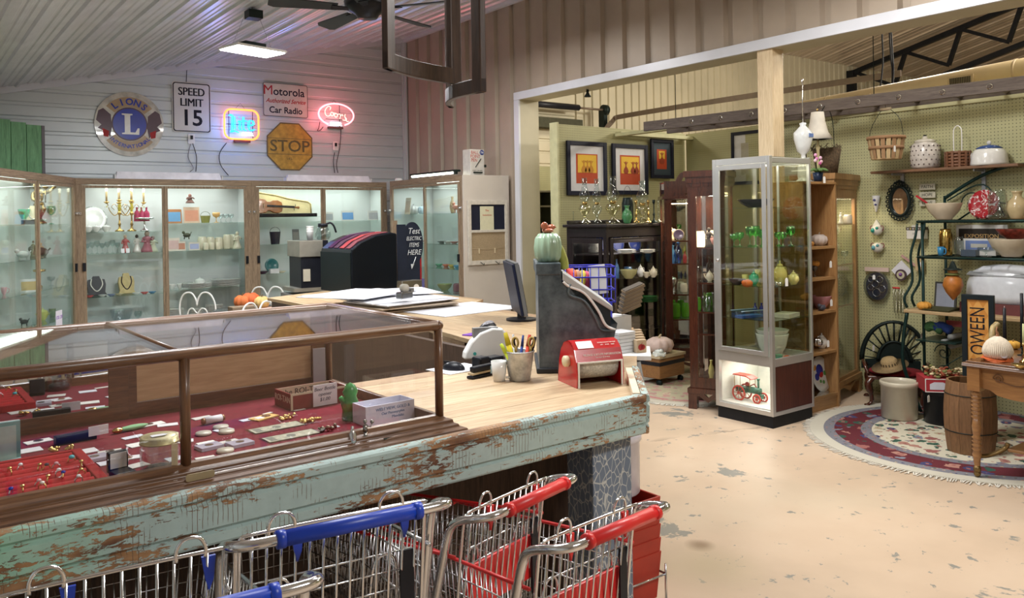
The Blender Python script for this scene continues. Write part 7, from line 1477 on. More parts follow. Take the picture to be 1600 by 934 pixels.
MB().lathe([(.05,0),(.05,.015),(.015,.03),(.012,.05),(.013,.28),(.02,.30),(.008,.33),(.008,.40),(0,.40)],20).build('column',cer(.60,.52,.30),t)
MB().lathe([(.122,.37),(.085,.43),(.062,.52),(.052,.60),(.050,.60),(.060,.52),(.083,.43),(.120,.37)],32).build('lamp_shade',pm('linen_shade',(.66,.62,.54),.8),t); MB().cyl((0,0,.4),(0,0,.60),.003).ball((0,0,.62),.008,1.5,6).build('finial',M['brass'],t)
p=P(1277,288,Y=3.80); t=thing('potted_orchid','small pink and white orchid in a navy pot','plant',(6.03,3.82,1.852)); lat('tumbler',.085,.075,18).build('pot',pm('navy_glaze',(.01,.02,.05),.3),t)
r=random.Random(5)
g=MB()
for i in range(12): a=r.uniform(0,6.28); g.tube(smooth([(0,0,.07),(.04*math.cos(a),.04*math.sin(a),.10),(.085*math.cos(a),.085*math.sin(a),.085)],3),[.006,.01,.013,.014,.012,.008,.002],5)
g.build('leaves',mat_(.08,.16,.04),t); MB().tube(smooth([(0,0,.07),(-.02,0,.15),(-.04,0,.21)],3),.003,5).tube(smooth([(0,0,.07),(.02,0,.15),(.025,0,.19)],3),.003,5).build('stems',mat_(.1,.18,.05),t)
for x,z,c in ((-.045,.215,(.65,.3,.5)),(-.03,.185,(.6,.2,.45)),(-.05,.17,(.7,.5,.6)),(.025,.195,(.7,.45,.6)),(.035,.165,(.65,.4,.5)),(.015,.15,(.5,.1,.3))): MB().ball((x,-.01,z),.019,.8,7,sy=.5).build('flower',mat_(*c),t)
# ---------------------------------------------------------------- golden curio against the pegboard
ok=curio('honey oak curio cabinet with lit glass door against the pegboard',(6.28,3.84,0),.23,.62,.34,1.93,(1.50,1.15,.80),M['oak'],zb=.10)
area('curio_light',(6.6,4.08,1.72),.25,4,(1,.85,.6))
for px,pb,k_,nm,lb,w,h,m in ((1325,354,'jar','cream_candle','cream candle jar with red print in the oak curio',13,14,[CR]),(1314,354,'figure','angel','small white angel beside the candle jar in the oak curio',8,18,[WH,WH]),(1320,418,'goblet','glass_cup','clear glass cup on the middle shelf of the oak curio',12,20,[GW]),(1322,470,'bottle','glass_bottle','clear bottle in the lower oak curio',9,26,[GW])):
    p=P(px,pb,D=7.15); p.z=min((1.50,1.15,.80),key=lambda v:abs(v-p.z))+.001; item(k_,nm,lb,'ornament',p,px2m(w,p),px2m(h,p),m)
p=P(1327,272,D=7.1); t=thing('twig_planter','dark twig basket with tall wire handle on the oak curio','basket',(6.50,4.03,1.932)); b=MB().lathe([(.0,0),(.085,0),(.12,.22),(.11,.22),(.078,.01)],18); b.build('basket',pm('dark_wicker',(.10,.065,.035),.9,0,.5,60,0,1),t)
g=MB();r=random.Random(8)
for i in range(60): a=r.uniform(0,6.28); q=r.uniform(.09,.135); g.tube([(q*math.cos(a),q*math.sin(a),.20+r.uniform(0,.03)),(q*math.cos(a+.5),q*math.sin(a+.5),.22+r.uniform(-.02,.05))],.003,4)
g.build('twig_rim',mat_(.07,.045,.02),t); MB().tube(smooth([(-.12,0,.2),(-.11,0,.40),(-.08,0,.52),(0,0,.60),(.08,0,.52),(.11,0,.40),(.12,0,.2)],4),.0035,5).build('handle',M['iron'],t)
for px,pb,hh,lb in ((1262,290,.62,'dark bare branch standing behind the lamps, left'),(1292,290,.3,'stout dark branch beside the orchid')):
    p=P(px,pb,Y=4.0); tag(MB().tube(smooth([(0,0,0),(-.03,0,hh*.4),(-.01,0,hh*.7),(-.05,0,hh)],3),[.014]*4+[.010]*3+[.006]*3,6).build('branch',mat_(.06,.04,.03),loc=(p.x+.02,4.015,1.852)),lb,'branch')
# ---------------------------------------------------------------- ladder, duct, truss
t=thing('wooden_ladder','long grey wooden ladder hung flat from the ceiling','ladder',(6.30,6.0,2.53),.10); lw=wood('grey_ladder_wood',(.15,.12,.10),(.07,.05,.045),'y',1,.7)
for x in (-.017,.385): MB().box(x,-4.9,-.05,x+.035,0,.05).build('rail',lw,t,bev=.003)
for i in range(14):
    y=-.26-.335*i; MB().cyl((-.025,y,0),(.43,y,0),.017,n=12).build('rung',lw,t); MB().lathe([(.006,0),(.024,0),(.024,.004),(.006,.004)],16,0,Matrix.Translation((-.017,y,0))@Matrix.Rotation(-PI/2,4,'Y')).build('washer',M['silver'],t)
for y in (-4.4,-2.4,-.4): MB().tube([(0,y,.05),(0,y,2.9)],.004,5).build('hanging_wire',M['iron'],t)
t=thing('air_duct','long beige round air duct with slotted grilles','duct',(0,0,0)); a=P(1275,170,X=7.6); b=P(1600,110,X=7.6)
r=px2m(16,a); dz_=lambda y:a.z+(b.z-a.z)*(y-a.y)/(b.y-a.y)
MB().cyl((7.6,a.y+.2,dz_(a.y+.2)),(7.6,.5,dz_(.5)),r,n=36).build('duct_tube',pm('beige_duct_paint',(.60,.47,.27),.45,0,.08,3),t)
for y in (a.y-.15,b.y+.05): MB().lathe([(r*1.03,-.01),(r*1.03,.01)],36,0,Matrix.Translation((7.6,y,dz_(y)))@Matrix.Rotation(PI/2,4,'X')).build('joint_ring',pm('beige_duct_band',(.5,.38,.22),.45),t)
for px,py in ((1343,143),(1501,120)):
    y=P(px,py,X=7.6-r).y; M_=Matrix.Translation((7.6-r*.985,y,dz_(y)-r*.05))@Matrix.Rotation(-.05,4,'Y')
    MB().box(-.012,-.11,-.045,.0,.11,.045,0,M_).build('grille_frame',pm('beige_duct_band',(.5,.38,.22),.45),t)
    g=MB().box(-.014,-.09,-.03,-.010,.09,.03,0,M_); g.build('grille',mat_(.03,.03,.025),t)
    g=MB()
    for i in range(13): g.box(-.018,-.088+.0145*i,-.03,-.013,-.083+.0145*i,.03,0,M_)
    g.build('louvre',mat_(.22,.18,.11),t)
t=thing('steel_truss','black steel roof truss with diagonal webs','truss',(0,0,0)); tx=17.5; top=lambda y:4.80+hs*(YW-y); Dp=.52
tm=pm('black_steel',(.012,.013,.016),.4,.2)
MB().beam((tx,YW-.1,top(YW-.1)-.06),(tx,0,top(0)-.06),.10,.10).build('top_chord',tm,t); MB().beam((tx,YW-.9,top(YW-.1)-.72),(tx,0,top(0)-.75),.10,.10).build('bottom_chord',tm,t); MB().beam((tx,YW-.1,0),(tx,YW-.1,top(YW-.1)),.16,.16).build('column',tm,t)
y=YW-.2; k_=0
while y>1:
    MB().beam((tx,y,top(y)-.08),(tx,y-.9,top(y-.9)-.72),.09,.07).build('web',tm,t); MB().beam((tx,y-.9,top(y-.9)-.72),(tx,y-1.15,top(y-1.15)-.08),.09,.07).build('web',tm,t); y-=1.15
for i,(y0q,y1q) in enumerate(((9.6,7.4),(8.6,6.4))):
    tag(MB().beam((13.5,y0q+.2,top(y0q+.2)-.06),(19.5,y1q-2.6,top(y1q-2.6)-.06),.05,.05).build('roof_brace',pm('rust_brown_steel',(.12,.07,.05),.5),loc=(0,0,0)),('thin brown roof brace crossing above the truss, nearer the post','thin brown roof brace crossing behind the truss, further right')[i],'brace','roof braces')
for i,(x1,x2,x3) in enumerate(((1374,1379,1374),(1385,1391,1393),(1387,1394,1394))):
    pts=[P(x1,47,X=7.9),P(x2,75,X=7.9),P((x2+x3)/2+2,110,X=7.85),P(x3,146,X=7.7)]; pts[0].z+=.8
    tag(MB().tube(smooth(pts,5),.008,6).build('hanging_cable',M['black']),['black cable dropping behind the duct, left of three','black cable dropping behind the duct, middle of three','black cable dropping behind the duct, right of three'][i],'cable','cables hanging over the duct')
# door track and shaft of the hall's overhead door
t=thing('door_track','curved overhead door track with spring shaft and bracket','door track',(0,0,0)); br=pm('brown_track',(.16,.12,.09),.5,.3)
a=P(966,182,Y=9.8); b=P(1183,143,X=a.x+.0)
pts=smooth([(a.x-.35,YW-.25,a.z-1.2),(a.x-.30,YW-.3,a.z-.55),(a.x-.12,YW-.45,a.z-.1),(a.x,YW-1.0,a.z),(a.x,5.0,a.z)],5)
m_=MB()
for p,q in zip(pts,pts[1:]): m_.beam(p,q,.03,.075)
m_.build('track',br,t)
p=P(850,165,Y=10.0);q=P(904,168,Y=10.0);e=P(945,172,Y=10.0)
MB().cyl((p.x-.6,10.0,e.z),(q.x,10.0,e.z),.05).build('spring',M['black'],t); MB().cyl((q.x,10.0,e.z),(e.x,10.0,e.z),.018).build('shaft',br,t); MB().cyl((e.x-.04,10.0,e.z),(e.x+.04,10.0,e.z),.09).box(e.x-.05,9.97,e.z-.9,e.x+.03,10.1,e.z).build('drum',M['iron'],t)
zz_=P(890,194,Y=10.1).z; MB().box(6.3,10.05,zz_-.08,9.1,10.2,zz_+.08).build('header_bar',mat_(.05,.05,.03),t)
tag(MB().cyl((0,0,0),(0,0,.03),.015).lathe([(.012,0),(.04,-.05),(0,-.05)],16).build('camera_dome',M['iron'],loc=(P(918,142,X=6.05).x,P(918,142,X=6.05).y,2.95)),'small dark spotlight fixed under the header soffit','spotlight')
# shelf of bottles seen past the partition
t=thing('store_shelf','dark shelf unit of small bottles seen through the gap beside the jamb','shelf',(6.42,8.15,0)); 
MB().box(0,0,0,.03,.35,1.95).box(.5,0,0,.53,.35,1.95).box(0,.33,0,.53,.35,1.95).build('frame',pm('dark_olive_paint',(.10,.11,.07),.6),t)
for z in (.6,1.0,1.4,1.75,1.94): MB().box(0,0,z-.02,.53,.34,z).build('shelf_board',mat_(.16,.15,.10),t)
for i in range(5): tag(lat('bottle',.05,.12,12).build('dark_bottle',[cer(.03,.02,.02),cer(.5,.5,.45)][i%2],loc=(6.50+.09*i,8.25,1.401)),['first','second','third','fourth','fifth'][i]+' small bottle from the left on the olive shelf','bottle','bottles on the olive shelf')
# ---------------------------------------------------------------- pegboard wall wares
PX=6.925
def peg_at(px,py,X=PX): return P(px,py,X=X)
def PW(name,label,cat,px,py,off=.0):   # local x to the right, y up, z into the room
    t=thing(name,label,cat); t.matrix_world=Matrix.Translation(peg_at(px,py,PX-off))@Matrix(((0,0,-1,0),(-1,0,0,0),(0,1,0,0),(0,0,0,1))); return t
k1=6.6*1.0
def mpp(px): return dep(peg_at(px,330))/FPX/ .85
# wooden shelf with steel brackets
ya,yb=P(1363,268,X=6.73).y,P(1593,258,X=6.73).y
t=thing('wall_shelf','brown wooden shelf on pegboard carrying kitchen wares','shelf',(0,0,0)); SZ=1.945
MB().box(6.70,yb,SZ-.022,6.935,ya,SZ).build('shelf_board',wood('brown_shelf',(.20,.10,.05),(.09,.045,.02),'y',1,.45),t,bev=.002)
for px in (1411,1538): y=P(px,290,X=6.93).y; MB().box(6.915,y-.014,SZ-.20,6.935,y+.014,SZ-.02).box(6.75,y-.006,SZ-.04,6.92,y+.006,SZ-.022).build('bracket',pm('steel_bracket',(.42,.45,.5),.35,.6),t)
def WS(kind,name,label,cat,px,w,h,mats,X=6.82,group=None,z=SZ,rz=0): 
    p=P(px,262,X=X); p.z=z+.001; return item(kind,name,label,cat,p,px2m(w,p),px2m(h,p),mats,rz,group)
p=P(1446,262,X=6.82); t=thing('cookie_jar','round white quilted cookie jar with dark knob','jar',(6.82,p.y,SZ+.001))
MB().lathe([(0,0),(.085,0),(.108,.02),(.115,.10),(.108,.19),(.085,.215),(0,.215)],36).build('jar',make_quilt:=pm('pearl_glaze',(.58,.54,.50),.25,0,.2,25),t); MB().lathe([(.0,.215),(.078,.215),(.08,.235),(.05,.245),(.02,.25),(.018,.27),(0,.272)],28).build('lid',cer(.62,.58,.5),t); MB().ball((0,0,.275),.014,.6,8).build('knob',M['iron'],t)
g=MB()
for j in range(5):
    for i in range(18): a=2*PI*(i+.5*(j%2))/18; g.ball((.112*math.cos(a),.112*math.sin(a),.035+j*.038),.0065,1,4)
g.build('quilt_buttons',mat_(.12,.09,.08),t,kind='stuff')
p=P(1497,260,X=6.80); t=thing('bottle_basket','woven brown basket with tall white wire handle','basket',(6.80,p.y,SZ+.001))
g=MB()
for j in range(5): g.lathe([(.088,.004+j*.025),(.093,.014+j*.025),(.088,.024+j*.025)],24)
for i in range(12): a=2*PI*i/12; g.box(-.009,-.003,0,.009,.003,.125,0,Matrix.Translation((.094*math.cos(a),.094*math.sin(a),0))@Matrix.Rotation(a+PI/2,4,'Z'))
g.lathe([(0,.0),(.085,0),(.085,.01),(0,.01)],20).build('weave',wood('chestnut_splint',(.22,.095,.045),(.10,.04,.02),'z',3,.5),t); MB().tube(smooth([(0,.03,.10),(0,.032,.26),(0,.025,.31),(0,0,.33),(0,-.025,.31),(0,-.032,.26),(0,-.03,.10)],4),.004,6).build('handle',M['white'],t)
p=P(1546,257,X=6.82); t=thing('enamel_kettle','wide white enamel kettle with blue lid on the shelf','kettle',(6.82,p.y,SZ+.001),-PI/2)
MB().lathe([(0,0),(.13,0),(.132,.015),(.122,.09),(.105,.12),(.07,.135),(0,.135)],32).build('body',cer(.66,.66,.64),t); MB().lathe([(.09,.128),(.095,.135),(.05,.155),(.0,.16)],28).build('lid',cer(.03,.07,.22),t); MB().ball((0,0,.175),.017,1.1,8).build('knob',cer(.6,.6,.58),t); MB().tube([(-.10,0,.04),(-.145,0,.095),(-.16,0,.12)],[.03,.02,.012],10).build('spout',cer(.66,.66,.64),t)
# hanging bushel basket
p=P(1385,249,X=6.6); t=thing('bushel_basket','splint bushel basket hanging by its wire bail','basket',(6.6,p.y,p.z)); hb=px2m(36,p); rb=px2m(28,p)
g=MB()
for i in range(20): 
    a=2*PI*i/20; g.add([(rb*.78*math.cos(a+s),rb*.78*math.sin(a+s),0) for s in (-.12,.12)]+[(rb*math.cos(a+s),rb*math.sin(a+s),hb) for s in (.12,-.12)]+[(rb*.75*math.cos(a+s),rb*.75*math.sin(a+s),0) for s in (-.12,.12)]+[(rb*.97*math.cos(a+s),rb*.97*math.sin(a+s),hb) for s in (.12,-.12)],[(0,1,2,3),(4,7,6,5),(0,3,7,4),(1,5,6,2),(2,6,7,3),(0,4,5,1)],i%2)
g.disc(rb*.77,0,.006,24).build('staves',[pap(.52,.38,.20),pap(.34,.20,.10)],t); g=MB()
for z in (hb*.5,hb*.93): q=rb*(.78+.22*z/hb); g.lathe([(q,z-.012),(q+.005,z-.012),(q+.005,z+.012),(q,z+.012)],28)
g.build('hoop',pap(.30,.17,.085),t); MB().tube(smooth([(0,-rb,hb*.9),(0,-rb*.8,hb*1.7),(0,-rb*.2,hb*2.2)],4)+smooth([(0,rb*.2,hb*2.2),(0,rb*.8,hb*1.5),(0,rb,hb*.9)],4),.0025,5).tube([(0,0,hb*2.2),(0,0,SZ+.62-p.z)],.002,5).build('bail',M['iron'],t); MB().cyl((0,-rb*.3,hb*2.2),(0,rb*.3,hb*2.2),.011,n=10).build('grip',pap(.6,.5,.35),t)
p=P(1398,237,X=6.48); tag(k_tag(.03,.05,0)[0][1].build('price_tag',pap(.85,.85,.85),loc=p),'white price tag hanging on the splint bushel basket','tag')
# oval mirror with ornate black frame
t=PW('oval_mirror','oval mirror in ornate black scrolled frame','mirror',1406.5,314.5,.02); A,B=.105,.155
MB().disc(1,0,.004,40,sx=A*.72,sy=B*.72).build('glass',pm('mirror_silver',(.75,.76,.76),.02,1,0),t)
g=MB().tube([(A*.80*math.cos(a),B*.8*math.sin(a),.012) for a in [2*PI*i/36 for i in range(36)]],.013,8,True)
for i in range(26):
    a=2*PI*i/26; c=Vector((A*1.02*math.cos(a),B*1.0*math.sin(a),.012)); g.tube([c+Vector((.013*math.cos(q),.013*math.sin(q),0)) for q in [2*PI*j/8 for j in range(8)]],.0055,5,True)
for i in range(-2,3): g.ball((i*.018,B*1.12-abs(i)*.008,.012),.012,1,6)
g.build('scroll_frame',M['iron'],t)
# wall pockets
t=PW('wall_pocket','cone shaped blue and white wall pocket','wall pocket',1369,318,.03); MB().lathe([(0,-.075),(.008,-.07),(.03,.03),(.034,.07),(.028,.07),(.0,.0)],16,0,Matrix.Rotation(-PI/2,4,'X')@Matrix.Identity(4)).build('cone',cer(.62,.62,.62),t); MB().ball((0,.03,.03),.012,1,6).ball((.006,-.01,.022),.010,1.4,6).build('blue_painting',cer(.06,.06,.2),t)
t.children[0].rotation_euler=(0,0,0)
for px,py,lb,c in ((1370,358,'teardrop top wall pocket painted with a green grape','(.02,.25,.2)'),(1371,385,'round wall pocket bowl with painted blossoms','(.1,.3,.35)')):
    t=PW('wall_pocket',lb,'wall pocket',px,py,.03); g=MB().ball((0,-.01,0),.05,.9,12,sy=.9)
    if py<370: g.prism([(-.045,0),(.045,0),(.03,.04),(.0,.085),(-.03,.04)],-.008,.008)
    g.build('pocket',cer(.62,.60,.54),t); MB().ball((-.015,-.01,.034),.022,1,8).ball((.02,.01,.036),.014,1,6).build('painted_fruit',cer(*eval(c)),t)
    for s_ in (-1,1): MB().tube([(s_*.045+.016*math.cos(a),.01+.02*math.sin(a),0) for a in [2*PI*i/12 for i in range(12)]],.004,5,True).build('ear_handle',cer(.2,.05,.08),t)
# word plaque
t=PW('word_plaque','three small cream word tiles hung one above another','plaque',1449.5,303,.01)
for i,s in enumerate(('FAITH','HOPE','LOVE')): b=MB().box(-.066,.035-.068*i,0,.066,.085-.068*i,.008).build('tile',mat_(.48,.46,.36),t,bev=.002); MB().text(s,.036,0,.06-.068*i,M=Matrix.Translation((0,0,.0085))).build('lettering',mat_(.04,.04,.03),b)
t=PW('red_spatula','red handled utensil hanging aslant beside the mixing bowl','utensil',1441,312,.05); MB().cyl((-.05,.035,0),(.04,-.03,0),.009,n=10).build('handle',mat_(.5,.02,.03),t); MB().cyl((.04,-.03,0),(.09,-.065,0),.003,n=6).build('shaft',M['silver'],t)
t=PW('salt_box','white hanging salt box with dark floral rim','box',1432,363,.06); MB().box(-.07,-.055,-.05,.07,.035,.03).build('box',cer(.66,.64,.6),t,bev=.004); MB().box(-.074,.02,-.052,.074,.045,.033).build('rim',mat_(.06,.04,.03),t); MB().box(-.05,.045,-.05,.05,.06,-.02).build('back_board',cer(.62,.6,.56),t); MB().text('SALT',.02,0,-.01,M=Matrix.Translation((0,0,.0305))).build('lettering',mat_(.25,.25,.25),t)
for i in range(6): MB().ball((-.055+.022*i,.03,.034),.008,1,5).build('painted_flower',cer(.6,.5,.2) if i%2 else cer(.5,.5,.5),t)
t=PW('cutter_bag','plastic bag of round metal cookie cutters on a card','bag',1370,447,.03); MB().disc(.125,-.02,.025,32,sx=.88,sy=1.05).build('bag',glass(.72,.76,.80,.16),t); MB().disc(.115,-.018,-.002,32,sx=.88,sy=1.05).build('backing',pm('dark_blue_grey',(.045,.055,.085),.4,0,.4,20),t); MB().box(-.11,.13,-.01,.11,.165,.0).build('header_card',pap(.55,.42,.38),t)
for x,y,r in ((-.01,.02,.03),(0,-.055,.035),(.05,-.02,.03),(-.055,-.01,.025),(.03,.06,.028),(-.05,.06,.026)): MB().tube([(x+r*math.cos(a),y+r*math.sin(a),.005) for a in [2*PI*i/16 for i in range(16)]],.004,5,True).build('cutter',SV,t)
MB().prism([(-.012,-.02),(.012,-.02),(.012,.012),(.005,.02),(-.005,.02),(-.012,.012)],.026,.028,0,Matrix.Translation((-.01,.08,0))).build('price_tag',pap(.8,.8,.82),t)
t=PW('diamond_trivet','white diamond shaped board with a round dark badge','trivet',1409,423,.02); MB().prism([(-.09,0),(0,-.085),(.09,0),(0,.09)],0,.006).build('board',pap(.62,.62,.68),t); MB().disc(.048,.006,.02,26,0,Matrix.Translation((.0,-.035,0))).build('badge',mat_(.06,.03,.04),t); MB().disc(.034,.02,.022,22,0,Matrix.Translation((.0,-.035,0))).build('badge_centre',mat_(.45,.42,.3),t); MB().ball((0,-.03,.022),.016,1,6,sy=1).build('painted_pansy',mat_(.2,.08,.3),t)
t=PW('hanging_strap','pink strip of tape holding the diamond trivet','ribbon',1418,408,.01); MB().beam((-.05,.05,.004),(.07,-.035,.004),.02,.003).build('strip',mat_(.42,.25,.24),t)
t=PW('wooden_plaque','small square wooden board with tag and dark studs','plaque',1438,413,.02); MB().box(-.04,-.055,0,.04,.055,.012).build('board',mat_(.48,.36,.20),t,bev=.003); MB().box(-.012,-.02,.012,.012,.02,.014).build('price_tag',pap(.8,.8,.82),t)
t=PW('nested_graters','row of thin metal kitchen graters with one red handle','utensils',1406,471,.03)
for i in range(4): MB().tube([(-.05+.028*i,-.10,0),(-.055+.03*i,.11,0),(-.035+.03*i,.11,0),(-.03+.028*i,-.10,0)],.003,5,True).build('grater',met(.35,.34,.28),t)
MB().cyl((-.06,.115,0),(.0,.115,0),.008,n=8).build('red_handle',mat_(.5,.03,.03),t)
for px,py in ((1363,318),):
    pass
# ---------------------------------------------------------------- green iron baker's rack
gi=pm('dark_green_iron',(.012,.035,.032),.35,.3,.2,12)
RX0,RX1,RY0,RY1=6.48,6.86,2.05,3.20
t=thing('bakers_rack','dark green wrought iron bakers rack with arched top and wood shelf','rack',(0,0,0)); rz=(1.515,1.235,.825)
g=MB()
for x in (RX0,RX1):
    for y in (RY0,RY1): g.tube([(x,y,0),(x,y,1.52 if x==RX0 else 1.72)],.012,8)
g.build('posts',gi,t)
for z in rz[:2]:
    g=MB().tube([(RX0-.02,RY0-.03,z),(RX1,RY0-.03,z),(RX1,RY1+.03,z),(RX0-.02,RY1+.03,z)],.011,8,True)
    for i in range(11): g.tube([(RX0,RY0+(RY1-RY0)*i/10,z),(RX1,RY0+(RY1-RY0)*i/10,z)],.004,5)
    g.build('wire_shelf',gi,t)
MB().box(RX0-.12,RY0-.05,.80,RX1,RY1+.10,.825).build('wood_shelf',wood('pine_rack_board',(.50,.36,.20),(.36,.24,.12),'y',1,.5),t,bev=.004)
g=MB().tube([(RX1,RY0+(RY1-RY0)*i/24,1.70+.24*math.sin(PI*i/24)) for i in range(25)],.014,8)
def scroll(c,s,d): return [(c[0],c[1]+d*s*(1-i/26)*math.cos(i*.42),c[2]+s*(1-i/26)*math.sin(i*.42)) for i in range(24)]
g.tube(scroll((RX1,RY1-.22,1.66),.09,1),.005,6).tube(scroll((RX1,RY0+.22,1.66),.09,-1),.005,6).tube(smooth([(RX1,RY1-.02,1.68),(RX1,RY1-.3,1.80),(RX1,RY1-.45,1.55)],5),.006,6).tube(smooth([(RX1,RY1-.1,1.52),(RX1,RY1-.35,1.66),(RX1,RY1-.6,1.60),(RX1,RY0+.5,1.66),(RX1,RY0+.1,1.52)],5),.007,6)
g.build('arched_crest',gi,t)
for y,s in ((RY1+.03,1),(RY0-.03,-1)):
    for x in (RX0-.02,RX0+.10):
        MB().tube(smooth([(x,y,1.50),(x-.03,y,1.40),(x-.05,y+s*.03,1.25),(x-.05,y+s*.02,1.05),(x-.10,y+s*.06,.92),(x-.08,y+s*.05,.84)],4),.010,8).build('side_scroll',gi,t)
    MB().tube(smooth([(RX0-.10,y+s*.05,.80),(RX0-.10,y+s*.08,.62),(RX0-.08,y+s*.10,.40),(RX0-.04,y+s*.06,.2),(RX0,y,.0)],4),.014,8).build('bowed_leg',gi,t)
g=MB().tube(scroll((RX0,RY1-.15,.50),.07,1),.004,6).tube(scroll((RX0,RY1-.15,.34),.07,-1),.004,6).tube([(RX0,RY1,.28),(RX0,RY1-.30,.50)],.004,6).tube([(RX0,RY1-.3,0),(RX0,RY1-.3,.80)],.011,6); g.build('scroll_work',gi,t)
@cached
def splat():
    m,nt,b=newm('red_splatter_enamel',.2); lk(nt,ramp(nt,noise(nt,coords(nt),26,5,.6,1.5),[(.52,(.33,.012,.02)),(.56,(.65,.6,.6))]),b.inputs['Base Color']); return m
def WG(kind,name,label,cat,px,w,h,mats,lev=0,X=6.62,group=None,rz_=-PI/2,dz=0): 
    p=P(px,340,X=X); p.z=rz[lev]+(.0125 if lev<2 else .001)+dz; return item(kind,name,label,cat,p,px2m(w,p),px2m(h,p),mats,rz_,group)
t=WG('bowl','striped_bowl','cream stoneware mixing bowl with red stripes','bowl',1475,53,26,[cer(.58,.50,.38)]); 
o=WG('plate','splatter_plate','round red and white splatterware plate','plate',1536,46,46,[splat(),splat()],X=6.72)
WG('jar','clear_jar','clear glass jar with tag before the red plate','jar',1559,27,46,[GW],X=6.60); WG('vase','stoneware_pitcher','beige stoneware pitcher with brown band','pitcher',1590,34,44,[cer(.46,.36,.20)],X=6.66)
t=thing('exposition_poster','black and white exposition poster card on the second shelf','poster',(6.80,P(1534,398,X=6.8).y,rz[1]+.013),-PI/2); MB().box(-.19,0,0,.19,.012,.235).build('card',pap(.52,.52,.50),t); MB().box(-.17,-.002,.11,.17,0,.205).build('dark_band',pap(.03,.025,.02),t); MB().text('EXPOSITION',.045,0,.145,M=Matrix(((1,0,0,0),(0,0,-1,-.0025),(0,1,0,0),(0,0,0,1)))).build('lettering',mat_(.5,.32,.12),t)
t=thing('blue_landscape_print','small blue mountain print leaning on the exposition poster','print',(6.70,P(1530,398,X=6.7).y,rz[1]+.013),-PI/2); MB().box(-.12,0,0,.12,.01,.13).build('card',pap(.60,.60,.58),t); MB().box(-.10,-.002,.045,.10,0,.115).build('blue_sky',pap(.15,.22,.45),t); MB().box(-.06,-.003,.06,.06,-.002,.09).build('mountain',pap(.5,.5,.45),t)
WG('jar','brass_canister','tall brass canister on the second shelf','canister',1477,19,41,[pm('hammered_brass',(.50,.33,.10),.2,1,.5,40)],1,X=6.62); WG('mug','blue_pot','tiny sky blue enamel pot','pot',1469,13,14,[cer(.03,.20,.40)],1,X=6.52); WG('jar','glass_shaker','clear ribbed glass jar beside the brass canister','jar',1498,14,30,[GW],1,X=6.58); WG('box','slate_dish','dark slate square dish','dish',1515,22,10,[cer(.06,.08,.11)],1,X=6.58); WG('goblet','overturned_glass','clear glass bowl before the blue print','bowl',1540,26,15,[GW],1,X=6.55)
WG('bowl','large_bowl','large cream mixing bowl at the right of the second shelf','bowl',1580,66,28,[cer(.50,.43,.32)],1,X=6.66); WG('bowl','red_patterned_dish','dark red dish with yellow checks resting in the large bowl','dish',1585,52,16,[pm('red_check',(.20,.03,.02),.3,0,.6,40)],1,X=6.66,dz=.13)
t=thing('roaster','long white enamel roaster lid standing on the wood shelf','roaster',(6.66,P(1576,455,X=6.66).y,.905)); MB().lathe([(1,0),(1,.05),(.97,.14),(.85,.22),(.6,.265),(.3,.28),(0,.285)],36,sx=.16,sy=.30).build('dome',cer(.60,.63,.68),t); MB().lathe([(1.01,.195),(1.02,.20),(.93,.225),(.9,.22)],36,sx=.14,sy=.29,c=(0,0,0)).build('grey_band',mat_(.3,.32,.34),t); MB().box(-.17,-.28,-.08,.15,.28,-.002).build('red_crate',mat_(.12,.03,.03),t)
p=P(1489,475,X=6.40); t=thing('scarecrow_gourd','orange gourd scarecrow with black hat hanging from the rack','decoration',(6.40,P(1489,440,X=6.40).y,P(1489,469,X=6.40).z)); MB().lathe([(0,0),(.012,.01),(.05,.06),(.072,.115),(.06,.165),(.03,.195),(0,.2)],24).build('gourd',pm('rusty_orange_gourd',(.38,.13,.02),.45,0,.35,14),t); MB().ball((0,0,.215),.035,.85,10).build('head',mat_(.45,.2,.06),t); MB().lathe([(.0,.30),(.012,.29),(.03,.245),(.065,.235),(.065,.23),(.0,.232)],18).build('hat',M['iron'],t); MB().lathe([(.05,.19),(.055,.20),(.03,.21)],14).build('collar',mat_(.12,.13,.03),t); MB().tube([(0,0,.29),(0,0,1.235-t.location.z)],.002,5).build('string',M['iron'],t)
t=thing('photo_frame','metal framed mirror photo leaning at the left of the wood shelf','frame',(6.62,P(1476,478,X=6.62).y,.826),-PI/2); MB().box(-.085,0,0,.085,.012,.21,0,Matrix.Rotation(-.15,4,'X')).build('frame',mat_(.05,.05,.045),t); MB().box(-.07,-.002,.015,.07,0,.195,0,Matrix.Rotation(-.15,4,'X')).build('picture',pap(.25,.27,.33),t)
WG('pumpkin','mini_pumpkin','mini orange pumpkin at the left end of the wood shelf','pumpkin',1442,21,14,[mat_(.60,.28,.04),mat_(.15,.1,.02)],2,X=6.44)
tag(wob(MB().box(-.10,-.10,0,.10,.10,.012),.008,4).build('dark_leaves',mat_(.05,.05,.02),loc=(6.48,P(1470,480,X=6.48).y,.828)),'dark dried leaves strewn on the wood shelf','leaves')
for i,(px,c,lb) in enumerate(((1460,(.06,.16,.06),'rolled green table runner hung under the wood shelf'),(1474,(.02,.05,.22),'rolled blue cloth beside the green roll'))):
    p=P(px,512,X=6.5); t=tag(wob(MB().tube(smooth([(0,.06,0),(0,0,.01),(0,-.06,-.02)],3),.035,10),.006,i).build('rolled_cloth',vel(*c),loc=(6.5,p.y,p.z)),lb,'cloth','rolled cloths')
MB().box(6.40,P(1482,530,X=6.5).y-.1,P(1460,530,X=6.5).z-.01,6.75,P(1440,530,X=6.5).y,P(1460,530,X=6.5).z).build('lower_rail',gi,bpy.data.objects['bakers_rack'])
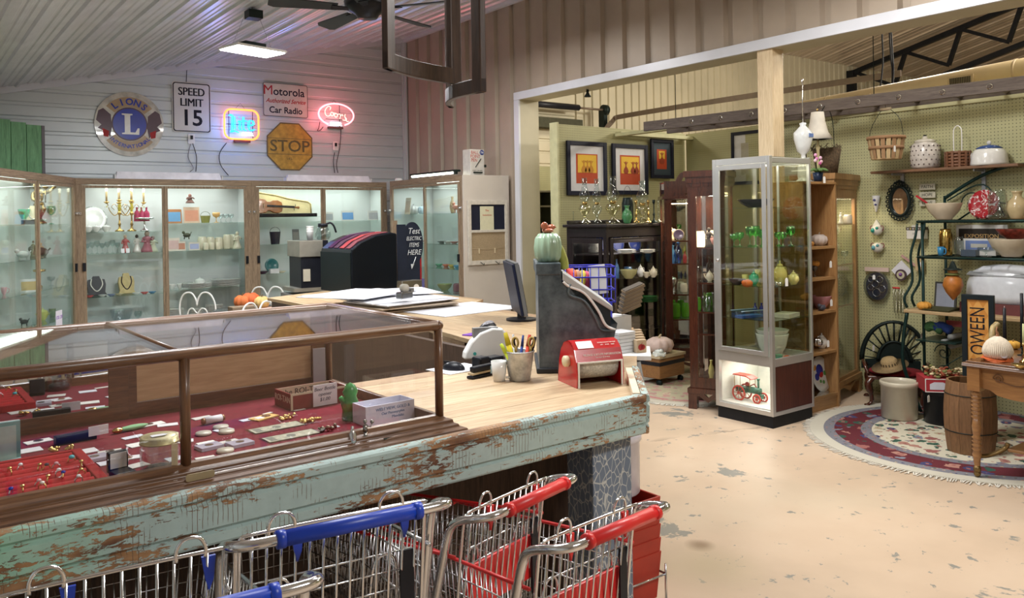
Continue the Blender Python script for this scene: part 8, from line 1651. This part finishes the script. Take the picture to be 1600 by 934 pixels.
for i,(px,py) in enumerate(((1485,532),(1496,524),(1497,538))): p=P(px,py,X=6.6); tag(MB().cyl((-.12,0,0),(.12,0,0),.022,n=14).build('paper_tube',pap(.30,.31,.30),loc=p),['left','upper right','lower right'][i]+' of three grey paper tubes below the wood shelf','tube','grey paper tubes')
p=P(1492,510,X=6.6); tag(MB().box(-.01,-.06,0,.0,.06,.045).build('red_label_box',pap(.5,.12,.13),loc=p),'small pink red label box under the wood shelf','box')
# ---------------------------------------------------------------- chair with iron seat back and hat
cx,cy=6.66,3.53
t=thing('parlour_chair','dark carved chair with fan pierced back and red seat','chair',(cx,cy,0),-1.05); t.scale=(.88,.88,.55)
wd2=M['mahog']
MB().box(-.25,-.22,.40,.25,.24,.455).build('seat_rail',wd2,t,bev=.01); MB().lathe([(0,.455),(.9,.455),(1,.47),(.95,.50),(0,.515)],24,sx=.24,sy=.22).build('seat_cushion',vel(.20,.006,.012),t)
for x,y in ((-.21,-.19),(.21,-.19),(-.21,.21),(.21,.21)):
    sx,sy=(1 if x>0 else -1),(1 if y>0 else -1)
    MB().tube(smooth([(x,y,.42),(x+sx*.035,y+sy*.03,.33),(x+sx*.01,y+sy*.01,.18),(x+sx*.005,y+sy*.005,.07),(x+sx*.04,y+sy*.03,.02),(x+sx*.045,y+sy*.035,.0)],4),[.035]*4+[.03]*4+[.02]*4+[.018]*4+[.03]*4+[.03],8).build('cabriole_leg',wd2,t)
g=MB();ir=M['iron']
R1,R2=.30,.15
arc_=lambda R,n=18:[(R*math.cos(a)*.98,.24,.57+R*math.sin(a)*2.05) for a in [R_(0)+R_(180)*i/n for i in range(n+1)]]
g.tube(arc_(R1),.024,8).tube(arc_(R2),.018,8)
for i in range(13): a=R_(6)+R_(168)*i/12; g.tube([(R2*math.cos(a),.24,.57+R2*2.05*math.sin(a)),(R1*math.cos(a),.24,.57+R1*2.05*math.sin(a))],.0095,6)
g.prism([(-.30,.44),(.30,.44),(.30,.58),(.15,.60),(-.15,.60),(-.30,.58)],-.255,-.235,0,Matrix.Rotation(PI/2,4,'X')).prism([(.15*math.cos(a),.57+.30*math.sin(a)) for a in [PI*i/14 for i in range(15)]],-.25,-.24,0,Matrix.Rotation(PI/2,4,'X')); g.build('fan_back',ir,t)
for s in (-1,1): MB().tube(smooth([(s*.25,.20,.50),(s*.28,.05,.62),(s*.27,-.12,.60),(s*.24,-.16,.46)],4),.017,8).build('arm',wd2,t)
hp=P(1391,573,D=6.72)
t=thing('straw_hat','wide brimmed straw hat with dark woven band resting on the chair arm','hat',hp,rot=(.10,-.30,-.6)); t.scale=(.82,.82,.82); MB().lathe([(.175,.012),(.16,.004),(.09,.0),(.082,.03),(.078,.07),(.06,.092),(0,.098),(0,.095),(.058,.088),(.074,.07),(.078,.03),(.088,-.003),(.16,.0),(.175,.009)],40).build('hat',pm('straw',(.36,.25,.12),.8,0,.25,120,0,.5),t)
for i in range(18): a=2*PI*i/18; MB().box(-.004,-.002,.02,.006,.002,.045,0,Matrix.Translation((.0815*math.cos(a),.0815*math.sin(a),.01))@Matrix.Rotation(a+PI/2,4,'Z')).build('band_slot',mat_(.06,.04,.02),t)
# crock, tub, red box, barrel
p=P(1406,652,Z=.012); t=thing('stoneware_crock','large cream stoneware crock standing on the round rug','crock',(6.16,3.24,.0125)); lat('crock',.27,.285,36).build('body',pm('cream_stoneware',(.56,.51,.40),.35,0,.10,6,.3),t); MB().box(-.02,-.137,.255,.01,-.130,.268).build('blue_mark',mat_(.03,.05,.35),t,rot=(0,0,.75))
t=thing('black_tub','round black tub holding the red box beside the crock','tub',(6.26,2.96,.0125)); lat('crock',.27,.25,30).build('tub',M['black'],t)
t=thing('red_carton','red carton with white label on the black tub','box',(6.24,2.95,.264),-.85); MB().box(-.15,-.12,0,.15,.12,.10).build('carton',pap(.36,.02,.03),t); MB().box(-.15,-.122,.0,.15,-.120,.006).box(-.152,-.122,0,-.146,-.120,.10).box(-.15,-.122,.094,.15,-.12,.10).build('white_edge',pap(.7,.68,.66),t); MB().prism([(-.12,.02),(.0,.02),(.0,.06),(-.03,.075),(-.09,.075),(-.12,.06)],.1205,.122,0,Matrix.Rotation(PI/2,4,'X')).build('label',pap(.6,.6,.68),t)
g=MB();r=random.Random(9)
t2=thing('autumn_wreath','autumn leaf and berry wreath lying on the red carton','wreath',(6.24,2.95,.366))
for nm,c in (('red_leaves',(.32,.07,.03)),('green_leaves',(.16,.17,.05)),('cream_berries',(.6,.5,.3)),('brown_leaves',(.22,.11,.05))):
    g=MB()
    for i in range(30): a=r.uniform(0,6.28); q=r.uniform(.03,.13); g.ball((q*math.cos(a),q*math.sin(a),r.uniform(.01,.055)),r.uniform(.009,.018),.6,4,sx=1.3)
    g.build(nm,mat_(*c),t2,kind='stuff')
for px,py,d,lb in ((1451,628,5.9,'black tub'),(1365,548,6.95,'carved chair back'),(1440,530,6.6,'bakers rack leg'),(1443,400,6.5,'side of the bakers rack')):
    p=P(px,py,D=d); tag(k_tag(.03,.05,0)[0][1].build('price_tag',pap(.85,.85,.85),loc=p),'white price tag hanging on the '+lb,'tag')
bx,by=5.66,2.50
t=thing('wooden_barrel','old open topped wooden keg with wire hoops on the rug','barrel',(bx,by,.0125)); g=MB(); rb,hb=.155,.465; ns=14
bw_r=lambda z:rb*(.90+.13*math.sin(PI*z/hb))
for i in range(ns):
    a0=2*PI*i/ns+.006; a1=2*PI*(i+1)/ns-.006; am=(a0+a1)/2
    for q in range(8):
        z0,z1=hb*q/8,hb*(q+1)/8; v=[]
        for z in (z0,z1):
            R=bw_r(z)
            for a,rr_ in ((a0,R),(a1,R),(a1,R-.014),(a0,R-.014)): v.append((rr_*math.cos(a),rr_*math.sin(a),z))
        g.add(v,[(0,1,5,4),(1,2,6,5),(2,3,7,6),(3,0,4,7),(3,2,1,0),(4,5,6,7)])
g.disc(rb*.86,.02,.04,24).build('staves',wood('keg_oak',(.24,.12,.05),(.12,.06,.025),'z',1.4,.6),t)
for z in (.14,.38): MB().tube([(bw_r(z)*math.cos(a)+.001,bw_r(z)*math.sin(a),z) for a in [2*PI*i/36 for i in range(36)]],.0035,5,True).build('wire_hoop',M['iron'],t)
# halloween board
t=thing('halloween_board','tall black framed board reading Halloween sideways on orange checks','sign',(5.98,P(1529,600,X=5.98).y,.0125),-PI/2+.12); w_=.205; 
Mq=Matrix.Identity(4)
MB().box(-w_/2,0,0,-w_/2+.035,.03,1.0).box(w_/2-.035,0,0,w_/2,.03,1.0).box(-w_/2,0,.965,w_/2,.03,1.0).box(-w_/2,0,0,w_/2,.03,.03).build('frame',pm('black_green_frame',(.01,.016,.02),.4),t,bev=.003)
def harl():
    m,nt,b=newm('orange_harlequin',.6); c=nt.nodes.new('ShaderNodeTexChecker'); c.inputs['Scale'].default_value=22; c.inputs['Color1'].default_value=(.50,.20,.03,1); c.inputs['Color2'].default_value=(.60,.30,.07,1); lk(nt,coords(nt,(1,1,.6),(0,PI/4,0)),c.inputs[0]); lk(nt,c.outputs[0],b.inputs['Base Color']); return m
MB().box(-w_/2+.035,.012,.03,w_/2-.035,.02,.965).build('picture',harl(),t)
MB().text('HALLOWEEN',.135,.64,-.0,M=Matrix(((0,-1,0,0),(0,0,-1,.0115),(1,0,0,0),(0,0,0,1))),w=.68).build('lettering',M['black'],t)
# oak parlour table at the right edge
t=thing('parlour_table','carved oak parlour table with rope turned legs at the right edge','table',(5.13,1.27,.012)); TL,TW=.96,.80; t.scale=(1,1,.955)
MB().box(-.04,-.05,.715,TW+.04,TL+.04,.725).box(-.055,-.065,.69,TW+.055,TL+.055,.715).build('table_top',wood('dark_oak_top',(.16,.07,.03),(.08,.035,.015),'y',1,.25,0,.4),t,bev=.006)
MB().box(-.058,-.065,.697,-.056,TL+.055,.701).box(-.058,-.065,.706,-.056,TL+.055,.709).build('edge_line',pap(.5,.42,.4),t)
okt=wood('table_oak',(.33,.16,.055),(.20,.09,.03),'y',1,.35,0,.3)
ap=[(0,.69),(TL,.69),(TL,.57)]+[(TL*(1-u),.56-.03*math.sin(PI*2*u)**2-(0 if u<.12 or u>.88 else .02)) for u in [i/24 for i in range(25)]]
MB().prism(ap,-.02,.005,0,Matrix(((0,0,-1,.0),(1,0,0,0),(0,1,0,0),(0,0,0,1)))).build('apron',okt,t,bev=.003); MB().prism([(0,.69),(TW,.69),(TW,.56),(TW*.5,.52),(0,.56)],-.02,.0,0,Matrix.Translation((0,TL,0))@Matrix.Rotation(PI/2,4,'X')).build('apron',okt,t)
def spiral(cy_,cz_,r0,tn,d): return [(-.011,cy_+d*r0*(1-i/40)*math.cos(i*.35),cz_+r0*(1-i/40)*math.sin(i*.35)) for i in range(int(40*.9))]
g=MB().tube(spiral(TL-.13,.63,.03,1,1),.0025,5).tube(spiral(TL-.36,.615,.045,1,-1),.003,5).tube(smooth([(-.011,TL-.10,.63),(-.011,TL-.22,.60),(-.011,TL-.31,.62)],5),.003,5).tube(spiral(.13,.63,.03,1,-1),.0025,5).tube(spiral(.36,.615,.045,1,1),.003,5); g.build('carving',pm('carved_groove',(.13,.055,.02),.4),t)
for x,y in ((.0,.0),(TW-.0,.0),(.0,TL-.0),(TW,TL)):
    l=MB().box(x-.035,y-.035,.54,x+.035,y+.035,.70)
    pr_=[(.022,.54)]
    z=.53
    for i in range(7): pr_+=[(.018,z),(.030,z-.011),(.018,z-.022)]; z-=.024
    pr_+=[(.020,z),(.026,z-.05),(.020,z-.10)]; z-=.105
    for i in range(4): pr_+=[(.018,z),(.029,z-.011),(.018,z-.022)]; z-=.024
    pr_+=[(.026,z-.02),(.020,z-.05),(.014,.05),(.02,.035)]
    l.lathe(list(reversed(pr_)),18,0,None,(x,y,0)); l=l.build('leg',okt,t)
    MB().ball((x,y,.02),.02,1,8).lathe([(.018,.03),(.022,.05),(.015,.075)],12,0,None,(x,y,0)).build('brass_claw_foot',pm('antique_brass',(.20,.13,.05),.35,.8),l)
MB().box(.12,.12,.16,TW-.12,TL-.12,.18).build('lower_shelf',okt,t,bev=.004)
for x,y in ((.0,0),(TW,0),(0,TL),(TW,TL)): MB().tube(smooth([(x,y,.13),(x+(.06 if x==0 else -.06),y+(.04 if y==0 else -.04),.13),(x+(.12 if x==0 else -.12),y+(.10 if y==0 else -.10),.17),(x+(.13 if x==0 else -.13),y+(.12 if y==0 else -.12),.21)],4),.014,8).build('brass_brace',pm('antique_brass',(.20,.13,.05),.35,.8),t)
TT=.012+.7255*.955
def WTb(kind,name,label,cat,px,pb,w,h,mats,group=None,rz_=0,dz=0): 
    p=P(px,pb,Z=TT); p.z=TT+.001+dz; return item(kind,name,label,cat,p,px2m(w,p),px2m(h,p),mats,rz_,group)
p=P(1559,562,Z=TT); t=thing('straw_pumpkin','white straw pumpkin with curled stem on the oak table','pumpkin',(p.x,p.y,TT+.012)); 
g=MB()
for i in range(46): a=2*PI*i/46; g.tube(smooth([(.012*math.cos(a),.012*math.sin(a),.125),(.055*math.cos(a),.055*math.sin(a),.095),(.078*math.cos(a),.078*math.sin(a),.04),(.06*math.cos(a),.06*math.sin(a),.003)],3),.0058,5)
g.lathe([(0,0),(.06,.002),(.074,.04),(.05,.092),(0,.115)],20).build('straw_body',pm('bleached_straw',(.66,.58,.47),.8,0,.1,60),t); MB().tube(smooth([(0,0,.12),(.0,0,.145),(-.012,0,.165),(-.003,0,.185)],3),[.012,.011,.01,.008,.007,.006,.005,.004,.004,.003][:10],7).build('stem',mat_(.30,.14,.07),t); MB().disc(.02,0,.002,14,0,Matrix.Translation((-.05,-.055,.03))@Matrix.Rotation(-.75,4,'Z')@Matrix.Rotation(PI/2,4,'X')).build('price_tag',pap(.75,.75,.85),t)
tag(wob(MB().disc(.10,0,.008,14,sx=1,sy=.8),.01,1).build('maple_leaf',mat_(.50,.10,.02),loc=(p.x-.005,p.y,TT+.006)),'rust orange felt leaf under the straw pumpkin','leaf')
for i,(px,pb,h) in enumerate(((1571,500,26),(1587,505,66),(1596,500,64),(1590,520,50))):
    p=P(px,560,Z=TT); o=thing('black_taper','','candle',(p.x+.12+.03*i,p.y+.05-.03*i,TT+.05))
    o['label']=['shortest black taper candle at the left of the group','tallest black taper candle, behind the others','black taper candle at the right edge of the table','second tallest black taper, in front of the group'][i]; o['group']='black taper candles on the oak table'
    hh=(.24,.33,.32,.26)[i]; MB().cyl((0,0,.0),(0,0,hh),.011,.009,10).build('wax',M['black'],o); MB().cyl((0,0,hh),(0,0,hh+.012),.001,n=5).build('wick',M['white'],o)
    lat('candlestick',.06,.05,14).build('holder',M['iron'],o,loc=(0,0,-.05))
WTb('pumpkin','gourd_pumpkin','small yellow orange gourd behind the straw pumpkin','pumpkin',1583,545,22,14,[mat_(.60,.32,.04),mat_(.2,.1,.03)]); WTb('saucer','brass_dish','brass dish at the right edge of the oak table','dish',1594,575,24,6,[M['brass']]); WTb('candle','green_candle','pale green candle on a brass foot at the far right','candle',1600,566,13,60,[M['brass'],mat_(.55,.58,.30)])
p=P(1548,560,Z=TT); t=tag(MB().tube(smooth([(0,0,0),(.01,.02,.08),(.05,.03,.15),(.11,.03,.17)],4),[.014]*5+[.017]*4+[.02]*3+[.022],9).build('horn_gourd',pm('striped_gourd',(.36,.27,.12),.5,0,.5,20),loc=(p.x+.13,p.y+.03,TT+.005)),'curved tan gourd horn behind the straw pumpkin','gourd')
t=tag(MB().lathe([(0,0),(.05,0),(.06,.02),(.05,.03),(0,.03)],18).build('white_coaster',M['white'],loc=(5.70,1.95,.205)),'small white dish with tag on the lower shelf of the oak table','dish')
